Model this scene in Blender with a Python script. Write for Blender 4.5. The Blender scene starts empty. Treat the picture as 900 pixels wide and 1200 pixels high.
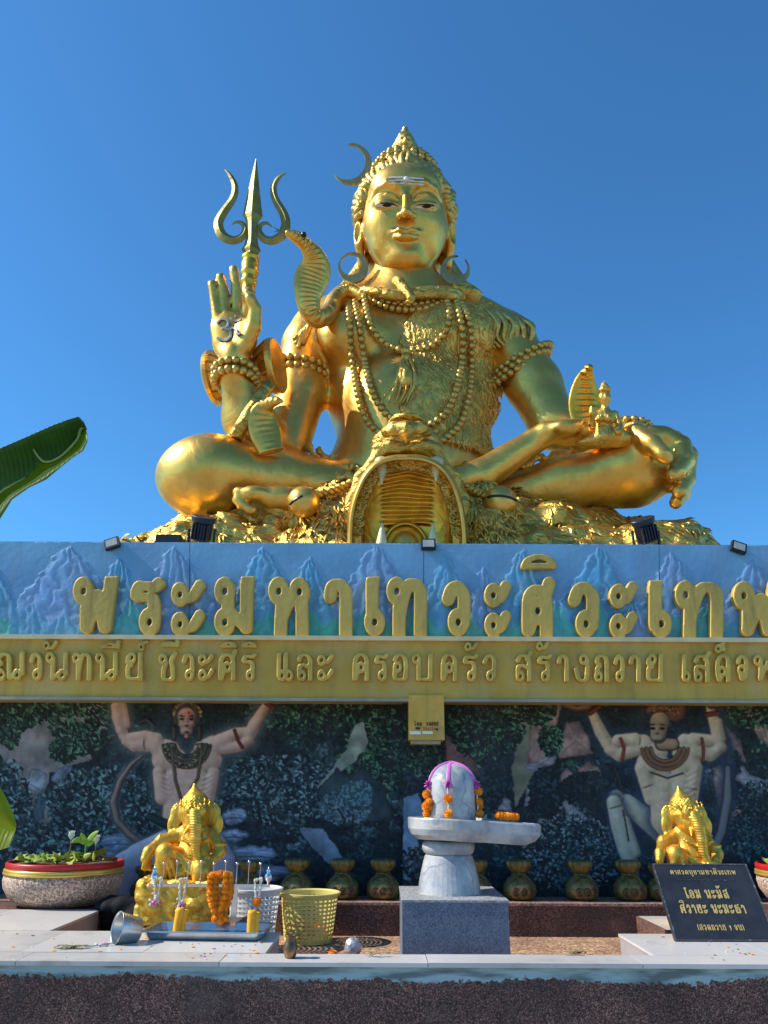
import bpy, bmesh, math, random
import numpy as np
from mathutils import Vector, Matrix
random.seed(7); rng = np.random.default_rng(7)
R = math.radians
SC = bpy.context.scene
COL = SC.collection

# ------------------------------------------------------------------ camera
FPX, PITCH, ROLL = 910.0, R(20.0), R(0.28)
CAM = np.array((0.0, 0.0, 1.6))
_f = np.array((0, math.cos(PITCH), math.sin(PITCH)))
_u0 = np.array((0, -math.sin(PITCH), math.cos(PITCH)))
_r0 = np.array((1.0, 0, 0))
_r = _r0 * math.cos(ROLL) + _u0 * math.sin(ROLL)
_u = _u0 * math.cos(ROLL) - _r0 * math.sin(ROLL)
cd = bpy.data.cameras.new('camera')
cam = bpy.data.objects.new('camera', cd); COL.objects.link(cam)
cd.sensor_fit = 'VERTICAL'; cd.sensor_height = 36.0; cd.lens = FPX / 1200 * 36
cd.clip_start = 0.05; cd.clip_end = 5000
cam.matrix_world = Matrix([[_r[0], _u[0], -_f[0], CAM[0]], [_r[1], _u[1], -_f[1], CAM[1]], [_r[2], _u[2], -_f[2], CAM[2]], [0, 0, 0, 1]])
SC.camera = cam

def P(u, v, Y):
    """point at world depth Y that the photograph shows at (u, v)"""
    d = _r * ((u - 450) / FPX) - _u * ((v - 600) / FPX) + _f
    return CAM + d * (Y / d[1])
def PZ(u, v, z):
    """point at height z"""
    d = _r * ((u - 450) / FPX) - _u * ((v - 600) / FPX) + _f
    return CAM + d * ((z - CAM[2]) / d[2])
def S(u, v, Y):
    """metres per pixel there"""
    return float(np.dot(P(u, v, Y) - CAM, _f)) / FPX

# ------------------------------------------------------------------ light
SUN_EL, SUN_BEHIND = R(41), R(-3)
to_sun = Vector((-math.cos(SUN_EL) * math.cos(SUN_BEHIND), math.cos(SUN_EL) * math.sin(SUN_BEHIND), math.sin(SUN_EL)))
sl = bpy.data.lights.new('sun', 'SUN'); sl.energy = 4.6; sl.angle = R(0.5); sl.color = (1.0, 0.94, 0.84)
so = bpy.data.objects.new('sun', sl); COL.objects.link(so)
so.rotation_euler = to_sun.to_track_quat('Z', 'Y').to_euler()
W = bpy.data.worlds.new('World'); SC.world = W; W.use_nodes = True
wn = W.node_tree; bg = wn.nodes['Background']
sky = wn.nodes.new('ShaderNodeTexSky'); sky.sky_type = 'NISHITA'; sky.sun_disc = False
sky.sun_elevation = SUN_EL
sky.sun_rotation = math.atan2(to_sun.x, to_sun.y)
sky.air_density = 1.0; sky.dust_density = 0.25; sky.ozone_density = 10.0; sky.altitude = 0
tint = wn.nodes.new('ShaderNodeMix'); tint.data_type = 'RGBA'; tint.blend_type = 'MULTIPLY'; tint.inputs[0].default_value = 1.0; tint.inputs[7].default_value = (.63, 1.05, 1.09, 1)   # deep polarised blue of the photograph
wn.links.new(sky.outputs[0], tint.inputs[6]); wn.links.new(tint.outputs[2], bg.inputs[0]); bg.inputs[1].default_value = 0.145
SC.view_settings.view_transform = 'Standard'; SC.view_settings.look = 'None'
SC.view_settings.exposure = 0.34; SC.view_settings.gamma = 1
SC.cycles.max_bounces = 6

# ------------------------------------------------------------------ objects
def link(name, me, mats=None, parent=None, label=None, cat=None, group=None, kind=None, smooth=False):
    o = bpy.data.objects.new(name, me); COL.objects.link(o)
    if mats is not None and me is not None:
        me.materials.clear()
        for m in (mats if isinstance(mats, (list, tuple)) else [mats]): me.materials.append(m)
    if smooth: me.polygons.foreach_set('use_smooth', np.ones(len(me.polygons), bool)); me.update()
    if parent: o.parent = parent
    tag(o, label, cat, group, kind)
    return o
def tag(o, label=None, cat=None, group=None, kind=None):
    for k, v in (('label', label), ('category', cat), ('group', group), ('kind', kind)):
        if v: o[k] = v
    return o
def thing(name, loc, label, cat, group=None):
    o = bpy.data.objects.new(name, None); COL.objects.link(o); o.location = loc
    o.empty_display_size = 0.1
    bpy.context.view_layer.update()
    return tag(o, label, cat, group)
def part(name, me, mats, root, smooth=False, label=None, loc=None, kind=None):
    """mesh given in world coordinates becomes a child of root (root unrotated)"""
    o = link(name, me, mats, None, label, kind=kind, smooth=smooth)
    o.parent = root
    off = Vector((0, 0, 0)); p = root
    while p is not None: off += p.location; p = p.parent
    if loc is not None: o.location = Vector([float(c) for c in loc]) - off
    else: o.location = -off
    return o
def pymesh(verts, faces, name='m'):
    me = bpy.data.meshes.new(name)
    verts = np.asarray(verts, np.float32)
    if isinstance(faces, np.ndarray) and faces.ndim == 2:
        n = faces.shape[1]
        me.vertices.add(len(verts)); me.vertices.foreach_set('co', verts.ravel())
        me.loops.add(faces.size); me.loops.foreach_set('vertex_index', faces.ravel().astype(np.int32))
        me.polygons.add(len(faces)); me.polygons.foreach_set('loop_start', np.arange(0, faces.size, n, dtype=np.int32))
        me.update(calc_edges=True); me.validate()
    else:
        me.from_pydata([tuple(map(float, v)) for v in verts], [], [tuple(map(int, f)) for f in faces]); me.update()
    return me
class MB:
    def __init__(s): s.v = []; s.f = []
    def add(s, vs, fs):
        n = len(s.v); s.v += [tuple(map(float, v)) for v in vs]; s.f += [tuple(int(i) + n for i in f) for f in fs]; return s
    def box(s, a, b, M=None):
        x0, y0, z0 = a; x1, y1, z1 = b
        vs = [(x0, y0, z0), (x1, y0, z0), (x1, y1, z0), (x0, y1, z0), (x0, y0, z1), (x1, y0, z1), (x1, y1, z1), (x0, y1, z1)]
        if M is not None: vs = [tuple(M @ Vector(v)) for v in vs]
        return s.add(vs, [(0, 3, 2, 1), (4, 5, 6, 7), (0, 1, 5, 4), (1, 2, 6, 5), (2, 3, 7, 6), (3, 0, 4, 7)])
    def lathe(s, prof, c=(0, 0, 0), n=32, sx=1, sy=1, M=None, fn=None, cap=True):
        vs = []
        for (r, z) in prof:
            for i in range(n):
                a = 2 * math.pi * i / n; rr = r if fn is None else fn(r, z, a)
                p = Vector((rr * math.cos(a) * sx, rr * math.sin(a) * sy, z))
                if M is not None: p = M @ p
                vs.append((p.x + c[0], p.y + c[1], p.z + c[2]))
        fs = []
        for k in range(len(prof) - 1):
            for i in range(n):
                j = (i + 1) % n; fs.append((k * n + i, k * n + j, (k + 1) * n + j, (k + 1) * n + i))
        if cap:
            fs.append(tuple(range(n - 1, -1, -1))); fs.append(tuple((len(prof) - 1) * n + i for i in range(n)))
        return s.add(vs, fs)
    def tube(s, pts, rad, n=8, flat=None, up=None, cap=True):
        """swept ellipse; rad scalar/list; flat = list of second radii"""
        pts = [np.array(p, float) for p in pts]; m = len(pts)
        if np.isscalar(rad): rad = [rad] * m
        if flat is None: flat = rad
        elif np.isscalar(flat): flat = [flat] * m
        T = [pts[min(i + 1, m - 1)] - pts[max(i - 1, 0)] for i in range(m)]
        T = [t / (np.linalg.norm(t) + 1e-9) for t in T]
        if up is None:
            up = np.array((0, 0, 1.0)) if abs(T[0][2]) < .9 else np.array((0, 1.0, 0))
        up = np.array(up, float)
        vs = []; N = up - T[0] * np.dot(up, T[0]); N /= np.linalg.norm(N) + 1e-9
        for i in range(m):
            N = N - T[i] * np.dot(N, T[i]); N /= np.linalg.norm(N) + 1e-9
            B = np.cross(T[i], N)
            for k in range(n):
                a = 2 * math.pi * k / n
                vs.append(pts[i] + B * math.cos(a) * rad[i] + N * math.sin(a) * flat[i])
        fs = []
        for i in range(m - 1):
            for k in range(n):
                j = (k + 1) % n; fs.append((i * n + k, i * n + j, (i + 1) * n + j, (i + 1) * n + k))
        if cap: fs.append(tuple(range(n - 1, -1, -1))); fs.append(tuple((m - 1) * n + k for k in range(n)))
        return s.add(vs, fs)
    def ball(s, c, r, n=10, m=7, sc=(1, 1, 1), bump=0):
        vs = [(c[0], c[1], c[2] - r * sc[2])]
        for i in range(1, m):
            t = math.pi * i / m
            for k in range(n):
                a = 2 * math.pi * k / n; rr = r * (1 + (random.random() - .5) * bump)
                vs.append((c[0] + rr * sc[0] * math.sin(t) * math.cos(a), c[1] + rr * sc[1] * math.sin(t) * math.sin(a), c[2] - rr * sc[2] * math.cos(t)))
        vs.append((c[0], c[1], c[2] + r * sc[2])); L = len(vs) - 1
        fs = []
        for k in range(n):
            j = (k + 1) % n; fs.append((0, 1 + j, 1 + k))
            for i in range(m - 2): fs.append((1 + i * n + k, 1 + i * n + j, 1 + (i + 1) * n + j, 1 + (i + 1) * n + k))
            fs.append((1 + (m - 2) * n + k, 1 + (m - 2) * n + j, L))
        return s.add(vs, fs)
    def me(s, name='m'): return pymesh(s.v, s.f, name)
def spline(pts, n=6):
    """Catmull-Rom through rows of numbers"""
    p = np.array(pts, float); m = len(p); out = []
    for i in range(m - 1):
        a, b, c, d = p[max(i - 1, 0)], p[i], p[i + 1], p[min(i + 2, m - 1)]
        for k in range(n):
            t = k / n
            out.append(.5 * (2 * b + (c - a) * t + (2 * a - 5 * b + 4 * c - d) * t * t + (3 * b - a - 3 * c + d) * t ** 3))
    out.append(p[-1]); return np.array(out)
def noise3(p, f=1.0, seed=0, octv=3):
    """cheap smooth noise from rotated sines"""
    r = np.random.default_rng(seed); out = np.zeros(len(p)); amp = 1.0
    for o in range(octv):
        for _ in range(4):
            k = r.normal(size=3); k /= np.linalg.norm(k); out += amp * np.sin(p @ (k * f * 6.0) + r.uniform(0, 6.3)) * .35
        amp *= .5; f *= 2.1
    return out

# ------------------------------------------------------------------ materials
def mat(name, col, rough=.6, metal=0.0, var=.12, vscale=6.0, col2=None, bump=.0, bscale=60.0, detail=4, ramp=(.35, .65), spec=.5, trans=0, attr=None, vor=None, coat=0, coord='Object'):
    m = bpy.data.materials.new(name); m.use_nodes = True
    nt = m.node_tree; b = nt.nodes['Principled BSDF']; L = nt.links
    b.inputs['Roughness'].default_value = rough; b.inputs['Metallic'].default_value = metal
    b.inputs['Specular IOR Level'].default_value = spec; b.inputs['Coat Weight'].default_value = coat
    tc = nt.nodes.new('ShaderNodeTexCoord')
    if attr:
        a = nt.nodes.new('ShaderNodeVertexColor'); a.layer_name = attr
        n = nt.nodes.new('ShaderNodeTexNoise'); n.inputs['Scale'].default_value = vscale; n.inputs['Detail'].default_value = 6
        L.new(tc.outputs[coord], n.inputs['Vector'])
        mx = nt.nodes.new('ShaderNodeMix'); mx.data_type = 'RGBA'; mx.blend_type = 'MULTIPLY'; mx.inputs[0].default_value = var
        L.new(a.outputs[0], mx.inputs[6]); L.new(n.outputs['Color'], mx.inputs[7]); L.new(mx.outputs[2], b.inputs['Base Color'])
    else:
        c2 = col2 if col2 is not None else tuple(max(0, c * (1 - var * 2)) for c in col)
        n = nt.nodes.new('ShaderNodeTexNoise'); n.inputs['Scale'].default_value = vscale; n.inputs['Detail'].default_value = detail; n.inputs['Roughness'].default_value = .65
        L.new(tc.outputs[coord], n.inputs['Vector'])
        r = nt.nodes.new('ShaderNodeValToRGB'); r.color_ramp.elements[0].position = ramp[0]; r.color_ramp.elements[1].position = ramp[1]
        r.color_ramp.elements[0].color = (*c2, 1); r.color_ramp.elements[1].color = (*col, 1)
        L.new(n.outputs['Fac'], r.inputs[0]); last = r.outputs[0]
        if vor:
            vo = nt.nodes.new('ShaderNodeTexVoronoi'); vo.inputs['Scale'].default_value = vor[0]
            L.new(tc.outputs[coord], vo.inputs['Vector'])
            sp = nt.nodes.new('ShaderNodeSeparateColor'); L.new(vo.outputs['Color'], sp.inputs[0])
            rr = nt.nodes.new('ShaderNodeValToRGB'); cols = vor[1]
            els = rr.color_ramp.elements
            while len(els) < len(cols): els.new(.5)
            for i, (pp, cc) in enumerate(cols): els[i].position = pp; els[i].color = (*cc, 1)
            rr.color_ramp.interpolation = 'CONSTANT'
            L.new(sp.outputs[0], rr.inputs[0])
            mx = nt.nodes.new('ShaderNodeMix'); mx.data_type = 'RGBA'; mx.blend_type = 'MULTIPLY'; mx.inputs[0].default_value = vor[2]
            L.new(last, mx.inputs[6]); L.new(rr.outputs[0], mx.inputs[7]); last = mx.outputs[2]
        L.new(last, b.inputs['Base Color'])
        rm = nt.nodes.new('ShaderNodeMapRange'); rm.inputs[3].default_value = min(1, rough + .1); rm.inputs[4].default_value = max(0, rough - .08)
        L.new(n.outputs['Fac'], rm.inputs[0]); L.new(rm.outputs[0], b.inputs['Roughness'])
    if bump:
        n2 = nt.nodes.new('ShaderNodeTexNoise'); n2.inputs['Scale'].default_value = bscale; n2.inputs['Detail'].default_value = 5
        L.new(tc.outputs[coord], n2.inputs['Vector'])
        bp = nt.nodes.new('ShaderNodeBump'); bp.inputs['Strength'].default_value = bump; bp.inputs['Distance'].default_value = .01
        L.new(n2.outputs['Fac'], bp.inputs['Height']); L.new(bp.outputs[0], b.inputs['Normal'])
    if trans: b.inputs['Transmission Weight'].default_value = trans
    return m
def gold_mat(name, c1, c2, rough, vs, bump, bs, metal=1.0, stretch=None, dist=.03, cr=(.3, .62), dirt=0, dsc=3.5):
    m = mat(name, c1, rough=rough, metal=metal, col2=c2, vscale=vs, bump=0, ramp=cr)
    nt = m.node_tree; L = nt.links; b = nt.nodes['Principled BSDF']
    tc = nt.nodes.new('ShaderNodeTexCoord'); mp = nt.nodes.new('ShaderNodeMapping')
    if stretch: mp.inputs['Scale'].default_value = stretch
    L.new(tc.outputs['Object'], mp.inputs[0])
    n1 = nt.nodes.new('ShaderNodeTexNoise'); n1.inputs['Scale'].default_value = bs; n1.inputs['Detail'].default_value = 6; n1.inputs['Distortion'].default_value = .6
    L.new(mp.outputs[0], n1.inputs['Vector'])
    bp = nt.nodes.new('ShaderNodeBump'); bp.inputs['Strength'].default_value = bump; bp.inputs['Distance'].default_value = dist
    L.new(n1.outputs['Fac'], bp.inputs['Height']); L.new(bp.outputs[0], b.inputs['Normal'])
    if dirt:      # worn, dusty and rain-streaked patches of the gilding
        mp2 = nt.nodes.new('ShaderNodeMapping'); mp2.inputs['Scale'].default_value = (1, 1, .45); L.new(tc.outputs['Object'], mp2.inputs[0])
        nd = nt.nodes.new('ShaderNodeTexNoise'); nd.inputs['Scale'].default_value = dsc; nd.inputs['Detail'].default_value = 9; nd.inputs['Roughness'].default_value = .72; L.new(mp2.outputs[0], nd.inputs[0])
        rd = nt.nodes.new('ShaderNodeMapRange'); rd.inputs[1].default_value = .50; rd.inputs[2].default_value = .72; rd.inputs[4].default_value = dirt; L.new(nd.outputs['Fac'], rd.inputs[0])
        src = b.inputs['Base Color'].links[0].from_socket; mx = nt.nodes.new('ShaderNodeMix'); mx.data_type = 'RGBA'; L.new(rd.outputs[0], mx.inputs[0]); L.new(src, mx.inputs[6]); mx.inputs[7].default_value = (.40, .27, .10, 1); L.new(mx.outputs[2], b.inputs['Base Color'])
        rs = b.inputs['Roughness'].links[0].from_socket; ad = nt.nodes.new('ShaderNodeMath'); ad.operation = 'MULTIPLY_ADD'; L.new(rd.outputs[0], ad.inputs[0]); ad.inputs[1].default_value = .25; L.new(rs, ad.inputs[2]); L.new(ad.outputs[0], b.inputs['Roughness'])
    return m
M = {}
M['gold'] = gold_mat('gold', (.95, .55, .12), (.70, .38, .065), .365, 2.6, .6, 3.4, metal=.95, dirt=.6)
M['gold_fur'] = gold_mat('gold_fur', (.92, .55, .12), (.58, .34, .07), .40, 9, .8, 22, metal=.95, stretch=(1, 1, .35), dist=.03)
M['gold_rock'] = gold_mat('gold_rock', (.84, .54, .12), (.42, .26, .05), .38, 7, 1.0, 7, metal=.95, dirt=.5, stretch=(1, 1, 1.6), dist=.06)
M['gold_hair'] = gold_mat('gold_hair', (.80, .52, .13), (.44, .28, .07), .40, 10, .4, 25, metal=.9)
M['gold_dark'] = gold_mat('gold_dark', (.88, .50, .07), (.62, .34, .04), .36, 5, .3, 9)
M['bead'] = gold_mat('bead_gold', (.74, .48, .12), (.50, .31, .07), .38, 12, .1, 9, metal=.85)
M['fang'] = gold_mat('fang_gold', (.85, .72, .36), (.7, .56, .25), .4, 8, .1, 9, metal=.4)
M['bronze'] = gold_mat('bronze', (.36, .30, .09), (.20, .17, .05), .52, 6, .3, 9, metal=.7)
M['plate'] = gold_mat('dull_plate', (.42, .34, .14), (.26, .21, .09), .48, 8, .1, 9, metal=.7)
M['small_gold'] = gold_mat('small_gold', (.95, .56, .08), (.60, .34, .04), .44, 22, .35, 70, metal=.85, dirt=.75, dsc=18, dist=.006)
M['letter_gold'] = mat('letter_gold', (.66, .43, .09), rough=.5, metal=.25, col2=(.58, .39, .08), vscale=5, bump=.2, bscale=30)
M['beam_gold'] = mat('beam_gold', (.72, .43, .07), rough=.52, metal=.2, col2=(.58, .34, .05), vscale=3, bump=.25, bscale=14)
M['beam_letter'] = mat('beam_letter', (.78, .50, .09), rough=.42, metal=.3, col2=(.62, .38, .07), vscale=9, bump=.2, bscale=30)
M['eye_white'] = mat('eye_white', (.75, .75, .72), rough=.4, var=.03)
M['eye_black'] = mat('eye_black', (.01, .008, .006), rough=.3)
M['white_paint'] = mat('white_paint', (.8, .8, .82), rough=.5, var=.04)
M['grey_paint'] = mat('grey_paint', (.28, .30, .32), rough=.5, var=.1)
M['black_plastic'] = mat('black_plastic', (.012, .014, .02), rough=.45, var=.2, bump=.1)
M['lamp_glass'] = mat('lamp_glass', (.42, .46, .42), rough=.15, var=.15, vscale=20)

def add_streaks(m, col, amount=.6, scale=(9, 9, .9), lo=.5, hi=.68, ns=1.0):
    """rain streaks, dust and stains that belong to the surface"""
    nt = m.node_tree; b = nt.nodes['Principled BSDF']; L = nt.links; src = b.inputs['Base Color'].links[0].from_socket
    tc = nt.nodes.new('ShaderNodeTexCoord'); mp = nt.nodes.new('ShaderNodeMapping'); mp.inputs['Scale'].default_value = scale; L.new(tc.outputs['Object'], mp.inputs[0])
    n = nt.nodes.new('ShaderNodeTexNoise'); n.inputs['Scale'].default_value = ns; n.inputs['Detail'].default_value = 8; n.inputs['Roughness'].default_value = .68; L.new(mp.outputs[0], n.inputs[0])
    r = nt.nodes.new('ShaderNodeMapRange'); r.inputs[1].default_value = lo; r.inputs[2].default_value = hi; r.inputs[4].default_value = amount; L.new(n.outputs['Fac'], r.inputs[0])
    mx = nt.nodes.new('ShaderNodeMix'); mx.data_type = 'RGBA'; L.new(r.outputs[0], mx.inputs[0]); L.new(src, mx.inputs[6]); mx.inputs[7].default_value = (*col, 1); L.new(mx.outputs[2], b.inputs['Base Color'])
add_streaks(M['beam_gold'], (.28, .19, .06), .45); add_streaks(M['beam_gold'], (.62, .46, .20), .35, (3, 3, 1.5), .52, .62)
add_streaks(M['letter_gold'], (.22, .15, .05), .5, (14, 14, 1.6)); add_streaks(M['beam_letter'], (.24, .16, .05), .45, (14, 14, 1.6))
# ------------------------------------------------------------------ sculpting: distance fields turned into one mesh
class Field:
    def __init__(s): s.pr = []
    def _add(s, fn, lo, hi, k, op): s.pr.append((fn, np.array(lo, float), np.array(hi, float), k, op)); return s
    def cone(s, a, b, ra, rb, k=.05, op='u'):
        a = np.array(a, float); b = np.array(b, float); ab = b - a; L2 = max(np.dot(ab, ab), 1e-9); m = max(ra, rb)
        def fn(p):
            t = np.clip(((p - a) @ ab) / L2, 0, 1)
            return np.linalg.norm(p - a - t[..., None] * ab, axis=-1) - (ra + t * (rb - ra))
        return s._add(fn, np.minimum(a, b) - m, np.maximum(a, b) + m, k, op)
    def ell(s, c, r, k=.05, op='u', M=None):
        c = np.array(c, float); r = np.array(r, float)
        if M is None: Mi = np.eye(3); ext = r
        else: Mi = np.array(M, float); ext = np.sqrt(((Mi * r) ** 2).sum(1))     # columns are the axes
        def fn(p):
            q = (p - c) @ Mi
            k0 = np.linalg.norm(q / r, axis=-1); k1 = np.linalg.norm(q / (r * r), axis=-1)
            return k0 * (k0 - 1) / (k1 + 1e-9)
        return s._add(fn, c - ext, c + ext, k, op)
    def chain(s, pts, k=.04, op='u'):
        for i in range(len(pts) - 1): s.cone(pts[i][:3], pts[i + 1][:3], pts[i][3], pts[i + 1][3], k, op)
        return s
    def box(s, c, r, rad=.02, k=.03, op='u'):
        c = np.array(c, float); r = np.array(r, float)
        def fn(p):
            q = np.abs(p - c) - (r - rad)
            return np.linalg.norm(np.maximum(q, 0), axis=-1) + np.minimum(q.max(-1), 0) - rad
        return s._add(fn, c - r, c + r, k, op)
    @staticmethod
    def _comb(d, e, k, op):
        if op == 'u': h = np.clip(.5 + .5 * (d - e) / k, 0, 1); return d * (1 - h) + e * h - k * h * (1 - h)
        e = -e; h = np.clip(.5 - .5 * (d - e) / k, 0, 1); return d * (1 - h) + e * h + k * h * (1 - h)
    def ev(s, p):
        p = np.atleast_2d(np.asarray(p, float)); d = np.full(len(p), 9.0)
        for fn, lo, hi, k, op in s.pr: d = s._comb(d, fn(p), k, op)
        return d
    def grid(s, h, extra=None, clip=None):
        ks = [x[3] for x in s.pr if x[4] == 'u']
        lo = np.min([x[1] for x in s.pr if x[4] == 'u'], 0) - 3 * h - max(ks) * .5; hi = np.max([x[2] for x in s.pr if x[4] == 'u'], 0) + 3 * h + max(ks) * .5
        n = np.ceil((hi - lo) / h).astype(int) + 1
        d = np.full(tuple(n), 9.0, np.float32)
        ax = [lo[i] + h * np.arange(n[i]) for i in range(3)]
        for fn, l, u, k, op in s.pr:
            pad = k + 3 * h
            i0 = np.maximum(np.floor((l - pad - lo) / h).astype(int), 0); i1 = np.minimum(np.ceil((u + pad - lo) / h).astype(int) + 1, n)
            if (i1 <= i0).any(): continue
            sl_ = tuple(slice(i0[j], i1[j]) for j in range(3))
            g = np.stack(np.meshgrid(*[ax[j][sl_[j]] for j in range(3)], indexing='ij'), -1)
            d[sl_] = s._comb(d[sl_], fn(g), k, op)
        if extra is not None: d = extra(d, ax)
        return surface_nets(d, lo, h)
    def hit(s, u, v, t0=4.0, t1=12.0):
        o = CAM; d = P(u, v, 5.0) - CAM; d /= np.linalg.norm(d); t = t0
        for _ in range(120):
            e = s.ev(o + d * t)[0]
            if e < .002: return o + d * t
            t += max(e * .8, .002)
            if t > t1: return None
        return o + d * t
def hits(F, uv, t0=4.0, t1=12.0):
    D = np.array([P(u, v, 5.0) - CAM for u, v in uv]); D /= np.linalg.norm(D, axis=1, keepdims=True)
    t = np.full(len(uv), t0); live = np.ones(len(uv), bool)
    for _ in range(90):
        e = F.ev(CAM + D[live] * t[live, None]); tl = t[live] + np.maximum(e * .8, .0015) * (e >= .002)
        done = (e < .002) | (tl > t1); t[live] = tl; k = np.flatnonzero(live); live[k[done]] = False
        if not live.any(): break
    return [None if tt > t1 - .01 else CAM + d * tt for d, tt in zip(D, t)]
def surface_nets(d, lo, h):
    ins = d < 0
    nx, ny, nz = d.shape
    c = np.zeros((nx - 1, ny - 1, nz - 1), np.int8)
    offs = [(i, j, k) for i in (0, 1) for j in (0, 1) for k in (0, 1)]
    for i, j, k in offs: c += ins[i:nx - 1 + i, j:ny - 1 + j, k:nz - 1 + k]
    ci = np.argwhere((c > 0) & (c < 8))
    idx = np.full(c.shape, -1, np.int32); idx[ci[:, 0], ci[:, 1], ci[:, 2]] = np.arange(len(ci))
    val = {o: d[ci[:, 0] + o[0], ci[:, 1] + o[1], ci[:, 2] + o[2]] for o in offs}
    acc = np.zeros((len(ci), 3)); cnt = np.zeros(len(ci))
    for a in offs:
        for ax in range(3):
            if a[ax]: continue
            b = list(a); b[ax] = 1; b = tuple(b)
            va, vb = val[a], val[b]; m = (va < 0) != (vb < 0)
            t = np.where(m, va / (va - vb + 1e-12), 0)
            pt = np.tile(np.array(a, float), (len(ci), 1)); pt[:, ax] = t
            acc += pt * m[:, None]; cnt += m
    V = (ci + acc / cnt[:, None]) * h + lo
    F = []
    for ax in range(3):
        s0 = [slice(None)] * 3; s1 = [slice(None)] * 3; s0[ax] = slice(0, -1); s1[ax] = slice(1, None)
        A, B = ins[tuple(s0)], ins[tuple(s1)]
        e = np.argwhere(A != B); o1, o2 = [(1, 2), (2, 0), (0, 1)][ax]
        ok = (e[:, o1] > 0) & (e[:, o2] > 0) & (e[:, o1] < d.shape[o1] - 1) & (e[:, o2] < d.shape[o2] - 1); e = e[ok]
        def g(da, db):
            q = e.copy(); q[:, o1] -= da; q[:, o2] -= db; return idx[q[:, 0], q[:, 1], q[:, 2]]
        f = np.stack([g(1, 1), g(0, 1), g(0, 0), g(1, 0)], 1)
        flip = ~A[e[:, 0], e[:, 1], e[:, 2]]
        f[flip] = f[flip][:, ::-1]; F.append(f)
    F = np.concatenate(F); F = F[(F >= 0).all(1)]
    return V, F
def vnormals(V, F):
    n = np.zeros_like(V); a = np.cross(V[F[:, 2]] - V[F[:, 0]], V[F[:, 3]] - V[F[:, 1]])
    for k in range(4): np.add.at(n, F[:, k], a)
    return n / (np.linalg.norm(n, axis=1, keepdims=True) + 1e-9)

# pixel-unit helpers: centres as (u, v, depth), sizes in photo pixels
def pc(F, a, b, k=.06, op='u'):
    F.cone(P(*a[:3]), P(*b[:3]), a[3] * S(*a[:3]), b[3] * S(*b[:3]), k, op)
def pchain(F, pts, k=.05, op='u'):
    for i in range(len(pts) - 1): pc(F, pts[i], pts[i + 1], k, op)
def pe(F, c, r, k=.06, op='u'):
    s = S(*c); F.ell(P(*c), (r[0] * s, r[1] * s, r[2] * s), k, op)      # r = across, deep, high

# ------------------------------------------------------------------ THE GREAT STATUE
BASE_Z = 3.0
statue = thing('statue', (0.15, 6.0, BASE_Z), 'giant golden seated deity statue with trident and cobras towering above the blue sign', 'statue')
B = Field()
# torso
pe(B, (480, 556, 6.45), (100, 62, 45), .1)
pc(B, (481, 560, 6.45, 86), (481, 500, 6.47, 86), .2)
pe(B, (483, 470, 6.5), (101, 58, 62), .15)
pe(B, (479, 425, 6.5), (103, 58, 62), .15)
pe(B, (478, 385, 6.5), (112, 52, 48), .15)
pe(B, (415, 394, 6.18), (42, 26, 32), .12)           # breast muscles
pe(B, (528, 392, 6.18), (48, 26, 32), .12)
pe(B, (468, 470, 6.1), (46, 18, 42), .2)
pe(B, (478, 512, 6.15), (52, 22, 24), .15)
pc(B, (474, 352, 6.46, 43), (474, 305, 6.46, 36), .08)   # neck
pc(B, (440, 352, 6.48, 28), (372, 384, 6.5, 28), .12)
pc(B, (508, 352, 6.48, 28), (584, 388, 6.5, 27), .12)
pe(B, (364, 401, 6.45), (29, 32, 31), .1)
pe(B, (596, 400, 6.45), (29, 34, 32), .1)
# arm raised (viewer's left)
pc(B, (358, 410, 6.45, 28), (352, 462, 6.38, 29), .08)
pc(B, (352, 462, 6.38, 29), (336, 528, 6.15, 27), .08)
pc(B, (318, 530, 6.1, 28), (292, 492, 5.85, 30), .06)
pc(B, (292, 492, 5.85, 29), (275, 440, 5.65, 18), .06)
pe(B, (276, 486, 5.8), (14, 12, 22), .05)
# palm and fingers
pc(B, (275, 440, 5.65, 17), (275, 418, 5.62, 18), .04)
pe(B, (275, 398, 5.62), (27, 11, 30), .05)
pe(B, (270, 382, 5.62), (24, 10, 22), .05)
pe(B, (288, 393, 5.55), (13, 10, 24), .04)
for pts in ([(255, 374, 5.62, 7), (252, 352, 5.6, 5.8), (248.5, 333, 5.56, 4.8)],
            [(266, 372, 5.62, 7.3), (263, 346, 5.6, 6.0), (258.5, 325, 5.56, 5.0)],
            [(279, 370, 5.62, 7.5), (277.5, 340, 5.59, 6.3), (274, 316, 5.55, 5.2)],
            [(289, 372, 5.62, 8.5), (294, 355, 5.54, 8), (291, 344, 5.46, 7)],
            [(286, 408, 5.55, 9), (297, 384, 5.5, 9), (299, 362, 5.46, 7.5), (293, 350, 5.42, 6.5)]):
    pchain(B, pts, .010)
# arm resting (viewer's right)
pc(B, (597, 405, 6.42, 31), (625, 452, 6.3, 31), .08)
pc(B, (625, 452, 6.3, 31), (648, 498, 6.15, 29), .08)
pc(B, (652, 500, 6.15, 29), (700, 512, 6.0, 25), .06)
pc(B, (700, 512, 6.0, 24), (742, 506, 5.85, 18), .05)
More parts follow.
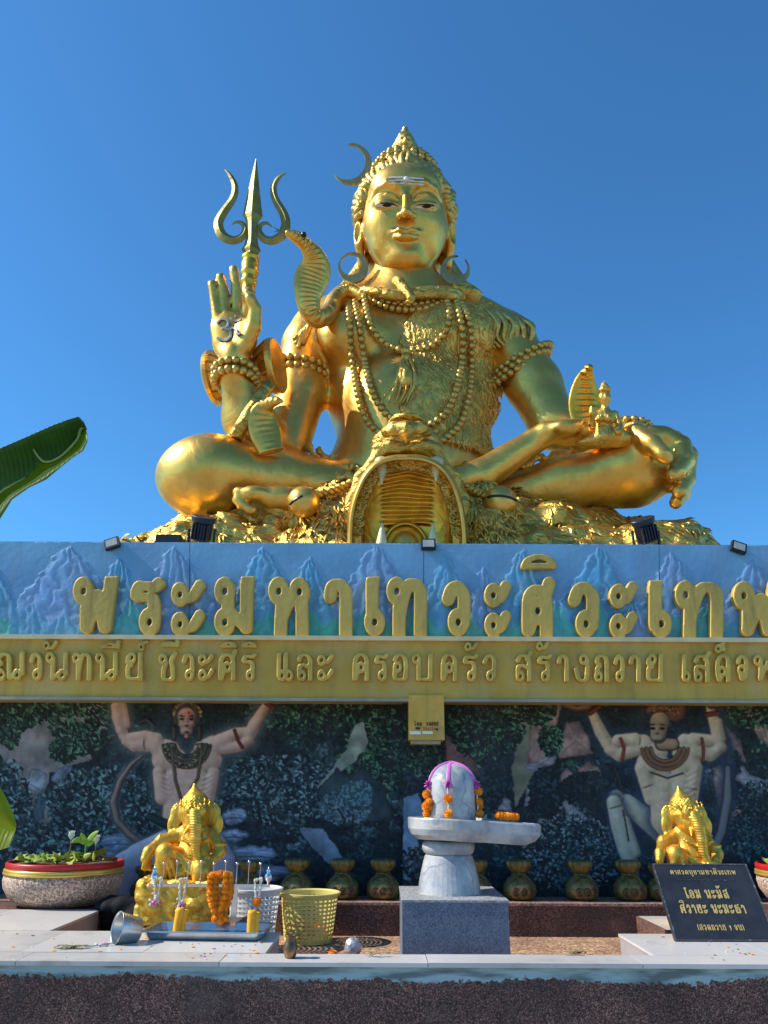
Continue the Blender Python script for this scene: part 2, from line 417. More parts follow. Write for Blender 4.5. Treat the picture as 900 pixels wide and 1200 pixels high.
# right hand draped over the knee
pe(B, (766, 513, 5.62), (30, 16, 15), .05); pe(B, (786, 525, 5.72), (20, 16, 18), .05)
for pts in ([(746, 508, 5.5, 13), (764, 520, 5.38, 12.5), (777, 533, 5.33, 11), (781, 537, 5.33, 9)],
            [(778, 512, 5.62, 13), (798, 522, 5.58, 12.5), (804, 540, 5.50, 11.5), (794, 552, 5.42, 10.5), (789, 556, 5.4, 9)],
            [(788, 516, 5.75, 13), (806, 534, 5.70, 12), (805, 562, 5.60, 11), (796, 576, 5.48, 9.5)],
            [(786, 522, 5.85, 13), (802, 550, 5.82, 11), (800, 578, 5.68, 10), (792, 589, 5.56, 8)]):
    pchain(B, pts, .02)
# crossed legs
pe(B, (244, 560, 5.75), (60, 48, 46), .12)
pc(B, (248, 558, 5.75, 44), (320, 566, 5.95, 39), .15)
pc(B, (320, 566, 5.95, 38), (420, 580, 6.2, 38), .12)
pe(B, (742, 554, 5.8), (50, 46, 36), .1)
pc(B, (738, 555, 5.8, 37), (660, 568, 5.9, 32), .12)
pc(B, (660, 568, 5.9, 31), (585, 585, 6.0, 27), .1)
pc(B, (590, 580, 6.1, 30), (500, 585, 6.3, 40), .1)
pc(B, (470, 585, 5.72, 24), (560, 560, 5.68, 20), .05)      # shin crossing on top
pc(B, (560, 560, 5.68, 20), (628, 516, 5.68, 15), .05)
pe(B, (645, 510, 5.64), (28, 11, 13), .05)
pc(B, (640, 506, 5.62, 13), (668, 502, 5.52, 10), .03)
for i, (uu, vv) in enumerate(((678, 497), (686, 503), (690, 509), (692, 515))):
    pc(B, (660, 502 + i * 5, 5.58 + .03 * i, 8), (uu, vv, 5.5 + .03 * i, 7.2 - i * .5), .02)
pe(B, (665, 500, 5.5), (17, 9, 9), .03)
# foot under the left knee
pc(B, (380, 590, 5.75, 16), (345, 588, 5.5, 15), .05)
pe(B, (325, 583, 5.45), (26, 12, 14), .05)
pe(B, (298, 578, 5.4), (16, 9, 9), .03)
for uu, vv in ((281, 577), (280, 586), (285, 593), (294, 598)):
    pe(B, (uu, vv, 5.42), (8, 7, 6), .015)
V, Fq = B.grid(.022)
N = vnormals(V, Fq)
V = V + N * (noise3(V, .5, 3, 3) * .006)[:, None]
part('body', pymesh(V, Fq), M['gold'], statue, smooth=True)

# tiger skin worn over the chest (viewer's right half)
T = Field(); T.pr = [x for x in B.pr[:13]]
def skin_cut(d, ax):
    X, Yy, Z = np.meshgrid(*ax, indexing='ij', sparse=True)
    s = S(480, 440, 6.3); x0 = P(474, 440, 6.3)[0]
    edge = x0 + .05 * np.sin(Z * 9) + .02 * np.sin(Z * 31)
    zt = P(480, 352, 6.3)[2] - .10; zb = P(480, 545, 6.3)[2]
    rag = .03 * np.sin(Z * 26) + .02 * np.sin(Z * 57 + 1)
    x1 = P(588, 440, 6.5)[0] - .05 + rag
    D = d - .035
    for e in (edge - X, X - x1, Z - zt - .05 * np.sin(X * 9), zb - Z, Yy - 6.42): D = np.maximum(D, e)
    return np.maximum(D, -(d + .04))
V, Fq = T.grid(.02, extra=skin_cut); N = vnormals(V, Fq)
V = V + N * (noise3(V, 2.6, 5, 4) * .010)[:, None]
tsk = part('tiger_skin', pymesh(V, Fq), M['gold_fur'], statue, smooth=True)
def fur(V, N, n, L, w, down, seed, zmin=-9, mask=None):
    r = np.random.default_rng(seed); mb = MB(); ok = np.flatnonzero((N[:, 1] < -.05) & (V[:, 2] > zmin) if mask is None else mask)
    for i in r.choice(ok, min(n, len(ok)), replace=False):
        p, nn = V[i], N[i]; g = np.array(down, float) + r.normal(size=3) * .35; g = g - nn * np.dot(g, nn); g /= np.linalg.norm(g) + 1e-9
        l = L * r.uniform(.6, 1.4); s_ = np.cross(g, nn); s_ /= np.linalg.norm(s_) + 1e-9
        a = p - nn * w * .3; b = p + g * l * .5 + nn * w * .9; c = p + g * l + nn * w * .2; k = g * 0
        mb.add([a - s_ * w, a + s_ * w, b - s_ * w * .9, b + s_ * w * .9, b + nn * w * .7, c, a + nn * w * .8], [(0, 6, 4, 2), (6, 1, 3, 4), (2, 4, 5), (4, 3, 5), (0, 2, 5), (1, 5, 3)])
    return mb
part('fur', fur(V, N, 1700, .05, .0055, (.25, 0, -1), 1).me(), M['gold_fur'], tsk, smooth=True, kind='stuff')

# ---------------------------------------------------------------- head, in its own frame
TAU = R(15.5)
HC = P(474.5, 265.5, 6.34); hs = S(474.5, 265.5, 6.34) / .00896
hX = np.array((1.0, 0, 0)); hZ = np.array((0, -math.sin(TAU), math.cos(TAU))); hY = np.array((0, -math.cos(TAU), -math.sin(TAU)))  # hY = towards the front
a_ = R(2.0); hX, hZ = hX * math.cos(a_) + hZ * math.sin(a_) * 0, hZ
def H(x, y, z): return HC + (hX * x + hY * y + hZ * z) * hs
HM = np.stack([hX, hY, hZ], 1)
class HF(Field):
    def he(s, c, r, k=.04, op='u', rot=None):
        Mx = HM if rot is None else HM @ rot
        return s.ell(H(*c), np.array(r) * hs, k * hs, op, Mx)
    def hc(s, a, b, ra, rb, k=.03, op='u'): return s.cone(H(*a), H(*b), ra * hs, rb * hs, k * hs, op)
def rz(a): c, s_ = math.cos(a), math.sin(a); return np.array([[c, -s_, 0], [s_, c, 0], [0, 0, 1]])
def ry(a): c, s_ = math.cos(a), math.sin(a); return np.array([[c, 0, s_], [0, 1, 0], [-s_, 0, c]])
hd = HF()
hd.he((0, -.02, .12), (.455, .46, .54), .05)
hd.he((0, .10, -.08), (.41, .37, .46), .1)
hd.he((0, .16, -.30), (.315, .28, .31), .1)
for sx in (-1, 1):
    hd.he((sx * .20, .23, -.14), (.19, .20, .22), .14)
    hd.he((sx * .12, .25, -.36), (.17, .16, .16), .14)
hd.he((0, .38, -.50), (.15, .12, .11), .12)
hd.he((0, .22, -.54), (.25, .2, .10), .08)
hd.he((0, .28, .30), (.34, .2, .22), .1)
# eye sockets, lids, brows
for sx in (-1, 1):
    hd.he((sx * .19, .53, .085), (.13, .08, .055), .10, 's')
    hd.he((sx * .19, .365, .065), (.145, .118, .10), .03)
    pts = [(sx * .045, .46, .15), (sx * .10, .475, .215), (sx * .19, .455, .245), (sx * .29, .375, .215), (sx * .355, .29, .14)]
    for i in range(4): hd.hc(pts[i], pts[i + 1], .010, .009, .05)
    pts = [(sx * .07, .44, .05), (sx * .12, .475, .10), (sx * .19, .478, .115), (sx * .27, .435, .10), (sx * .335, .35, .045)]
    for i in range(4): hd.hc(pts[i], pts[i + 1], .014, .014, .012)
    hd.he((sx * .19, .452, .012), (.12, .05, .028), .03)
# nose
hd.hc((0, .455, .14), (0, .565, -.10), .034, .046, .045)
hd.he((0, .585, -.13), (.052, .055, .048), .03)
for sx in (-1, 1):
    hd.he((sx * .064, .535, -.14), (.036, .048, .036), .02)
    hd.he((sx * .036, .575, -.19), (.020, .028, .02), .01, 's')
# mouth
for sx in (-1, 1):
    hd.hc((0, .525, -.292), (sx * .065, .52, -.280), .018, .022, .03)
    hd.hc((sx * .065, .53, -.278), (sx * .150, .448, -.270), .022, .009, .04)
    hd.hc((sx * .035, .512, -.345), (sx * .11, .48, -.325), .034, .018, .03)
hd.hc((-.035, .512, -.345), (.035, .512, -.345), .035, .035, .03)
for sx in (-1, 1): hd.hc((sx * .0, .56, -.312), (sx * .17, .478, -.284), .008, .008, .008, 's')
hd.he((0, .55, -.405), (.10, .04, .02), .06, 's')
# ears
for sx in (-1, 1):
    hd.he((sx * .475, .05, -.13), (.06, .10, .17), .02)
    hd.he((sx * .50, .13, -.12), (.035, .06, .11), .02, 's')
    hd.hc((sx * .475, .06, -.24), (sx * .45, .05, -.44), .045, .04, .03)
V, Fq = hd.grid(.0115)
part('head', pymesh(V, Fq), M['gold'], statue, smooth=True)
# eyes
def surf_patch(field, outline_uv, lift, name, m, root, n=10):
    """thin shell following the sculpted surface inside a pixel outline"""
    vs = []; fs = []
    cu = np.mean([p[0] for p in outline_uv]); cv = np.mean([p[1] for p in outline_uv])
    d0 = None
    K = len(outline_uv)
    allp = [(cu + (u - cu) * i / n, cv + (v - cv) * i / n) for i in range(n + 1) for (u, v) in outline_uv]; hh_ = iter(hits(field, allp))
    for i in range(n + 1):
        for (u, v) in outline_uv:
            h = next(hh_)
            if h is None: h = d0
            d0 = h
            dr = CAM - h; dr /= np.linalg.norm(dr); vs.append(h + dr * lift)
    for i in range(n):
        for k in range(K): j = (k + 1) % K; fs.append((i * K + k, (i + 1) * K + k, (i + 1) * K + j, i * K + j))
    me = pymesh(vs, fs); return part(name, me, m, root, smooth=True)
def almond(c, w, h, n=16, up=1.0):
    return [(c[0] + w * math.cos(2 * math.pi * k / n), c[1] - (h * abs(math.sin(2 * math.pi * k / n)) ** 1.3 * (1 if math.sin(2 * math.pi * k / n) > 0 else -.75))) for k in range(n)]
EYES = ((452.5, 240.5), (499.0, 242.0))
for (eu, ev_), sl in zip(EYES, (0, 0)):
    e = surf_patch(hd, almond((eu, ev_ + .6), 13, 2.7), .004, 'eye', M['eye_white'], statue, 5)
    g = surf_patch(hd, almond((eu + 1, ev_ + .3), 5.6, 2.4, 12), .008, 'iris', M['eye_black'], statue, 4)
    surf_patch(hd, [(eu - 14, ev_ - 1.2), (eu - 7, ev_ - 3.0), (eu + 1, ev_ - 3.6), (eu + 8, ev_ - 2.6), (eu + 15, ev_ + 1.4), (eu + 8, ev_ - 1.6), (eu + 1, ev_ - 2.5), (eu - 7, ev_ - 2.0)], .009, 'lash_line', M['eye_black'], statue, 3)
# forehead marks: three white stripes each side and a bindi
for k in range(3):
    for (ua, ub) in ((455, 473.5), (478.5, 496.5)):
        dv = 0.12 * (1 if ub > 480 else -.35)
        v0 = 207 + k * 3.6
        surf_patch(hd, [(ua, v0 + (0 if ub < 480 else .4)), (ub, v0 + (-.4 if ub < 480 else 1.6)), (ub, v0 + 1.7 + (-.4 if ub < 480 else 1.6)), (ua, v0 + 1.7 + (0 if ub < 480 else .4))], .004, 'forehead_stripe', M['white_paint'], statue, 3)
bd = hd.hit(476, 210); mb = MB().ball((0, 0, 0), .026, 12, 8); part('bindi', mb.me(), M['white_paint'], statue, True, loc=bd)

# hair: swept strands all round the face
hair = Field(); hh = HF()
hh.he((0, -.12, .16), (.49, .46, .58), .05)
hh.he((0, -.22, -.12), (.47, .34, .5), .08)
V, Fq = hh.grid(.03)
hair_o = part('hair', pymesh(V, Fq), M['gold_hair'], statue, smooth=True)
mb = MB()
NS = 44
for i in range(NS):
    t = -1 + 2 * (i + .5) / NS; th = t * R(125)
    sx, cz = math.sin(th), math.cos(th)
    pts = []
    for j in range(10):
        q = j / 9
        x0, z0, y0 = .405 * sx, .10 + (.27 if cz > 0 else .50) * cz, .36 - .22 * abs(sx)      # on the hairline
        if abs(th) > R(95): y0 -= .10
        A = q * 1.9                                                                          # arc up and back over the cap
        rr = (.115 + .07 * max(cz, 0)) * math.sin(min(A, 1.57)) + (.02 if cz > 0 else 0)
        x = x0 + sx * rr * .95 + .012 * math.sin(j * 1.7 + i * 2.1); z = z0 + cz * rr * 1.25 + .09 * q * max(cz, 0) + .02 * math.sin(j * 1.3 + i)
        y = y0 + .07 * math.sin(q * math.pi) - .46 * q ** 1.5
        pts.append(H(x, y, z))
    k_ = 19; w0 = (.038 + .006 * math.sin(i * 2.7)) * hs
    mb.tube(spline(pts, 2), [w0 * (.6 + .5 * math.sin(min(1, .1 + k / 14) * math.pi)) for k in range(k_)], 8)
part('hair_strands', mb.me(), M['gold_hair'], hair_o, smooth=True, kind='stuff')
# long locks behind and over the shoulders
mb = MB()
def lock(pts, r):
    s_ = spline([list(P(*p)) for p in pts], 5); n = len(s_)
    mb.tube(s_, [r * S(*pts[0]) * (1.05 - .75 * (k / (n - 1)) ** 1.5) for k in range(n)], 8)
for k in range(9):
    o_ = k * 5.0
    lock([(520 + k * 2, 300 + k * 3, 6.5), (534 + o_ * .4, 335 + k, 6.42), (560 + o_ * .8, 352 + k * 3, 6.3), (582 + o_ * .7, 372 + k * 3.5, 6.22), (606 + o_ * .55 + 4 * math.sin(k), 398 + k * 2 - 8 * (k % 2), 6.2 + .02 * k)], 7.0)
for k in range(8):
    lock([(560 + k * 7, 360 + k * 2, 6.2), (572 + k * 7 + 3 * math.sin(k * 2), 376 + k, 6.14), (566 + k * 8, 392 + k, 6.16), (580 + k * 6, 408 - k, 6.18)], 4.2)
for k in range(7):
    lock([(428 - k * 1.5, 300 + k * 3, 6.5), (418 - k * 3, 335 + k, 6.42), (396 - k * 4, 352 + k * 3, 6.35), (370 - k * 3, 374 + k * 3, 6.2), (352 - k * 1.5 + 5 * (k % 2), 398 + 5 * (k % 3), 6.18)], 6.0)
part('long_locks', mb.me(), M['gold_hair'], hair_o, smooth=True, kind='stuff')
# topknot with bead rows and the small face
tk = HF()
tk.he((0, -.10, .70), (.30, .26, .12), .05)
tk.hc((0, -.08, .74), (0, -.06, .98), .19, .075, .08)
tk.hc((0, -.06, .96), (.0, -.05, 1.10), .085, .03, .04)
tk.he((0, .06, .88), (.085, .08, .10), .03)
for sx in (-1, 1):
    tk.he((sx * .03, .13, .895), (.018, .02, .012), .01, 's')
tk.he((0, .145, .873), (.014, .02, .024), .01); tk.he((0, .135, .842), (.03, .015, .01), .01)
for th in np.linspace(-1.2, 1.2, 7): tk.hc((.16 * math.sin(th), .02, .78), (.05 * math.sin(th), .03, 1.0), .03, .015, .02)
V, Fq = tk.grid(.012); part('topknot', pymesh(V, Fq), M['gold_hair'], statue, smooth=True)
BEADS = {}
def bead_mesh(r, m):
    k = (round(r, 4), m.name)
    if k not in BEADS:
        me = MB().ball((0, 0, 0), r, 12, 8).me('bead'); me.materials.append(m); me.polygons.foreach_set('use_smooth', np.ones(len(me.polygons), bool)); BEADS[k] = me
    return BEADS[k]
def bead(parent, loc, r, m=M['bead'], name='bead'):
    o = bpy.data.objects.new(name, bead_mesh(r, m)); COL.objects.link(o); o.parent = parent
    off = Vector((0, 0, 0)); p = parent
    while p is not None: off += p.location; p = p.parent
    o.location = Vector([float(c) for c in loc]) - off
    o.rotation_euler = (random.random() * 3, random.random() * 3, 0)
    return o
def holder(name, root, loc, label=None):
    """an empty part that carries sub-parts"""
    o = bpy.data.objects.new(name, None); COL.objects.link(o); o.parent = root; o.location = Vector([float(c) for c in loc]) - root.location
    tag(o, label); return o
mb = MB()
for row, (rr, zz, nn) in enumerate(((.33, .68, 24), (.28, .75, 20), (.22, .81, 16))):
    for i in range(nn):
        th = 2 * math.pi * i / nn; c = H(rr * math.sin(th), -.10 + rr * .9 * math.cos(th), zz + .0 * row); mb.ball(c, .036 * hs, 9, 6)
part('topknot_beads', mb.me(), M['bead'], statue, smooth=True, kind='stuff')

# flat crescents: the moon in the hair and two earrings
def crescent(name, cu, cv, ro, iu, iv, ri, Y, m, root, th=.03, n=36, a0=None):
    """outer circle minus inner circle, all in pixels"""
    dx, dy = iu - cu, iv - cv; D = math.hypot(dx, dy); ang = math.atan2(dy, dx)
    cosx = (ro * ro + D * D - ri * ri) / (2 * ro * D)
    if abs(cosx) < 1:
        al = math.acos(cosx); outer = [ang + al + (2 * math.pi - 2 * al) * k / n for k in range(n + 1)]
    else: outer = [ang + 2 * math.pi * k / n for k in range(n)]
    vs = []; s_ = len(outer)
    for a in outer:
        ou, ov = cu + ro * math.cos(a), cv + ro * math.sin(a)
        t = math.atan2(ov - iv, ou - iu); iu_, iv_ = iu + ri * math.cos(t), iv + ri * math.sin(t)
        for (u, v) in ((ou, ov), (iu_, iv_)):
            p = P(u, v, Y); vs += [p, p + np.array((0, th, 0))]
    fs = []
    rng_ = range(s_ - 1) if abs(cosx) < 1 else range(s_)
    for k in rng_:
        a, b = 4 * k, 4 * ((k + 1) % s_)
        fs += [(a, b, b + 2, a + 2), (a + 1, a + 3, b + 3, b + 1), (a, a + 1, b + 1, b), (a + 2, b + 2, b + 3, a + 3)]
    return part(name, pymesh(vs, fs), m, root)
crescent('crescent_moon', 412, 191.5, 23.8, 407, 189.2, 21.2, 6.3, M['plate'], statue)
crescent('earring', 414, 313, 17.8, 411.3, 309.5, 12.6, 6.2, M['plate'], statue)
crescent('earring', 533.5, 316, 17.2, 535.8, 311.5, 12.4, 6.2, M['plate'], statue)

# ---------------------------------------------------------------- beads
def strand(name, uv, r, lift=.0, fld=B, Ys=None, rows=1, spacing=1.9, label=None):
    pts = spline(uv, 8); P3 = []
    for q, h in zip(pts, hits(fld, [(q[0], q[1]) for q in pts])):
        if h is None or h[1] > 6.75: h = P(q[0], q[1], 6.4) if not P3 else P(q[0], q[1], P3[-1][1])
        P3.append(h)
    P3 = np.array(P3)
    for _ in range(6): P3[1:-1] = .5 * P3[1:-1] + .25 * (P3[:-2] + P3[2:])
    hold = holder(name, statue, P3[len(P3) // 2], label)
    seg = np.linalg.norm(np.diff(P3, axis=0), axis=1); cum = np.concatenate([[0], np.cumsum(seg)])
    n = int(cum[-1] / (r * spacing))
    for i in range(n + 1):
        t = cum[-1] * i / n; c = np.array([np.interp(t, cum, P3[:, k]) for k in range(3)])
        dr = CAM - c; dr /= np.linalg.norm(dr)
        bead(hold, c + dr * (r * .8 + lift), r)
    return hold
r8 = 4.4 * S(475, 400, 6.1)
strand('necklace', [(427, 349), (434, 381), (447, 399), (468, 410), (493, 410), (513, 401), (524, 384), (527, 363), (521, 349)], r8, .05)
strand('necklace', [(416, 354), (421, 378), (424, 400), (429, 431), (438, 463), (454, 487), (466, 493)], r8, .03)
strand('necklace', [(490, 503), (508, 496), (525, 481), (536, 452), (542, 417), (541, 380), (535, 354)], r8, .07)
strand('necklace', [(408, 358), (410, 380), (411, 406), (416, 441), (423, 477), (433, 497), (444, 506)], r8, .03)
strand('necklace', [(519, 516), (538, 499), (547, 475), (552, 445), (553, 410), (551, 380), (541, 356)], r8, .07)
strand('collar_beads', [(430, 346), (450, 353), (475, 357), (500, 355), (520, 348)], r8 * .9, .02)
strand('collar_beads', [(434, 350), (452, 359), (475, 363), (500, 361), (518, 353)], r8 * .9, .03)
def ring_beads(name, cu, cv, Yc, ru, rv, r, tilt=0, n=18, a0=0, a1=360, deep=None):
    s_ = S(cu, cv, Yc); c = P(cu, cv, Yc); hold = holder(name, statue, c)
    for i in range(n):
        a = R(a0 + (a1 - a0) * i / n); x = ru * math.cos(a); y = (deep or ru) * math.sin(a)
        ct, st = math.cos(tilt), math.sin(tilt)
        p = c + np.array((x * ct * s_, y * s_, x * st * s_ + y * s_ * rv)); bead(hold, p, r)
# armlets: two rows left, three right, round the arm axis
for dv in (0, 8.6): ring_beads('armlet', 354, 432 + dv, 6.43, 32.5, .12, r8 * 1.02, tilt=-.16, n=23, deep=32)
for k in range(3): ring_beads('armlet', 611 - k * 2, 433 - 8.0 + k * 8.2, 6.40, 40, .2, r8, tilt=.52, n=28, deep=39)
for dv in (0, 9.5): ring_beads('bracelet', 276, 438 + dv, 5.66, 24.5, -.15 if dv else -.18, r8 * 1.02, tilt=.0, n=18, deep=24)
ring_beads('bracelet', 742, 500, 5.86, 19, .0, r8 * .9, tilt=-.2, n=14, deep=19)
# tassel on the chest
tp = [B.hit(475 + d_, v_) for d_, v_ in ((0, 417), (0, 424), (-1, 432), (-1, 445), (-3, 458), (-8, 468), (-12, 477))]
mb = MB()
for k in range(6):
    o_ = (k - 2.5) * .018
    pp = [np.array(p) + np.array((o_ * (.4 + .35 * i) + .02 * math.sin(i + k), -.06 - .01 * (k % 2), 0)) for i, p in enumerate(tp)]
    mb.tube(spline(pp, 3), [.022 - .0008 * j for j in range(19)], 6)
mb.ball(tp[0] + np.array((0, -.07, 0)), .045, 10, 7); mb.ball(tp[1] + np.array((0, -.07, .0)), .04, 10, 7)
mb.ball(tp[3] + np.array((0, -.055, 0)), .075, 12, 8, (1, .6, 1.5))
part('tassel', mb.me(), M['gold_fur'], statue, smooth=True)

# ---------------------------------------------------------------- cobras
def ribbed(path, name, m, root, n=28, rib=0, ribf=0, front=(0, -1, 0), sub=8, lobe=.0):
    """path rows: u, v, Y, half width px, half thickness px; ribs raised on the front face"""
    q = spline(path, sub); K = len(q); C_ = np.array([P(a[0], a[1], a[2]) for a in q])
    vs = []; front = np.array(front, float)
    T_ = np.gradient(C_, axis=0); T_ /= np.linalg.norm(T_, axis=1, keepdims=True)
    cum = np.concatenate([[0], np.cumsum(np.linalg.norm(np.diff(C_, axis=0), axis=1))])
    for i in range(K):
        s_ = S(q[i][0], q[i][1], q[i][2]); w, t = q[i][3] * s_, q[i][4] * s_
        Bv = np.cross(T_[i], front); Bv /= np.linalg.norm(Bv); Nf = np.cross(Bv, T_[i])
        for k in range(n):
            a = 2 * math.pi * k / n; x = math.cos(a); y = math.sin(a)
            amp = 1.0
            if y > 0 and abs(x) < .62: amp += rib * (.5 + .5 * math.sin(cum[i] * ribf))
            elif y > 0 and lobe: amp += lobe * (.5 + .5 * math.cos(x * 14))
            vs.append(C_[i] + Bv * x * w + Nf * y * t * amp)
    fs = []
    for i in range(K - 1):
        for k in range(n): j = (k + 1) % n; fs.append((i * n + k, i * n + j, (i + 1) * n + j, (i + 1) * n + k))
    fs.append(tuple(range(n - 1, -1, -1))); fs.append(tuple((K - 1) * n + k for k in range(n)))
    return part(name, pymesh(vs, fs), m, root, smooth=True)
sn = ribbed([(452, 352, 6.1, 7, 7), (430, 350, 6.12, 9, 9), (408, 342, 6.2, 10, 10), (394, 350, 6.15, 10, 10), (386, 366, 6.02, 11, 10), (374, 374, 5.9, 11, 10), (365, 368, 5.84, 12, 9), (361, 350, 5.8, 15, 6), (364, 330, 5.78, 20, 4.5), (369, 314, 5.76, 19, 4.5), (367, 300, 5.72, 14, 5), (359, 288, 5.66, 9, 6), (350, 280, 5.6, 8, 6.5), (343, 276, 5.56, 7, 5.5), (336, 273, 5.52, 4, 3.5), (334, 272, 5.51, 1.5, 1.5)],
            'cobra', M['gold'], statue, rib=.35, ribf=150, lobe=.12, sub=14, front=(.15, -1, -.15))
mb = MB(); tpz = P(334, 273, 5.51)
mb.tube([tpz, P(327, 270, 5.5), P(320, 266, 5.49)], [.012, .008, .002], 5); mb.tube([P(327, 270, 5.5), P(321, 272, 5.49)], [.008, .002], 5)
part('tongue', mb.me(), M['bronze'], sn)
for dx in (0,): part('eye', MB().ball((0, 0, 0), .026, 8, 6).me(), M['eye_black'], sn, True, loc=P(356, 275, 5.53))
# the coil round the neck with its head hanging on the chest
ribbed([(522, 344, 6.3, 9, 9), (540, 350, 6.2, 9, 9), (528, 345, 6.02, 9, 8), (505, 343, 5.98, 8.5, 8), (482, 345, 5.96, 7.5, 7), (462, 346, 5.96, 7, 7), (440, 342, 6.0, 6.5, 6.5), (425, 340, 6.08, 5, 5)], 'snake_coil', M['gold_rock'], statue, n=16)
ribbed([(462, 330, 6.0, 4, 4), (467, 329, 5.96, 6, 5), (474, 338, 5.9, 6, 5), (481, 347, 5.86, 5.5, 4.5), (482, 352, 5.86, 4, 3), (476, 354, 5.88, 2, 2)], 'snake_tail', M['gold_rock'], statue, n=14)
ribbed([(560, 352, 6.2, 10, 10), (546, 342, 6.15, 11, 11), (530, 340, 6.1, 9, 9)], 'snake_coil', M['gold_rock'], statue, n=16)
# cobra by the elbow and the rod beside it
ribbed([(318, 530, 5.6, 15, 7), (311, 508, 5.58, 19, 5), (307, 490, 5.56, 17, 4.5), (310, 478, 5.54, 11, 5), (317, 472, 5.5, 7.5, 5.5), (325, 470, 5.46, 5.5, 4.5), (331, 470, 5.44, 2, 2)], 'elbow_cobra', M['gold'], statue, rib=.2, ribf=130, lobe=.1, sub=10, front=(.35, -1, -.1))
part('elbow_snake_body', MB().tube([P(*p) for p in ((316, 450, 5.6), (305, 466, 5.58), (290, 488, 5.56), (276, 512, 5.56))], [.055, .055, .055, .06], 12).me(), M['gold_rock'], statue, smooth=True)
# ---------------------------------------------------------------- trident
tri_hold = holder('trident', statue, P(294, 300, 5.72))
def flatblade(rows, th, name, m, root, Y=5.7):
    """rows: u, v, half width px ; diamond section"""
    vs = []; q = np.array(rows, float)
    T_ = np.gradient(q[:, :2], axis=0); T_ /= np.linalg.norm(T_, axis=1, keepdims=True) + 1e-9
    for i, a in enumerate(q):
        n_ = np.array((-T_[i, 1], T_[i, 0])); s_ = S(a[0], a[1], Y); w = a[2]; tt = min(th, w * s_ * .75)
        c = P(a[0], a[1], Y); l = P(a[0] + n_[0] * w, a[1] + n_[1] * w, Y); r_ = P(a[0] - n_[0] * w, a[1] - n_[1] * w, Y)
        vs += [l, c - np.array((0, tt, 0)), r_, c + np.array((0, tt, 0))]
    fs = []
    for i in range(len(q) - 1):
        for k in range(4): j = (k + 1) % 4; fs.append((i * 4 + k, i * 4 + j, i * 4 + 4 + j, i * 4 + 4 + k))
    fs += [(3, 2, 1, 0), tuple(len(vs) - 4 + k for k in range(4))]
    return part(name, pymesh(vs, fs), m, root)
flatblade([(300, 186, .4), (299.2, 200, 3), (297.5, 225, 7), (296.5, 245, 10.4), (296.3, 253, 11.6), (295.5, 258, 8.5), (295.3, 262, 7.2), (295, 280, 7), (294.6, 288, 8.5), (294.3, 293, 11.5), (294, 297, 9), (293.8, 300, 8.5)], .07, 'blade', M['bronze'], tri_hold)
def prong(rows):
    q = spline(rows, 6); return flatblade(q, .045, 'prong', M['bronze'], tri_hold)
prong([(263, 198, .5), (270, 206, 2.4), (275.5, 219, 3.8), (273, 233, 4.4), (262, 249, 5.2), (256, 262, 5.6), (260, 275, 5.8), (271, 281.5, 5.2), (282, 279, 4.6), (287.5, 270, 3.8), (284, 262, 2.6), (277, 260.5, 1.8), (271.5, 263.5, .5)])
prong([(336, 202, .5), (327, 208, 2.4), (320.5, 220, 3.8), (323, 234, 4.4), (332, 250, 5.2), (335, 263, 5.6), (330, 276, 5.8), (319, 282, 5.2), (309, 279.5, 4.6), (303.5, 271, 3.8), (306, 263.5, 2.6), (312.5, 261.5, 1.8), (319, 266, .5)])
mb = MB(); sr = S(293, 320, 5.7)
prof = [(8.5, 0), (10.5, -2), (10.5, -4), (9, -6), (9, -8), (10.5, -9.5), (10.2, -14), (9.5, -18), (10.5, -19.5), (10.5, -21), (9, -23), (7.8, -27), (9.6, -29), (9.6, -31), (8, -33), (7, -38), (8.5, -41), (7, -46), (6.5, -60), (6.5, -160)]
top = P(294, 300, 5.72)
mb.lathe([(r_ * sr, z * sr * 1.22) for r_, z in prof], tuple(top), n=20)
part('staff', mb.me(), M['gold_dark'], tri_hold, smooth=True)
# damaru drum tied behind the wrist
dc = P(288, 436, 5.92); ds = S(288, 436, 5.92)
Mx = Matrix.Rotation(R(90), 4, 'Y') @ Matrix.Identity(4)
Mx = Matrix.Rotation(R(-12), 4, 'Z') @ Matrix.Rotation(R(84), 4, 'Y')
mb = MB().lathe([(31 * ds, -43 * ds), (33 * ds, -41 * ds), (33 * ds, -37 * ds), (30 * ds, -35 * ds), (20 * ds, -14 * ds), (14 * ds, 0), (20 * ds, 14 * ds), (30 * ds, 32 * ds), (33 * ds, 34 * ds), (33 * ds, 39 * ds), (31 * ds, 41 * ds)], tuple(dc), n=36, M=Mx)
drum = part('hand_drum', mb.me(), M['gold'], statue, smooth=False)
mb = MB()
for k in range(14):
    a = 2 * math.pi * k / 14
    for sg in (-1, 1):
        pts = [Mx @ Vector((32 * ds * math.cos(a + j * .12), 32 * ds * math.sin(a + j * .12), sg * (34 - j * 9) * ds)) * 1.0 for j in range(1)]
        a2 = a + .25
        mb.tube([np.array(Mx @ Vector((32 * ds * math.cos(a), 32 * ds * math.sin(a), sg * 34 * ds))) + dc, np.array(Mx @ Vector((22 * ds * math.cos(a2), 22 * ds * math.sin(a2), sg * 14 * ds))) + dc], .012, 5)
part('drum_cords', mb.me(), M['bead'], statue, kind='stuff')

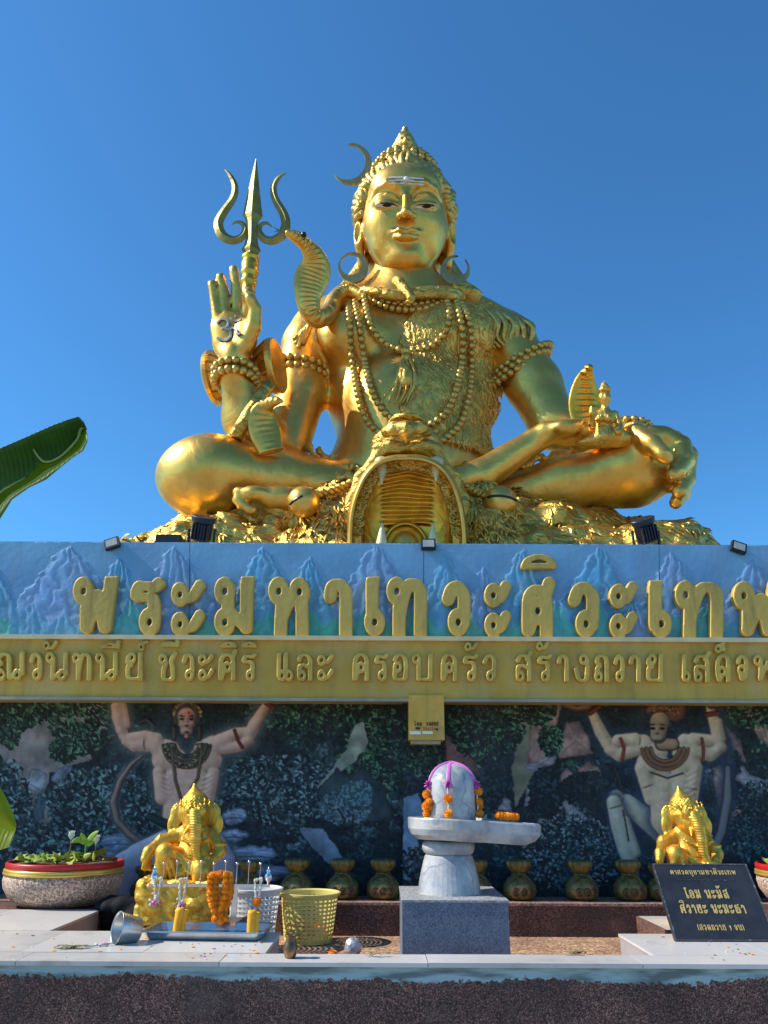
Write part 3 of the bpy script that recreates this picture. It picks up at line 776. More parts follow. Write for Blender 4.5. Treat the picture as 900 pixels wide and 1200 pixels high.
# ---------------------------------------------------------------- small goddess with cobra hood on the knee
G = Field()
pe(G, (709, 466, 5.45), (7, 7, 8.5), .02); pe(G, (709, 457, 5.46), (6, 6, 5), .02)
pc(G, (709, 474, 5.46, 3.5), (709, 480, 5.47, 4), .02)
pe(G, (708, 489, 5.48), (14, 8, 10), .03); pe(G, (703, 490, 5.4), (5, 5, 5), .02); pe(G, (713, 490, 5.4), (5, 5, 5), .02)
pe(G, (708, 503, 5.48), (11, 8, 14), .03); pe(G, (708, 516, 5.52), (20, 12, 7), .05)
pchain(G, [(695, 484, 5.47, 4.2), (692, 496, 5.42, 3.8), (694, 484, 5.34, 3.4), (694, 478, 5.32, 3)], .02)
pchain(G, [(721, 485, 5.47, 4.2), (726, 498, 5.44, 3.8), (724, 506, 5.38, 3.4)], .02)
pe(G, (692, 520, 5.56), (18, 12, 5), .05); pe(G, (728, 514, 5.5), (16, 12, 9), .05)
pe(G, (745, 500, 5.6), (13, 9, 6), .05)
V, Fq = G.grid(.012); N = vnormals(V, Fq); V = V + N * (noise3(V, 3.2, 9, 3) * .007)[:, None]
gd = part('seated_goddess_figure', pymesh(V, Fq), M['gold_fur'], statue, smooth=True)
surf = part('goddess_crown', MB().lathe([(.045, 0), (.05, .02), (.035, .05), (.02, .08), (.004, .1)], tuple(P(709, 460, 5.45)), n=14).me(), M['gold_fur'], statue, smooth=True)
ribbed([(697, 520, 5.64, 12, 8), (692, 502, 5.66, 18, 6), (687, 484, 5.66, 20.5, 4), (685, 466, 5.64, 19, 4), (685, 450, 5.6, 14, 4), (687, 438, 5.54, 9, 4.5), (690, 432, 5.47, 6, 4), (692, 431, 5.43, 3, 2)],
       'cobra_hood', M['gold_dark'], statue, rib=.5, ribf=120, lobe=.15, sub=12, front=(.1, -1, -.1))

# ---------------------------------------------------------------- rock base with tiger skin
K = Field()
rk = random.Random(4)
top = [(148, 648), (162, 642), (182, 634), (205, 624), (232, 616), (262, 615), (290, 612), (320, 616), (350, 622), (380, 606), (398, 596), (548, 604), (575, 618), (600, 622), (630, 618), (665, 612), (700, 608), (735, 606), (770, 610), (798, 614), (818, 626), (824, 644)]
for i, (u_, v_) in enumerate(top):
    Yc = 5.75 + rk.uniform(-.1, .1); r_ = 22 if 190 < u_ < 800 else 16
    pc(K, (u_, v_ + r_ * .9, Yc, r_), (u_, v_ + 70, Yc - .25, r_ * 1.5), .15)
    if 200 < u_ < 800: pc(K, (u_ + 8, v_ + r_ + 6, 5.45, r_ * .9), (u_ + 4, v_ + 70, 5.3, r_ * 1.3), .12)
for i in range(46):
    u_ = rk.uniform(185, 800); 
    if 385 < u_ < 560: continue
    v_ = rk.uniform(622, 645); pe(K, (u_, v_, rk.uniform(5.3, 5.5)), (rk.uniform(8, 20), 12, rk.uniform(6, 14)), .05)
pe(K, (480, 650, 6.5), (300, 150, 52), .1)
pe(K, (477, 605, 5.42), (62, 75, 66), .03, 's')
for u_, sg in ((388, -1), (565, 1)):
    pc(K, (u_ + sg * 2, 588, 5.62, 20), (u_ + sg * 8, 650, 5.4, 30), .12)
V, Fq = K.grid(.03)
V, Fq = V, Fq; N = vnormals(V, Fq)
V = V + N * (noise3(V * np.array((1, 1, 1.6)), 1.5, 11, 5) * .045)[:, None] + N * (np.abs(noise3(V, 3.0, 12, 2)) * .03)[:, None]
V[:, 2] = np.maximum(V[:, 2], BASE_Z + .004 * rng.random(len(V)))
part('rock_base', pymesh(V, Fq), M['gold_rock'], statue, smooth=True)
# fur tufts hanging over the rock
fx = (V - CAM) @ _r / ((V - CAM) @ _f) * FPX + 450
fz = 600 - (V - CAM) @ _u / ((V - CAM) @ _f) * FPX
msk = (N[:, 1] < -.1) & (fz < 648) & (rng.random(len(V)) < np.where((abs(fx - 477) < 130), 1.0, .12))
mb = fur(V, N, 2300, .09, .010, (.1, -.3, -1), 2, mask=msk)
part('fur_tufts', mb.me(), M['gold_fur'], statue, smooth=True, kind='stuff')

# ---------------------------------------------------------------- roaring tiger head
# mouth outline (u, v) from lower left round the top to lower right
rim = [(411, 652), (411, 625), (413, 600), (419, 578), (428, 559), (441, 545), (458, 538.5), (477, 537), (496, 538.5), (512, 545), (525, 558), (534, 577), (540, 600), (543, 625), (543, 652)]
rim = spline([(u_, v_) for u_, v_ in rim], 6)
rc = (477, 600)
def rY(v): return 5.10 + (650 - v) * -.0010
nR = len(rim); rings = []
# outside in: (scale about the centre, depth offset)
prof = [(1.06, .30), (1.075, .12), (1.05, .01), (1.0, -.02), (.965, .0), (.955, .06), (.95, .10), (.90, .12), (.83, .12), (.80, .13), (.775, .16), (.75, .20)]
for sc_, dy in prof: rings.append([P(rc[0] + (u_ - rc[0]) * sc_, min(652, rc[1] + (v_ - rc[1]) * sc_) if v_ < 640 else 652, rY(v_) + dy) for u_, v_ in rim])
vs = [p for rr in rings for p in rr]; fs = []
for a in range(len(rings) - 1):
    for k in range(nR - 1): fs.append((a * nR + k, a * nR + k + 1, (a + 1) * nR + k + 1, (a + 1) * nR + k))
head_t = part('tiger_mouth', pymesh(vs, fs), M['gold'], statue, smooth=True)
# palate with cross ridges running from the upper gum down into the throat
vs = []; nu, nv = 40, 70
for j in range(nv + 1):
    t = j / nv; v_ = 546 + t * 100
    hw = 20 + 31 * min(1, (t * 2.2)) ** .8
    for i in range(nu + 1):
        s_ = -1 + 2 * i / nu; u_ = 477 + s_ * hw
        Yd = 5.235 + .20 * math.sin(min(1, t * 1.25) * math.pi / 2) - .10 * abs(s_) ** 3 * min(1, t * 2)
        if t < .74: Yd -= .034 * (.5 + .5 * math.sin(t * 66 + 1.2 * math.cos(s_ * 2.0) + .5 * math.sin(s_ * 5 + t * 9))) ** 1.3 * max(0, 1 - abs(s_ * hw / 33) ** 4)
        vs.append(P(u_, v_ - 3 * math.cos(s_ * 1.5) * (1 - t), Yd))
fs = [(j * (nu + 1) + i, j * (nu + 1) + i + 1, (j + 1) * (nu + 1) + i + 1, (j + 1) * (nu + 1) + i) for j in range(nv) for i in range(nu)]
part('palate', pymesh(vs, fs), M['gold_dark'], head_t, smooth=True)
# curled gum ornament
mb = MB()
for k in range(74):
    t = k / 73; i = int(t * (nR - 1)); u_, v_ = rim[i]
    if v_ > 634: continue
    for q, sc_ in enumerate((.925, .87, .835)):
        c = P(rc[0] + (u_ - rc[0]) * sc_, rc[1] + (v_ - rc[1]) * sc_, rY(v_) + .10); a0 = rk.uniform(0, 6); rr = rk.uniform(.016, .026)
        mb.tube([c + np.array((rr * math.cos(a0 + b), -.01, rr * math.sin(a0 + b))) for b in np.linspace(0, 4.6, 7)], .0085, 5)
part('gum_curls', mb.me(), M['gold_rock'], head_t, smooth=True, kind='stuff')
def fang(u0, v0, u1, v1, w, Y0, Y1):
    a, b = P(u0, v0, Y0), P(u1, v1, Y1); s_ = S(u0, v0, Y0)
    pts = [a + (b - a) * t for t in (0, .08, .3, .6, .85, 1)]
    part('fang', MB().tube(pts, [w * s_ * k for k in (1.15, 1.05, .9, .58, .24, .03)], 16).me(), M['fang'], head_t, smooth=True)
fang(447.2, 541, 447.4, 568, 7.6, 5.12, 5.03); fang(511.5, 541, 510.8, 565, 7.6, 5.12, 5.03)
fang(447, 646, 447.8, 611, 7.5, 5.06, 5.04); fang(507, 646, 507, 612, 7.0, 5.06, 5.04)
mb = MB().lathe([(24 * .0062, 0), (24 * .0062, .02), (20 * .0062, .05), (15 * .0062, .07)], (0, 0, 0), n=30)
# throat arch and tongue
vs = []; n = 28
for i in range(n + 1):
    a = math.pi * i / n
    for (k_, dy) in ((1.12, -.02), (1.0, -.06), (.92, -.02), (.86, .04), (.5, .05)):
        vs.append(P(475 - math.cos(a) * 24.5 * k_, 641 - math.sin(a) * 27 * k_, 5.40 + dy))
fs = [(i * 5 + k, i * 5 + k + 1, i * 5 + 6 + k, i * 5 + 5 + k) for i in range(n) for k in range(4)]
part('throat_arch', pymesh(vs, fs), M['gold_dark'], head_t, smooth=True)
TG = Field(); pe(TG, (475, 640, 5.27), (17, 12, 19), .04); pe(TG, (475, 655, 5.25), (22, 14, 16), .04)
V, Fq = TG.grid(.02); part('tongue', pymesh(V, Fq), M['gold'], head_t, smooth=True)
# muzzle, nose and brow of the tiger
Z = Field()
pe(Z, (477, 522, 5.55), (42, 34, 22), .08)
pe(Z, (457, 526, 5.24), (22, 15, 10.5), .02); pe(Z, (497, 526, 5.24), (22, 15, 10.5), .02)
pchain(Z, [(441, 536, 5.24, 7), (424, 560, 5.3, 8), (414, 590, 5.36, 10), (408, 625, 5.4, 14), (405, 650, 5.4, 16)], .05)
pchain(Z, [(513, 536, 5.24, 7), (530, 560, 5.3, 8), (541, 590, 5.36, 10), (547, 625, 5.4, 14), (550, 650, 5.4, 16)], .05)
pchain(Z, [(452, 506, 5.2, 6), (462, 502, 5.12, 7.5), (477, 503, 5.08, 9), (492, 502, 5.12, 7.5), (502, 506, 5.2, 6)], .03)
pe(Z, (477, 500, 5.35), (24, 34, 9), .05); pchain(Z, [(477, 508, 5.08, 8), (477, 518, 5.12, 4)], .02)
for sx in (-1, 1):
    pchain(Z, [(477 + sx * 8, 518, 5.0, 2.6), (477 + sx * 13, 514, 4.98, 3.6), (477 + sx * 20, 508, 5.0, 3.4), (477 + sx * 20, 505, 5.02, 2)], .012, 's')
pe(Z, (477, 530, 5.06), (1.6, 9, 9), .012, 's')
V, Fq = Z.grid(.014); N = vnormals(V, Fq); V = V + N * (noise3(V, 5.0, 15, 3) * .004)[:, None]
part('tiger_muzzle', pymesh(V, Fq), M['gold_rock'], head_t, smooth=True)

# ankle bells and twisted ankle cords
def ankle_bell(u, v, Y, rp, slit):
    r_ = rp * S(u, v, Y); b_ = part('ankle_bell', MB().ball((0, 0, 0), r_, 28, 18).me(), M['gold'], statue, True, loc=P(u, v, Y))
    mb = MB(); n_ = 14
    for i in range(n_ + 1):
        pass
    pts = []
    for i in range(n_ + 1):
        a = slit[0] + (slit[1] - slit[0]) * i / n_; d = np.array((math.cos(a) * math.cos(slit[2]), -.62 - .3 * math.sin(a * 0), math.sin(a * 0) + math.sin(slit[2]) * math.cos(a))); d /= np.linalg.norm(d)
        pts.append(P(u, v, Y) + d * r_ * 1.002)
    mb.tube(pts, .010, 6); part('slit', mb.me(), M['eye_black'], b_).location = Vector(-np.array(P(u, v, Y)))
ankle_bell(356, 588, 5.27, 19, (1.55, 3.1, .45)); ankle_bell(586.5, 588.5, 5.35, 19.5, (.1, 3.0, -.12))
def cord(pts, w):
    q = spline([list(P(*p)) for p in pts], 14); mb = MB(); s_ = S(*pts[0]); n_ = len(q)
    for ph in (0, math.pi):
        mb.tube([q[i] + np.array((0, math.cos(ph + i * .55), math.sin(ph + i * .55))) * w * s_ * .5 for i in range(n_)], w * s_ * .62, 8)
    part('ankle_cord', mb.me(), M['gold_fur'], statue, smooth=True)
cord([(362, 584, 5.34), (376, 578, 5.36), (392, 574, 5.38), (408, 568, 5.4), (424, 562, 5.5)], 5.5)
cord([(580, 582, 5.45), (566, 579, 5.4), (552, 574, 5.4), (538, 566, 5.5)], 5.0)
# folds of cloth about the waist
mb = MB()
for (pts, w) in (([(392, 540, 6.0), (402, 550, 5.95), (414, 548, 5.9), (426, 552, 5.9)], 6), ([(372, 530, 6.05), (385, 537, 6.0), (398, 545, 5.95)], 5), ([(388, 552, 5.9), (404, 560, 5.85), (420, 560, 5.8)], 6),
                 ([(545, 548, 5.95), (562, 545, 5.95), (578, 541, 5.98), (592, 534, 6.0)], 5), ([(540, 556, 5.85), (560, 556, 5.9), (590, 548, 5.9), (610, 540, 5.88)], 5), ([(360, 524, 6.05), (376, 541, 5.95), (396, 556, 5.9)], 5),
                 ([(600, 552, 5.86), (625, 540, 5.86), (650, 534, 5.84), (672, 528, 5.8)], 5)):
    q = spline([list(P(*p)) for p in pts], 5); mb.tube([p_ + np.array((0, 0, .02 * math.sin(i * 1.3))) for i, p_ in enumerate(q)], [w * .0065 * (1 + .35 * math.sin(i * 2.1)) for i in range(len(q))], 8)
part('waist_cloth', mb.me(), M['gold_fur'], statue, smooth=True, kind='stuff')
# ------------------------------------------------------------------ painted reliefs (colour + height rasters in photo pixels)
def lin(c): c = np.asarray(c, float); return np.where(c <= .04045, c / 12.92, ((c + .055) / 1.055) ** 2.4)
class Paint:
    def __init__(s, u0, u1, v0, v1):
        s.u0, s.v0 = u0, v0; s.W, s.H = u1 - u0 + 1, v1 - v0 + 1
        s.c = np.zeros((s.H, s.W, 3)); s.z = np.zeros((s.H, s.W)); s.U, s.V = np.meshgrid(np.arange(u0, u1 + 1.), np.arange(v0, v1 + 1.))
    def win(s, a, b, c, d):
        x0 = max(0, int(a - s.u0)); x1 = min(s.W, int(b - s.u0) + 2); y0 = max(0, int(c - s.v0)); y1 = min(s.H, int(d - s.v0) + 2)
        return (slice(y0, y1), slice(x0, x1)) if x1 > x0 and y1 > y0 else None
    def leaf(s, u, v, L, w, a, col, z=1.0):
        q = s.win(u - L, u + L, v - L, v + L)
        if q is None: return
        x = s.U[q] - u; y = s.V[q] - v; p = (x * math.cos(a) + y * math.sin(a)) / L; r = (-x * math.sin(a) + y * math.cos(a)) / w
        m = np.clip(1.3 - (p * p + r * r), 0, 1)[..., None]; m = np.minimum(m * 2, 1)
        s.c[q] = s.c[q] * (1 - m) + np.array(col) * (1 - .25 * np.clip(r, -1, 1)[..., None]) * m
        s.z[q] = np.maximum(s.z[q], m[..., 0] * z)
    def limb(s, pts, col, edge=(.12, .09, .08), ew=1.4, z=5, shade=.55, glow=None, gw=7):
        q = s.win(min(p[0] - p[2] for p in pts) - gw - 2, max(p[0] + p[2] for p in pts) + gw + 2, min(p[1] - p[2] for p in pts) - gw - 2, max(p[1] + p[2] for p in pts) + gw + 2)
        if q is None: return
        U, V = s.U[q], s.V[q]; D = np.full(U.shape, 99.); Rr = np.ones(U.shape); side = np.zeros(U.shape)
        for a, b in zip(pts[:-1], pts[1:]):
            dx, dy = b[0] - a[0], b[1] - a[1]; L2 = dx * dx + dy * dy + 1e-6
            t = np.clip(((U - a[0]) * dx + (V - a[1]) * dy) / L2, 0, 1); r = a[2] + (b[2] - a[2]) * t
            ex, ey = U - a[0] - t * dx, V - a[1] - t * dy
            d = np.hypot(ex, ey) - r
            m = d < D; D = np.where(m, d, D); Rr = np.where(m, r, Rr); side = np.where(m, (ex * .6 + ey * .8) / (r + 1e-6), side)
        if glow is not None:
            g = np.clip(1 - D / gw, 0, 1)[..., None] * (D > 0)[..., None] * .8; s.c[q] = s.c[q] * (1 - g) + np.array(glow) * g
        m = np.clip(.5 - D, 0, 1)[..., None]; e = np.clip(1 - np.abs(D + ew * .5) / ew, 0, 1)[..., None]
        tt = np.clip(-D / Rr, 0, 1); k = (1 - shade) + shade * np.sqrt(tt * (2 - tt)); k = k * (1 - .22 * np.clip(side, -1, 1))
        cc = np.array(col) * k[..., None]; cc = cc * (1 - e * .8) + np.array(edge) * e * .8
        s.c[q] = s.c[q] * (1 - m) + cc * m; s.z[q] = np.maximum(s.z[q], m[..., 0] * (z * np.sqrt(tt * (2 - tt)) + .5))
    def vn(s, q, sc, seed, octv=3):
        U, V = s.U[q], s.V[q]; out = np.zeros(U.shape); amp = 1.0; tot = 0
        for o in range(octv):
            x, y = U / sc + seed * 7.3, V / sc + seed * 3.1; xi, yi = np.floor(x), np.floor(y); fx, fy = x - xi, y - yi; fx = fx * fx * (3 - 2 * fx); fy = fy * fy * (3 - 2 * fy)
            h = lambda a, b: np.modf(np.abs(np.sin(a * 127.1 + b * 311.7 + seed) * 43758.5453))[0]
            out += amp * ((h(xi, yi) * (1 - fx) + h(xi + 1, yi) * fx) * (1 - fy) + (h(xi, yi + 1) * (1 - fx) + h(xi + 1, yi + 1) * fx) * fy); tot += amp; amp *= .5; sc *= .5
        return out / tot * 2 - 1
    def figure(s, limbs, col, dark=(.10, .06, .05), glow=None, gw=8, k=1.5, rel=5, lightd=(-.55, -.6), warm=(1.0, .9, .8)):
        """airbrushed body: every muscle adds a rounded swelling, the whole is shaded from its own relief"""
        allp = [p for l in limbs for p in l]; g_ = gw + 3
        q = s.win(min(p[0] - p[2] for p in allp) - g_, max(p[0] + p[2] for p in allp) + g_, min(p[1] - p[2] for p in allp) - g_, max(p[1] + p[2] for p in allp) + g_)
        U, V = s.U[q], s.V[q]; D = np.full(U.shape, 99.); Hs = np.zeros(U.shape)
        for pts in limbs:
            if len(pts) == 1: pts = [pts[0], (pts[0][0] + .01, pts[0][1], pts[0][2])]
            Dl = np.full(U.shape, 99.); Rl = np.ones(U.shape)
            for a, b in zip(pts[:-1], pts[1:]):
                dx, dy = b[0] - a[0], b[1] - a[1]; t = np.clip(((U - a[0]) * dx + (V - a[1]) * dy) / (dx * dx + dy * dy + 1e-6), 0, 1); r = a[2] + (b[2] - a[2]) * t
                d = np.hypot(U - a[0] - t * dx, V - a[1] - t * dy) - r; m = d < Dl; Dl = np.where(m, d, Dl); Rl = np.where(m, r, Rl)
            hl = np.sqrt(np.clip(1 - (np.clip(Dl, -Rl, 0) / Rl + 1) ** 2, 0, 1)) * (3 + .35 * np.minimum(Rl, 16) + np.where(Rl < 9.6, 1.6, 0)) * (Dl < 0)
            Hs = np.logaddexp(Hs / k, hl / k) * k; h = np.clip(.5 + .5 * (D - Dl) / 1.2, 0, 1); D = D * (1 - h) + Dl * h - 1.2 * h * (1 - h)
        Hs -= Hs.min(); gy, gx = np.gradient(Hs); g2 = 1.15; nz = 1 / np.sqrt(1 + (gx * g2) ** 2 + (gy * g2) ** 2)
        nl = (-gx * g2 * lightd[0] - gy * g2 * lightd[1]) * nz * .75 + nz * .66; lap = np.gradient(gy, axis=0) + np.gradient(gx, axis=1)
        sh = np.clip(nl, 0, 1.2) - .55 * np.clip(lap, 0, .8)
        tex = s.vn(q, 5, 3.3)
        kk_ = np.clip(.26 + .92 * sh + .08 * tex, 0, 1.25)[..., None]; c = np.array(dark) * (1 - np.minimum(kk_, 1)) + np.array(col) * kk_
        if glow is not None: g = (np.clip(1 - D / gw, 0, 1) ** 1.3)[..., None] * (D > 0)[..., None] * .75; s.c[q] = s.c[q] * (1 - g) + np.array(glow) * g
        m = np.clip(.5 - D, 0, 1)[..., None]; e = np.clip(1 - np.abs(D + .4) / 1.0, 0, 1)[..., None] * .7; c = c * (1 - e) + np.array(dark) * e
        s.c[q] = s.c[q] * (1 - m) + c * m; s.z[q] = np.maximum(s.z[q], m[..., 0] * np.clip(Hs, 0, 12) * rel / 7)
    def line(s, pts, w, col, a=.8):
        pts = [tuple(p) for p in spline(pts, 5)]; q = s.win(min(p[0] for p in pts) - 4, max(p[0] for p in pts) + 4, min(p[1] for p in pts) - 4, max(p[1] for p in pts) + 4); U, V = s.U[q], s.V[q]; D = np.full(U.shape, 99.)
        for p, r in zip(pts[:-1], pts[1:]):
            dx, dy = r[0] - p[0], r[1] - p[1]; t = np.clip(((U - p[0]) * dx + (V - p[1]) * dy) / (dx * dx + dy * dy + 1e-6), 0, 1); D = np.minimum(D, np.hypot(U - p[0] - t * dx, V - p[1] - t * dy))
        m = np.clip(w + .5 - D, 0, 1)[..., None] * a; s.c[q] = s.c[q] * (1 - m) + np.array(col) * m
    def poly(s, pts, col, tex=.1, edge=None, z=2, seed=0):
        us = [p[0] for p in pts]; vs = [p[1] for p in pts]; q = s.win(min(us) - 3, max(us) + 3, min(vs) - 3, max(vs) + 3)
        if q is None: return
        U, V = s.U[q], s.V[q]; ins = np.zeros(U.shape, bool); D = np.full(U.shape, 99.)
        n = len(pts)
        wob = 2.6 * s.vn(q, 6, seed + 1)
        for i in range(n):
            x1, y1 = pts[i]; x2, y2 = pts[(i + 1) % n]
            c = ((y1 > V) != (y2 > V)) & (U < (x2 - x1) * (V - y1) / (y2 - y1 + 1e-9) + x1); ins ^= c
            dx, dy = x2 - x1, y2 - y1; t = np.clip(((U - x1) * dx + (V - y1) * dy) / (dx * dx + dy * dy + 1e-6), 0, 1); D = np.minimum(D, np.hypot(U - x1 - t * dx, V - y1 - t * dy))
        D = np.where(ins, D, -D) + wob
        m = np.clip(D + .5, 0, 1)[..., None]
        nz = 2.2 * s.vn(q, 12, seed + 5, 4)
        cc = np.array(col) * (1 + tex * nz)[..., None]
        if edge is not None: e = np.clip(1 - np.abs(D - 1) / 1.6, 0, 1)[..., None] * .6; cc = cc * (1 - e) + np.array(edge) * e
        s.c[q] = s.c[q] * (1 - m) + cc * m; s.z[q] = np.maximum(s.z[q], m[..., 0] * np.minimum(np.abs(D) * .4, z))
    def mesh(s, Y, gain, name, root, m, zs=.0022, sub=None):
        uu = s.U.ravel(); vv = s.V.ravel()
        d = _r * ((uu[:, None] - 450) / FPX) - _u * ((vv[:, None] - 600) / FPX) + _f
        Pp = CAM + d * (Y / d[:, 1:2]); Pp[:, 1] -= s.z.ravel() * zs
        W_ = s.W; i = np.arange(s.H - 1)[:, None] * W_ + np.arange(W_ - 1)[None]; i = i.ravel()
        F = np.stack([i, i + W_, i + W_ + 1, i + 1], 1)
        me = pymesh(Pp, F); col = np.ones((len(uu), 4)); col[:, :3] = lin(np.clip(s.c.reshape(-1, 3) * gain, 0, 1))
        at = me.color_attributes.new('paint', 'FLOAT_COLOR', 'POINT'); at.data.foreach_set('color', col.astype(np.float32).ravel())
        return part(name, me, m, root, smooth=True)
M['mural'] = mat('mural_paint', (1, 1, 1), attr='paint', var=.25, vscale=9, rough=.75, bump=.15, bscale=60)
YM = 4.55            # mural plane
pr = random.Random(11)
def leaves(pt, n, cu, cv, ru, rv, pal, L=(2, 3.6), wr=.45, z=1.2, ang=None):
    for i in range(n):
        a = pr.uniform(0, 6.28); q = math.sqrt(pr.random()); u, v = cu + ru * q * math.cos(a), cv + rv * q * math.sin(a)
        l = pr.uniform(*L); pt.leaf(u, v, l, l * wr, pr.uniform(0, 3.14) if ang is None else ang + pr.gauss(0, .6), pal[min(len(pal) - 1, int(pr.random() ** 1.3 * len(pal)))], z)
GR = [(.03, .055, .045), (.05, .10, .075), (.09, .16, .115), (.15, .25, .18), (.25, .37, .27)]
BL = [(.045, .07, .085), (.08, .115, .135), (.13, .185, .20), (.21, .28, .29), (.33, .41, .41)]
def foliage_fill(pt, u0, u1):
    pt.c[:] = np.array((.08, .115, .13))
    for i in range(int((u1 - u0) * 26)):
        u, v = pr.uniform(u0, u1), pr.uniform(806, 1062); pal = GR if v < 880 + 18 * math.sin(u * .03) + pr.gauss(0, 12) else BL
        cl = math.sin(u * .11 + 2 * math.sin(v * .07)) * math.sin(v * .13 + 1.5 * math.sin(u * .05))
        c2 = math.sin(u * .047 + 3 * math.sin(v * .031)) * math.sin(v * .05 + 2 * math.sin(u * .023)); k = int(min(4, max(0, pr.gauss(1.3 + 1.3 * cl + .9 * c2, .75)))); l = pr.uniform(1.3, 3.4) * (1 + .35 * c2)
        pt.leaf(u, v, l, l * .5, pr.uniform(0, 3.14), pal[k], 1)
# ---- left mural
PL = Paint(-60, 473, 806, 1062); foliage_fill(PL, -60, 473)
PL.poly([(-60, 830), (20, 862), (45, 848), (60, 818), (100, 815), (130, 812), (125, 860), (110, 890), (80, 898), (60, 905), (52, 925), (60, 960), (50, 975), (40, 950), (30, 915), (0, 886), (-60, 880)], (.36, .34, .33), .16, seed=1)
def rocks(pt, pts, c, r0=7, seed=0):
    cx, cy = np.mean([p[0] for p in pts]), np.mean([p[1] for p in pts]); rr_ = random.Random(seed + int(cx))
    pt.poly(pts, c, .22, edge=tuple(k * .5 for k in c), z=3, seed=seed)
    for k in range(len(pts)):
        (x, y) = pts[k]; n_ = rr_.choice(((.30, .28, .30), tuple(q * .6 for q in c), tuple(min(1, q * 1.25) for q in c)))
        pt.line([(cx + (x - cx) * .86, cy + (y - cy) * .86), (cx + (x - cx) * .5 + rr_.uniform(-4, 4), cy + (y - cy) * .5 + rr_.uniform(-3, 3)), (cx + rr_.uniform(-5, 5), cy + rr_.uniform(-4, 4))], rr_.uniform(.3, 1.2), n_, .5)
rocks(PL, [(38, 900), (30, 915), (36, 935), (50, 930), (56, 905)], (.36, .38, .40), 6); rocks(PL, [(60, 915), (64, 900), (84, 896), (92, 912), (74, 925)], (.30, .33, .37), 6); rocks(PL, [(40, 940), (46, 930), (56, 938), (50, 960), (40, 965)], (.20, .26, .32), 5)
leaves(PL, 700, 20, 825, 48, 26, GR, ang=1.0); leaves(PL, 200, 12, 860, 12, 18, GR, ang=1.2)
leaves(PL, 900, 97, 845, 40, 40, GR, ang=.8); leaves(PL, 300, 75, 880, 16, 14, GR)
leaves(PL, 1300, 120, 945, 66, 48, BL); leaves(PL, 700, 12, 950, 26, 60, BL); leaves(PL, 500, 60, 990, 50, 26, BL)
leaves(PL, 700, 350, 830, 70, 30, GR); leaves(PL, 1300, 330, 925, 80, 40, BL); leaves(PL, 900, 440, 880, 36, 60, GR)
PL.poly([(425, 845), (432, 870), (418, 890), (400, 905), (385, 918), (372, 922), (390, 900), (405, 878), (415, 852)], (.40, .42, .38), .15, seed=2)
PL.poly([(372, 925), (395, 900), (410, 912), (425, 898), (450, 922), (460, 960), (420, 965), (376, 960)], (.13, .18, .19), .2, edge=(.05, .08, .09), seed=3)
leaves(PL, 500, 405, 945, 30, 22, [(.12, .18, .2), (.2, .28, .3), (.3, .38, .4)]); leaves(PL, 400, 418, 930, 18, 14, [(.15, .23, .25), (.27, .37, .39)])
PL.poly([(348, 968), (378, 972), (395, 992), (405, 1010), (385, 1012), (365, 990)], (.33, .38, .42), .15, seed=4)
for (a, b, w, h) in ((140, 985, 26, 13), (128, 1003, 20, 9), (275, 955, 16, 11), (272, 978, 20, 9), (290, 1000, 36, 12), (310, 1022, 34, 12), (120, 1030, 40, 14)):
    rocks(PL, [(a - w, b + h * .3), (a - w * .6, b - h * .5), (a + w * .2, b - h * .8), (a + w * .8, b - h * .5), (a + w, b + h * .2), (a + w * .5, b + h * .8), (a - w * .5, b + h)], (.36, .41, .48), seed=int(a)); PL.line([(a - w * .8, b), (a - w * .1, b - h * .25), (a + w * .8, b)], .8, (.55, .6, .66), .5); PL.line([(a - w * .8, b + h * .5), (a, b + h * .3), (a + w * .9, b + h * .45)], .7, (.12, .15, .2), .7)
for pts in ([(104, 868, 2.4), (112, 892, 3), (120, 900, 2)], [(108, 880, 2.5), (102, 862, 1.5)], [(112, 890, 2), (126, 872, 1.6), (138, 862, 1.6)], [(400, 975, 1.5), (404, 960, 1.2), (396, 948, 1)], [(412, 980, 1.5), (414, 955, 1)]):
    PL.limb(pts, (.10, .08, .09), ew=.5, z=1.5)
SK = (.66, .54, .47); GLW = (.27, .29, .29); DK = (.16, .09, .07)
PL.limb([(160, 848, 1.6), (172, 843, 2.2), (180, 850, 2.6), (178, 862, 2.6)], (.2, .18, .18), ew=.6)
PL.figure([[(168, 990, 4), (152, 978, 4.5), (138, 962, 4.5), (133, 940, 4.5), (141, 915, 3.8), (154, 896, 3), (166, 886, 2.4)]], (.44, .37, .34), DK, glow=GLW, gw=5)
PL.figure([[(248, 985, 15), (262, 1010, 16), (272, 1045, 13)], [(244, 1000, 12), (258, 1040, 10)]], (.56, .53, .56), (.2, .18, .22), glow=GLW)
PL.figure([[(210, 985, 20), (180, 1000, 20), (150, 1016, 20), (138, 1056, 22)], [(200, 982, 12), (160, 1000, 12)], [(150, 1030, 10), (150, 1058, 14)]], (.58, .55, .58), (.2, .18, .22), glow=GLW)
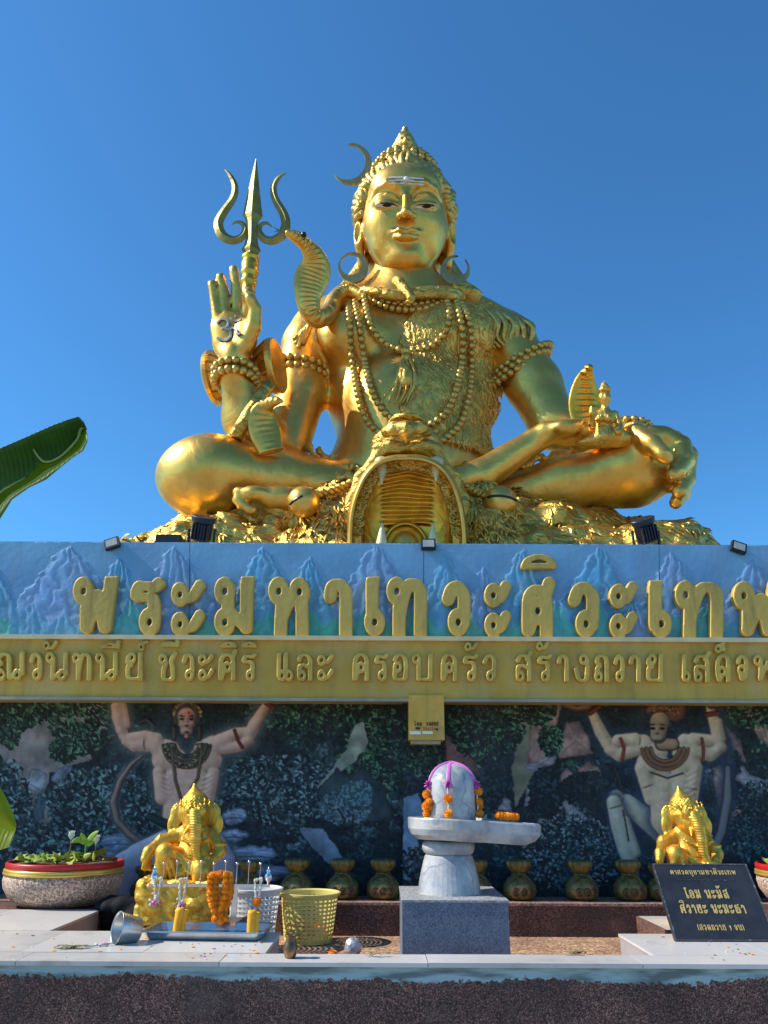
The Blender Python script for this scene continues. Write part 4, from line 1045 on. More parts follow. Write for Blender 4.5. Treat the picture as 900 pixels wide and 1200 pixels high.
fl = [[(186, 876, 12), (198, 880, 14)], [(250, 874, 13), (240, 880, 14)], [(192, 890, 15), (206, 890, 14)], [(246, 890, 15), (234, 890, 14)],
      [(186, 905, 8), (190, 935, 9)], [(250, 905, 8), (244, 935, 9)], [(204, 910, 12), (204, 955, 14)], [(232, 910, 12), (230, 955, 14)], [(218, 905, 14), (217, 965, 16)],
      [(139, 818, 7), (139, 840, 9), (145, 862, 7)], [(134, 828, 5), (140, 856, 5)], [(145, 824, 4), (149, 850, 5)],
      [(148, 868, 7), (158, 873, 9), (176, 872, 10)], [(152, 864, 6), (170, 862, 7), (184, 866, 8)], [(182, 872, 11)],
      [(254, 874, 12), (266, 872, 10)], [(258, 868, 9), (276, 860, 8), (288, 858, 7)], [(262, 878, 7), (280, 874, 8), (292, 868, 7)], [(290, 866, 8), (298, 850, 8.5), (310, 830, 6), (318, 820, 5.5)], [(294, 858, 5), (306, 842, 5)]]
for jj in range(4):
    for sx in (-1, 1): fl.append([(217 + sx * 8, 918 + jj * 11.5, 6), (217 + sx * 5, 918.5 + jj * 11.5, 6)])
for jj in range(4):
    fl.append([(188 + jj, 908 + jj * 6, 2), (197 + jj, 912 + jj * 6, 3)]); fl.append([(248 - jj, 908 + jj * 6, 2), (239 - jj, 912 + jj * 6, 3)])
PL.figure(fl, SK, DK, glow=GLW, gw=12)
PL.figure([[(176, 958, 5), (195, 966, 6), (216, 969, 6), (240, 964, 5)]], (.10, .17, .16), (.03, .05, .05)); PL.line([(176, 963), (196, 973), (216, 976), (240, 971)], 1, (.3, .4, .36), .6)
for rr, w in ((19, 3), (24, 3), (29, 2.2), (15, 2.2)): PL.limb([(219 + rr * math.sin(a) * .95, 872 + rr * math.cos(a) * .95, w) for a in np.linspace(-1.5, 1.5, 14)], (.25, .21, .16), (.08, .06, .05), .6, 6, .3)
for kk in range(90): a = pr.uniform(-1.5, 1.5); rr = pr.uniform(12, 31); PL.leaf(219 + rr * math.sin(a) * .95, 872 + rr * math.cos(a) * .95, 1.2, .9, 0, pr.choice([(.42, .37, .28), (.12, .10, .08)]), 7)
PL.limb([(202, 880, 2), (206, 915, 2), (213, 938, 2)], (.3, .25, .18), ew=.6, z=6); PL.limb([(237, 880, 2), (232, 912, 2), (222, 930, 2)], (.3, .25, .18), ew=.6, z=6)
PL.limb([(207, 846, 4), (208, 832, 6), (220, 824, 8), (231, 832, 6), (232, 846, 4)], (.20, .17, .12), z=5)
for k in range(60): a = pr.uniform(3.0, 6.5); PL.leaf(220 + 16 * math.cos(a), 838 + 15 * math.sin(a), 2, 1.2, pr.uniform(0, 3), pr.choice([(.38, .32, .18), (.16, .13, .09), (.5, .42, .25)]), 6)
PL.figure([[(219, 840, 11), (219, 854, 8.5)], [(213, 849, 4.5)], [(225, 849, 4.5)], [(219, 842, 2), (219, 850, 3)], [(215, 858, 4), (223, 858, 4)], [(219, 863, 3.5)]], (.60, .47, .39), DK)
for sx in (-1, 1):
    PL.leaf(219 + sx * 5.5, 843, 3, 1.1, 0, (.09, .06, .05), 6); PL.leaf(219 + sx * 5.5, 839.5, 3.6, .8, sx * -.2, (.2, .12, .1), 6); PL.limb([(219 + sx * 15, 853, 3), (219 + sx * 15, 866, 3)], (.22, .18, .14), z=5)
PL.leaf(219, 851, 2.4, 1.2, 0, (.34, .2, .16), 9); PL.leaf(219, 858.5, 4, .6, 0, (.25, .12, .1), 9); PL.leaf(221.5, 836, 2.2, 1, 1.57, (.75, .08, .08), 7)
PL.limb([(275, 856, 2), (279, 868, 2), (284, 876, 2)], (.35, .14, .10), ew=.4, z=8); PL.limb([(312, 824, 3), (321, 830, 3)], (.35, .16, .12), ew=.4, z=8)
# ---- right mural
PRt = Paint(521, 960, 806, 1062); foliage_fill(PRt, 521, 960)
PK = (.44, .35, .32); PB = (.42, .41, .42)
PRt.poly([(598, 808), (640, 808), (636, 822), (620, 850), (630, 900), (604, 945), (600, 900), (608, 860), (590, 838)], (.34, .34, .28), .12, seed=5)
for pts, c in (([(650, 818), (640, 840), (622, 848), (618, 900), (640, 890), (652, 850), (660, 820)], PK), ([(660, 858), (664, 848), (678, 846), (690, 865), (694, 882), (655, 890), (652, 878)], PK), ([(610, 900), (640, 886), (655, 880), (650, 895), (625, 905)], PB),
               ([(618, 925), (627, 905), (636, 912), (634, 925), (612, 950)], PB), ([(655, 912), (664, 900), (690, 920), (708, 912), (700, 900), (690, 892), (680, 900), (675, 915), (655, 922)], PK), ([(574, 938), (585, 927), (598, 938), (600, 952), (580, 950)], PB),
               ([(630, 965), (632, 948), (658, 932), (672, 945), (690, 960), (665, 965), (660, 945), (645, 965)], PB), ([(521, 860), (540, 870), (556, 890), (562, 905), (540, 905), (521, 890)], (.36, .27, .25)), ([(862, 820), (880, 818), (900, 850), (910, 880), (890, 866)], PK),
               ([(835, 900), (850, 895), (856, 935), (870, 950), (862, 962), (842, 950), (838, 925)], PK), ([(856, 910), (890, 930), (915, 930), (912, 920), (880, 908), (868, 895)], PB), ([(850, 850), (868, 870), (875, 895), (862, 890)], PK)):
    rocks(PRt, pts, c, 8, seed=len(pts))
leaves(PRt, 900, 570, 850, 46, 42, GR); leaves(PRt, 500, 630, 830, 22, 20, GR); leaves(PRt, 350, 645, 868, 14, 18, GR)
leaves(PRt, 700, 640, 930, 20, 30, BL[:3] + GR[:2], (2.4, 4)); leaves(PRt, 900, 690, 925, 34, 20, BL[:3] + GR[:2], (2.4, 4)); leaves(PRt, 1800, 670, 1000, 60, 46, BL, (1.6, 2.6)); leaves(PRt, 600, 570, 930, 20, 20, BL[:3], (2.4, 4))
leaves(PRt, 900, 890, 960, 36, 46, BL[:4], (1.6, 2.6)); leaves(PRt, 400, 880, 830, 30, 24, GR); leaves(PRt, 260, 858, 895, 10, 16, BL[:3])
GN = (.12, .16, .24); SR = (.66, .58, .47)
def R_(pts, col=SR, **k): PRt.limb(pts, col, glow=GN, gw=10, **k)
R_([(852, 900, 4), (852, 935, 6), (845, 975, 6), (832, 1005, 6)], (.33, .33, .34))
PRt.figure([[(800, 990, 16), (780, 978, 14), (752, 956, 12), (722, 934, 9)], [(770, 962, 9), (735, 938, 8)], [(722, 936, 10)]], (.56, .54, .47), (.17, .17, .14), glow=GN, gw=9)
PRt.figure([[(719, 940, 9), (727, 968, 12), (735, 995, 12), (742, 1025, 8), (745, 1056, 8)], [(724, 960, 7), (734, 1000, 8), (742, 1030, 6)], [(733, 962, 6), (745, 1000, 7)]], (.57, .56, .49), (.17, .17, .14), glow=GN, gw=9)
fl = [[(756, 878, 12), (770, 882, 13)], [(812, 878, 12), (800, 882, 13)], [(762, 895, 17), (772, 898, 15)], [(806, 894, 16), (797, 898, 14)], [(752, 900, 9), (764, 935, 10)], [(815, 900, 9), (808, 940, 10)],
      [(776, 915, 14), (778, 960, 17)], [(796, 915, 14), (796, 960, 17)], [(787, 960, 24)],
      [(754, 870, 10), (742, 869, 9)], [(744, 866, 8), (724, 868, 8)], [(748, 878, 8), (726, 884, 9), (714, 878, 7)], [(716, 878, 8), (704, 858, 8), (694, 836, 6), (691, 830, 5)], [(709, 862, 5), (698, 842, 4)], [(710, 872, 6), (700, 850, 4)],
      [(802, 868, 9), (812, 870, 9)], [(812, 866, 8), (832, 868, 8)], [(814, 880, 8), (832, 884, 9), (845, 876, 7)], [(843, 876, 8), (839, 852, 8), (833, 834, 6), (832, 828, 5)], [(846, 866, 5), (842, 846, 5)]]
for jj in range(4):
    for sx in (-1, 1): fl.append([(786 + sx * 9, 922 + jj * 12, 6.5), (786 + sx * 6, 922 + jj * 12, 6.5)])
for jj in range(5): fl.append([(816 - jj, 902 + jj * 7, 3), (806 - jj, 907 + jj * 7, 3.5)])
PRt.figure(fl, SR, (.14, .12, .09), glow=GN, gw=12)
PRt.figure([[(690, 829, 4.5), (676, 831, 4), (660, 826, 3)], [(686, 826, 3), (672, 824, 2.5)]], (.46, .34, .27), (.1, .07, .05)); PRt.figure([[(833, 826, 5), (850, 825, 4), (862, 822, 3)]], (.42, .33, .26), (.1, .07, .05))
for rr, w in ((16, 2.4), (21, 2.6), (26, 2)): PRt.limb([(779 + rr * math.sin(a) * 1.05, 876 + rr * math.cos(a) * 1.0, w) for a in np.linspace(-1.5, 1.5, 14)], (.40, .27, .18), (.18, .12, .08), .7, 7, .3)
PRt.limb([(775, 872, 8), (788, 872, 8)], (.5, .4, .3), z=6)
PRt.figure([[(792, 834, 12), (784, 826, 13)], [(770, 828, 12), (776, 822, 12)], [(760, 833, 4), (775, 829, 5), (790, 838, 4)]], (.42, .28, .20), (.12, .07, .05))
for kk in range(70): PRt.leaf(pr.uniform(758, 796), pr.uniform(818, 836), 1.2, .9, 0, pr.choice([(.5, .38, .24), (.2, .12, .08)]), 6)
PRt.figure([[(773, 846, 12), (771, 862, 9.6)], [(770, 849, 1.6), (769.5, 858, 2.4)], [(768, 866, 3.2), (774, 866, 3.2)]], (.52, .44, .34), (.14, .11, .08))
for sx in (-1, 1): PRt.leaf(770 + sx * 5.5, 854, 3.2, 1.3, 0, (.08, .06, .05), 7); PRt.leaf(770 + sx * 5.5, 849.5, 4, .8, sx * .2, (.2, .15, .12), 7)
PRt.leaf(769.5, 860, 2.6, 1.0, 0, (.25, .18, .13), 8); PRt.leaf(771, 869, 5, .8, 0, (.2, .14, .12), 8)
PRt.limb([(727, 866, 2), (731, 876, 2), (729, 890, 2)], (.42, .16, .12), ew=.4, z=9); PRt.limb([(822, 866, 2), (824, 878, 2), (823, 892, 2)], (.42, .16, .12), ew=.4, z=9); PRt.limb([(691, 836, 3), (702, 828, 3)], (.36, .17, .12), ew=.4, z=9); PRt.limb([(827, 838, 3), (840, 836, 3)], (.36, .17, .12), ew=.4, z=9)
for pts in ([(720, 900, 1), (730, 930, 1)], [(762, 905, 1), (782, 912, 1), (800, 906, 1)], [(730, 950, 1), (736, 985, 1)]): PRt.limb(pts, (.25, .2, .16), ew=.2, z=7)
# ---- middle pillar strip
PP = Paint(472, 521, 806, 1062); foliage_fill(PP, 472, 521)
leaves(PP, 300, 496, 860, 26, 50, GR); PP.poly([(472, 935), (490, 930), (500, 960), (486, 1000), (480, 1030), (472, 1030)], (.30, .40, .48), .12, seed=7)
leaves(PP, 200, 492, 1010, 24, 20, BL)
MG = 1.5
mw = thing('mural_wall', (P(180, 1000, YM + .1)[0], YM + .1, 1.0), 'dark shaded mural wall left of the pillar, muscular figure with raised arms before blue foliage', 'mural')
tag(mw, group=None)
x0, x1 = P(-60, 900, YM)[0], P(473, 900, YM)[0]; xr0, xr1 = P(521, 900, YM)[0], P(960, 900, YM)[0]
part('wall', MB().box((-5, YM + .02, .9), (x1, YM + .3, 2.4)).me(), mat('wall_dark', (.12, .16, .2), rough=.9), mw)
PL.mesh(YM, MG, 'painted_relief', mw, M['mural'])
mr = thing('mural_wall', (P(740, 1000, YM + .1)[0], YM + .1, 1.0), 'dark shaded mural wall right of the pillar, kneeling crowned figure among pale pink rocks', 'mural')
part('wall', MB().box((xr0, YM + .02, .9), (5, YM + .3, 2.4)).me(), bpy.data.materials['wall_dark'], mr)
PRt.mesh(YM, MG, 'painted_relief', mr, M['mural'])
YP = YM - .06
pil = thing('mural_pillar', (P(496, 1000, YP)[0], YP + .1, 1.0), 'narrow painted pillar between the two murals, behind the stone linga', 'pillar')
xa, xb = P(472, 900, YP)[0], P(521, 900, YP)[0]
part('core', MB().box((xa + .004, YP + .012, .95), (xb - .004, YM + .3, 2.4)).me(), bpy.data.materials['wall_dark'], pil)
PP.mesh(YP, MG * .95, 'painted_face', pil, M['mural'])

# ------------------------------------------------------------------ blue sign with mountain relief
YS = 4.40
SGp = Paint(-70, 970, 632, 756)
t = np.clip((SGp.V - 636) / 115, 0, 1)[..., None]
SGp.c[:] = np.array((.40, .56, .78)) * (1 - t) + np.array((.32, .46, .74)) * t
SGp.c += (.03 * np.sin(SGp.U * .02 + SGp.V * .08) * np.sin(SGp.U * .051))[..., None]
pk = [(-8, 660, 55, 'b'), (80, 640, 95, 'p'), (140, 654, 60, 'b'), (204, 640, 70, 'p'), (308, 641, 62, 'b'), (362, 652, 46, 'b'), (440, 638, 70, 'p'), (523, 650, 48, 'b'), (566, 664, 34, 'p'), (612, 642, 50, 'b'), (702, 641, 68, 'b'), (787, 647, 56, 'p'), (882, 655, 60, 'p'), (930, 640, 60, 'b')]
CM = {'b': np.array((.31, .54, .78)), 'p': np.array((.43, .54, .79))}
zz = np.zeros_like(SGp.z)
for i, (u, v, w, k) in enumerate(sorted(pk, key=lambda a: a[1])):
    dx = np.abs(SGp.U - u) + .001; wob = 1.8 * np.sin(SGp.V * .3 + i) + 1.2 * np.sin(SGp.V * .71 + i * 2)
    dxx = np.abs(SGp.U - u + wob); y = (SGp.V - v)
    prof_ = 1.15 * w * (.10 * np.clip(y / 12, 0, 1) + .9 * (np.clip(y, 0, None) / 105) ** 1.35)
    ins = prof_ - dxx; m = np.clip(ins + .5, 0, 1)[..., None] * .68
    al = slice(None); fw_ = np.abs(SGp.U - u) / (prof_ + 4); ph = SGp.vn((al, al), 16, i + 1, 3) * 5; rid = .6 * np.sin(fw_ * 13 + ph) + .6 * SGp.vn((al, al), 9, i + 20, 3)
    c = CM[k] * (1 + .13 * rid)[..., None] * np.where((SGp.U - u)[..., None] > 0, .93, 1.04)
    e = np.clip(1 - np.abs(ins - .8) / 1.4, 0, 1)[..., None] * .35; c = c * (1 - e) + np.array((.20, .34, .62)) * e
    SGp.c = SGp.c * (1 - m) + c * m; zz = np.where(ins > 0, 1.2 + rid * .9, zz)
for i in range(26):
    u = -60 + i * 42 + pr.uniform(-14, 14); h = pr.uniform(22, 48); kind = pr.choice(['g', 'g', 't', 'p', 'b'])
    cc = {'g': (.20, .60, .52), 't': (.25, .62, .64), 'p': (.40, .46, .72), 'b': (.26, .50, .72)}[kind]
    dxx = np.abs(SGp.U - u + 2 * np.sin(SGp.V * .35 + i)); y = SGp.V - (750 - h); pf = 34 * (np.clip(y, 0, None) / h) ** .8
    ins = pf - dxx; m = np.clip(ins * .25, 0, 1)[..., None] * .55
    rid = .6 * np.sin(np.abs(SGp.U - u) / (pf + 4) * 10 + SGp.vn((al, al), 14, i + 40, 3) * 5) + .5 * SGp.vn((al, al), 8, i + 60, 3)
    SGp.c = SGp.c * (1 - m) + np.array(cc) * (1 + .12 * rid)[..., None] * m; zz = np.where(ins > 0, 1.4 + rid * .9, zz)
SGp.z = zz
# board with its name: panels, letters
sign = thing('name_sign', (0, YS + .1, 2.3), 'long blue sign band painted with mountain peaks, carrying big golden Thai letters', 'sign')
M['sign_paint'] = mat('sign_paint', (1, 1, 1), attr='paint', var=.15, vscale=6, rough=.6, bump=.15, bscale=25); add_streaks(M['sign_paint'], (.20, .26, .36), .5, (12, 12, .8), .50, .75); add_streaks(M['mural'], (.10, .11, .12), .35, (5, 5, 2), .5, .75)
seams = [-70, 222, 496, 772, 970]
ztop = P(450, 637, YS)[2]; zlow = P(450, 749, YS)[2]
full = SGp
for a, b in zip(seams[:-1], seams[1:]):
    q = Paint(a + 1, b, 632, 756); sl_ = slice(a + 1 - full.u0, b + 1 - full.u0); q.c = full.c[:, sl_].copy(); q.z = full.z[:, sl_].copy()
    # keep rows between the top edge and the beam
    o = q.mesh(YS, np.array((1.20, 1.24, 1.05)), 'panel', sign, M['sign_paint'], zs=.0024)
    me = o.data; n = len(me.vertices); co = np.zeros(n * 3, np.float32); me.vertices.foreach_get('co', co); co = co.reshape(-1, 3)
    top_ = ztop + .0; co[:, 2] = np.clip(co[:, 2], zlow - .03, top_); me.vertices.foreach_set('co', co.ravel()); me.update()
part('sign_box', MB().box((-5, YS + .006, zlow - .03), (5, YS + .34, ztop + .004)).me(), mat('sign_side', (.25, .42, .70), rough=.6), sign)
# ------------------------------------------------------------------ golden beam with the donors' line
YB = 4.30
zb0, zb1 = P(450, 819.5, YB)[2], P(450, 749, YB)[2]
beam = thing('gold_beam', (0, YB + .1, 2.1), 'long dull gold beam under the blue sign with a raised line of small Thai letters', 'beam')
part('fascia', MB().box((-5, YB, zb0), (5, YM + .3, zb1 - .012)).me(), M['beam_gold'], beam)
part('top_moulding', MB().box((-5, YB - .03, zb1 - .012), (5, YS - .001, zb1 + .012)).me(), mat('moulding_sunlit', (.85, .66, .34), rough=.4, metal=.1), beam)  # paler than the beam: sun on the cap put into its colour
part('bottom_lip', MB().box((-5, YB - .014, zb0 - .012), (5, YB + .05, zb0 + .004)).me(), mat('lip', (.42, .38, .26), rough=.5), beam)
xs0, xs1 = P(479, 840, YB - .02)[0], P(520.5, 840, YB - .02)[0]; zs = P(498, 867, YB - .02)[2]
part('beam_stub', MB().box((xs0, YB - .022, zs), (xs1, YB + .14, zb0 + .02)).me(), M['beam_gold'], beam)
mb = MB()
mb.box((xs0 + .01, YB + .0, zs - .02), (xs1 - .02, YB + .1, zs - .001)); part('stub_base', mb.me(), bpy.data.materials['lip'], beam)
# ------------------------------------------------------------------ Thai lettering as strokes
GL = {  # strokes: lists of (x, y) in 0..1 ; 'o' = loop ; lines starting with '/' keep sharp corners
'พ': (1.0, [['o', .13, .84], ['/', (.26, .82), (.24, .05), (.54, .74), (.72, .05), (.88, 1)]]),
'ร': (.72, [['o', .58, .13], [(.74, .15), (.76, .5), (.66, .68), (.3, .70), (.10, .74), (.22, .92), (.5, .93), (.72, .90), (.95, 1.0)]]),
'ะ': (.62, [['o', .2, .13], [(.3, .02), (.55, .05), (.72, .12), (.95, .33)], ['o', .2, .77], [(.3, .66), (.55, .69), (.72, .76), (.95, .97)]]),
'ม': (.85, [['o', .15, .85], ['/', (.28, .84), (.28, .12)], ['o', .17, .13], ['/', (.30, .42), (.82, .04), (.84, 1)]]),
'ห': (.9, [['o', .14, .84], ['/', (.28, .84), (.22, .0)], ['o', .74, .83], [(.27, .3), (.42, .55), (.66, .66), (.86, .70)], ['/', (.80, .62), (.82, 0)]]),
'า': (.62, [[(.05, .72), (.16, .93), (.45, 1.0), (.75, .90), (.84, .7), (.84, .02)]]),
'เ': (.42, [['/', (.25, 1), (.25, .12)], ['o', .62, .15]]),
'แ': (.78, [['/', (.14, 1), (.14, .12)], ['o', .34, .13], ['/', (.60, 1), (.60, .12)], ['o', .82, .13]]),
'โ': (.5, [[(.9, 1.28), (.45, 1.34), (.15, 1.26), (.35, 1.16), (.45, 1.05), (.4, .9), (.4, .12)], ['o', .7, .13]]),
'ท': (.9, [['o', .13, .84], ['/', (.27, .84), (.24, 0)], [(.25, .28), (.38, .72), (.55, .98), (.78, .97), (.88, .75), (.88, 0)]]),
'ว': (.66, [['o', .55, .14], [(.8, .14), (.84, .5), (.80, .82), (.5, 1.0), (.22, .93), (.05, .70)]]),
'ค': (.86, [['o', .5, .48], [(.36, .44), (.24, .2), (.12, 0), (.12, .45), (.16, .8), (.36, 1.0), (.65, 1.0), (.86, .82), (.88, .5), (.88, 0)]]),
'ศ': (.9, [['o', .5, .48], [(.36, .44), (.24, .2), (.12, 0), (.12, .45), (.16, .8), (.36, .98), (.6, .98), (.80, .84), (.84, .5), (.84, 0)], ['/', (.8, .85), (.96, 1.16)]]),
'ณ': (1.1, [['o', .2, .13], [(.10, .2), (.06, .42), (.2, .62), (.1, .74), (.2, .95), (.38, .98), (.48, .8), (.48, .02), (.66, .2)], ['o', .74, .13], ['/', (.92, .2), (.92, 1)]]),
'น': (.86, [['o', .13, .85], ['/', (.27, .84), (.25, 0), (.58, .22)], ['o', .7, .13], ['/', (.88, .2), (.88, 1)]]),
'ย': (.8, [['o', .34, .86], [(.14, .88), (.10, .68), (.30, .56), (.12, .46), (.10, .1), (.3, .0), (.84, .0)], ['/', (.86, 0), (.86, 1)]]),
'ช': (.82, [['o', .14, .80], [(.28, .84), (.34, .62), (.22, .4), (.22, .0), (.76, .0), (.76, .5), (.68, .72), (.95, 1.05)]]),
'ล': (.8, [['o', .24, .14], [(.10, .2), (.12, .5), (.4, .58), (.84, .44)], [(.08, .78), (.25, .98), (.6, .98), (.84, .8), (.86, .5), (.86, 0)]]),
'ส': (.82, [['o', .24, .14], [(.10, .2), (.12, .5), (.4, .58), (.84, .44)], [(.08, .78), (.25, .98), (.6, .98), (.82, .8), (.86, .5), (.86, 0)], ['/', (.7, .85), (.98, 1.14)]]),
'อ': (.8, [['o', .3, .5], [(.14, .5), (.10, .12), (.25, 0), (.8, 0), (.88, .2), (.88, .78), (.6, 1.0), (.3, .98), (.1, .8)]]),
'บ': (.85, [['o', .13, .85], ['/', (.27, .84), (.26, 0), (.86, 0), (.88, 1)]]),
'ง': (.66, [[(.08, .42), (.30, .02), (.72, .0), (.84, .3), (.84, .82)], ['o', .6, .85]]),
'ถ': (.8, [['o', .24, .13], [(.12, .2), (.14, .45), (.34, .6), (.12, .74), (.24, .96), (.6, 1.0), (.84, .82), (.86, .5), (.86, 0)]]),
'ด': (.82, [['o', .42, .36], [(.36, .2), (.24, .0), (.10, .35), (.14, .8), (.4, 1.0), (.68, .98), (.86, .8), (.88, 0)]]),
'จ': (.7, [['o', .4, .42], [(.30, .3), (.44, .05), (.72, .1), (.84, .5), (.80, .85), (.5, 1.0), (.2, .93), (.06, .74)]]),
'ฮ': (.9, [['o', .3, .48], [(.14, .5), (.10, .1), (.28, 0), (.5, .12), (.72, 0), (.88, .15), (.88, .6), (.62, .76), (.2, .72), (.1, .85), (.3, 1), (.6, .95), (.95, 1.1)]]),
'9': (.6, [['o', .5, .7], [(.75, .7), (.7, .3), (.5, 0)]]), '(': (.3, [[(.8, 1.1), (.3, .7), (.3, .3), (.8, -.1)]]), ')': (.3, [[(.2, 1.1), (.7, .7), (.7, .3), (.2, -.1)]]), ' ': (.4, []),
# marks, drawn in their own 0..1 box
'ิ': (.8, [['/', (.02, .12), (.98, .12)], [(.02, .15), (.15, .65), (.5, .95), (.85, .65), (.98, .15)]]),
'ี': (.8, [['/', (.02, .12), (.98, .12)], [(.02, .15), (.2, .6), (.5, .8), (.8, .5), (.98, .15)], ['/', (.96, .15), (.96, 1.0)]]),
'ั': (.7, [['o', .3, .45], [(.42, .12), (.7, .15), (.98, .95)]]),
'์': (.7, [['o', .35, .35], [(.2, .5), (.45, .75), (.95, 1.0)]]),
'้': (.7, [['o', .2, .55], [(.3, .2), (.6, .15), (.8, .4), (.98, .98)]]),
'็': (.8, [['o', .3, .35], [(.5, .15), (.9, .2), (.8, .6), (.4, .7), (.9, 1.0)]]),
}
def glyph(ch, box, hw, Y, th, lr, name, m, root, vox=1.0, flat=False, mapfn=None):
    """box (u0, v0, u1, v1) outer; hw stroke half width px; th thickness px; lr loop radius px"""
    u0, v0, u1, v1 = box; iu0, iu1, iv0, iv1 = u0 + hw, u1 - hw, v0 + hw, v1 - hw
    fx = lambda x, y: (iu0 + (iu1 - iu0) * x, iv1 - (iv1 - iv0) * y)
    segs = []; loops = []
    for st in GL[ch][1]:
        if st[0] == 'o':
            cx, cy = fx(st[1], st[2]); cx = min(max(cx, iu0 + lr - .5), iu1 - lr + .5) if u1 - u0 > 3 * lr else cx; cy = min(max(cy, iv0 + lr * 1.2 - .5), iv1 - lr * 1.2 + .5); loops.append((cx, cy)); continue
        pts = [fx(*p) for p in st[1:]] if st[0] == '/' else [tuple(q) for q in spline([fx(*p) for p in st], 5)]
        segs += list(zip(pts[:-1], pts[1:]))
    clips = []
    for st in GL[ch][1]:
        if st[0] == 'o': continue
        P_ = st[1:] if st[0] == '/' else st
        for e in (P_[0], P_[-1]):
            x_, y_ = fx(*e)
            if e[1] <= .03: segs.append(((x_, y_), (x_, y_ + hw * 1.5))); clips.append('b')
            elif e[1] >= .97 and st[0] == '/' and e[1] <= 1.0: segs.append(((x_, y_), (x_ + hw * .25, y_ - hw * 1.5))); clips.append('t')
    pad = hw + 3; nu = int((u1 - u0 + 2 * pad) / vox) + 2; nv = int((v1 - v0 + 2 * pad + (v1 - v0) * .3) / vox) + 2
    gu = u0 - pad + vox * np.arange(nu); gv = v0 - pad - (v1 - v0) * .25 + vox * np.arange(nv)
    U, Vv = np.meshgrid(gu, gv, indexing='ij'); D = np.full(U.shape, 99.)
    for (a, b) in segs:
        dx, dy = b[0] - a[0], b[1] - a[1]; t = np.clip(((U - a[0]) * dx + (Vv - a[1]) * dy) / (dx * dx + dy * dy + 1e-9), 0, 1)
        # thick verticals, thinner flats, like a broad pen
        D = np.minimum(D, np.hypot(U - a[0] - t * dx, Vv - a[1] - t * dy) - hw * (.66 + .34 * abs(dy) / (math.hypot(dx, dy) + 1e-9)))
    for (cx, cy) in loops: D = np.minimum(D, np.abs(np.hypot(U - cx, (Vv - cy) / 1.35) - lr) - hw * .62)
    if 'b' in clips: D = np.maximum(D, Vv - v1)
    if 't' in clips: D = np.maximum(D, v0 + (U - u0) * -.02 - Vv)
    for (cx, cy) in loops: D = np.maximum(D, (hw * .34) - np.hypot(U - cx, (Vv - cy) / 1.6))
    nz = 13 if th > 6 else 7; zt = th / 2; gz = np.linspace(-zt - th / 4, zt + th / 4, nz); dz = gz[1] - gz[0]
    F3 = np.maximum(D[:, :, None], (np.abs(gz) - zt)[None, None, :] * (vox / dz if dz < vox else 1)).astype(np.float32)
    Vq, Fq = surface_nets(F3, np.zeros(3), 1.0)
    if not len(Vq): return None
    uu = gu[0] + Vq[:, 0] * vox; vv = gv[0] + Vq[:, 1] * vox; zz_ = gz[0] + Vq[:, 2] * dz
    if mapfn: W3 = mapfn(uu, vv, zz_)
    else:
        s_ = S((u0 + u1) / 2, (v0 + v1) / 2, Y); d = _r * ((uu[:, None] - 450) / FPX) - _u * ((vv[:, None] - 600) / FPX) + _f
        W3 = CAM + d * (Y / d[:, 1:2]); W3[:, 1] += zz_ * s_
    o = part(name, pymesh(W3, Fq), m, root, smooth=False)
    return o
GL['om'] = (1, [[(.02, .84), (.2, 1.0), (.46, .92), (.46, .68), (.22, .56)], [(.22, .56), (.52, .50), (.58, .22), (.34, .02), (.02, .14)], [(.52, .46), (.66, .60), (.80, .50), (.84, .30), (.98, .34)], [(.60, 1.02), (.76, .90), (.98, 1.0)], ['/', (.78, 1.12), (.80, 1.14)]])
def palm_map(uu, vv, zz_):
    hh_ = hits(B, list(zip(uu, vv))); o_ = []; last = P(268, 388, 5.5)
    for u_, v_, z_, h in zip(uu, vv, zz_, hh_):
        if h is None: h = P(u_, v_, last[1])
        last = h; o_.append(P(u_, v_, h[1] - .010 + z_ * .006))
    return np.array(o_)
glyph('om', (252, 372, 284, 401), 1.7, 0, 2, 3, 'palm_symbol', M['grey_paint'], statue, vox=.7, mapfn=palm_map)
Ybig = YS - .035; HWB = 7.9
for ch, bx in (('พ', (84, 677, 144, 746)), ('ร', (150, 676, 197, 746)), ('ม', (249, 677, 304, 746)), ('ห', (312, 677, 370, 746)), ('า', (378, 677, 417, 746)), ('เ', (425, 677, 454, 746)), ('ท', (450, 677, 505, 746)),
               ('ว', (516, 680, 555, 746)), ('ศ', (607, 684, 652, 747)), ('ว', (663, 681, 706, 748)), ('เ', (754, 681, 789, 748)), ('ท', (787, 681, 852, 749)), ('พ', (855, 682, 921, 749))):
    glyph(ch, bx, HWB, Ybig, 9, 7.6, 'letter', M['letter_gold'], sign)
for bx in ((199, 678, 243, 746), (565, 679, 600, 747), (711, 680, 748, 748)): glyph('ะ', bx, HWB * .84, Ybig, 9, 6.6, 'letter', M['letter_gold'], sign)
glyph('ิ', (609, 648, 653, 670), 4.6, Ybig, 9, 4, 'letter', M['letter_gold'], sign)
Ysm = YB - .006; HS = 2.9
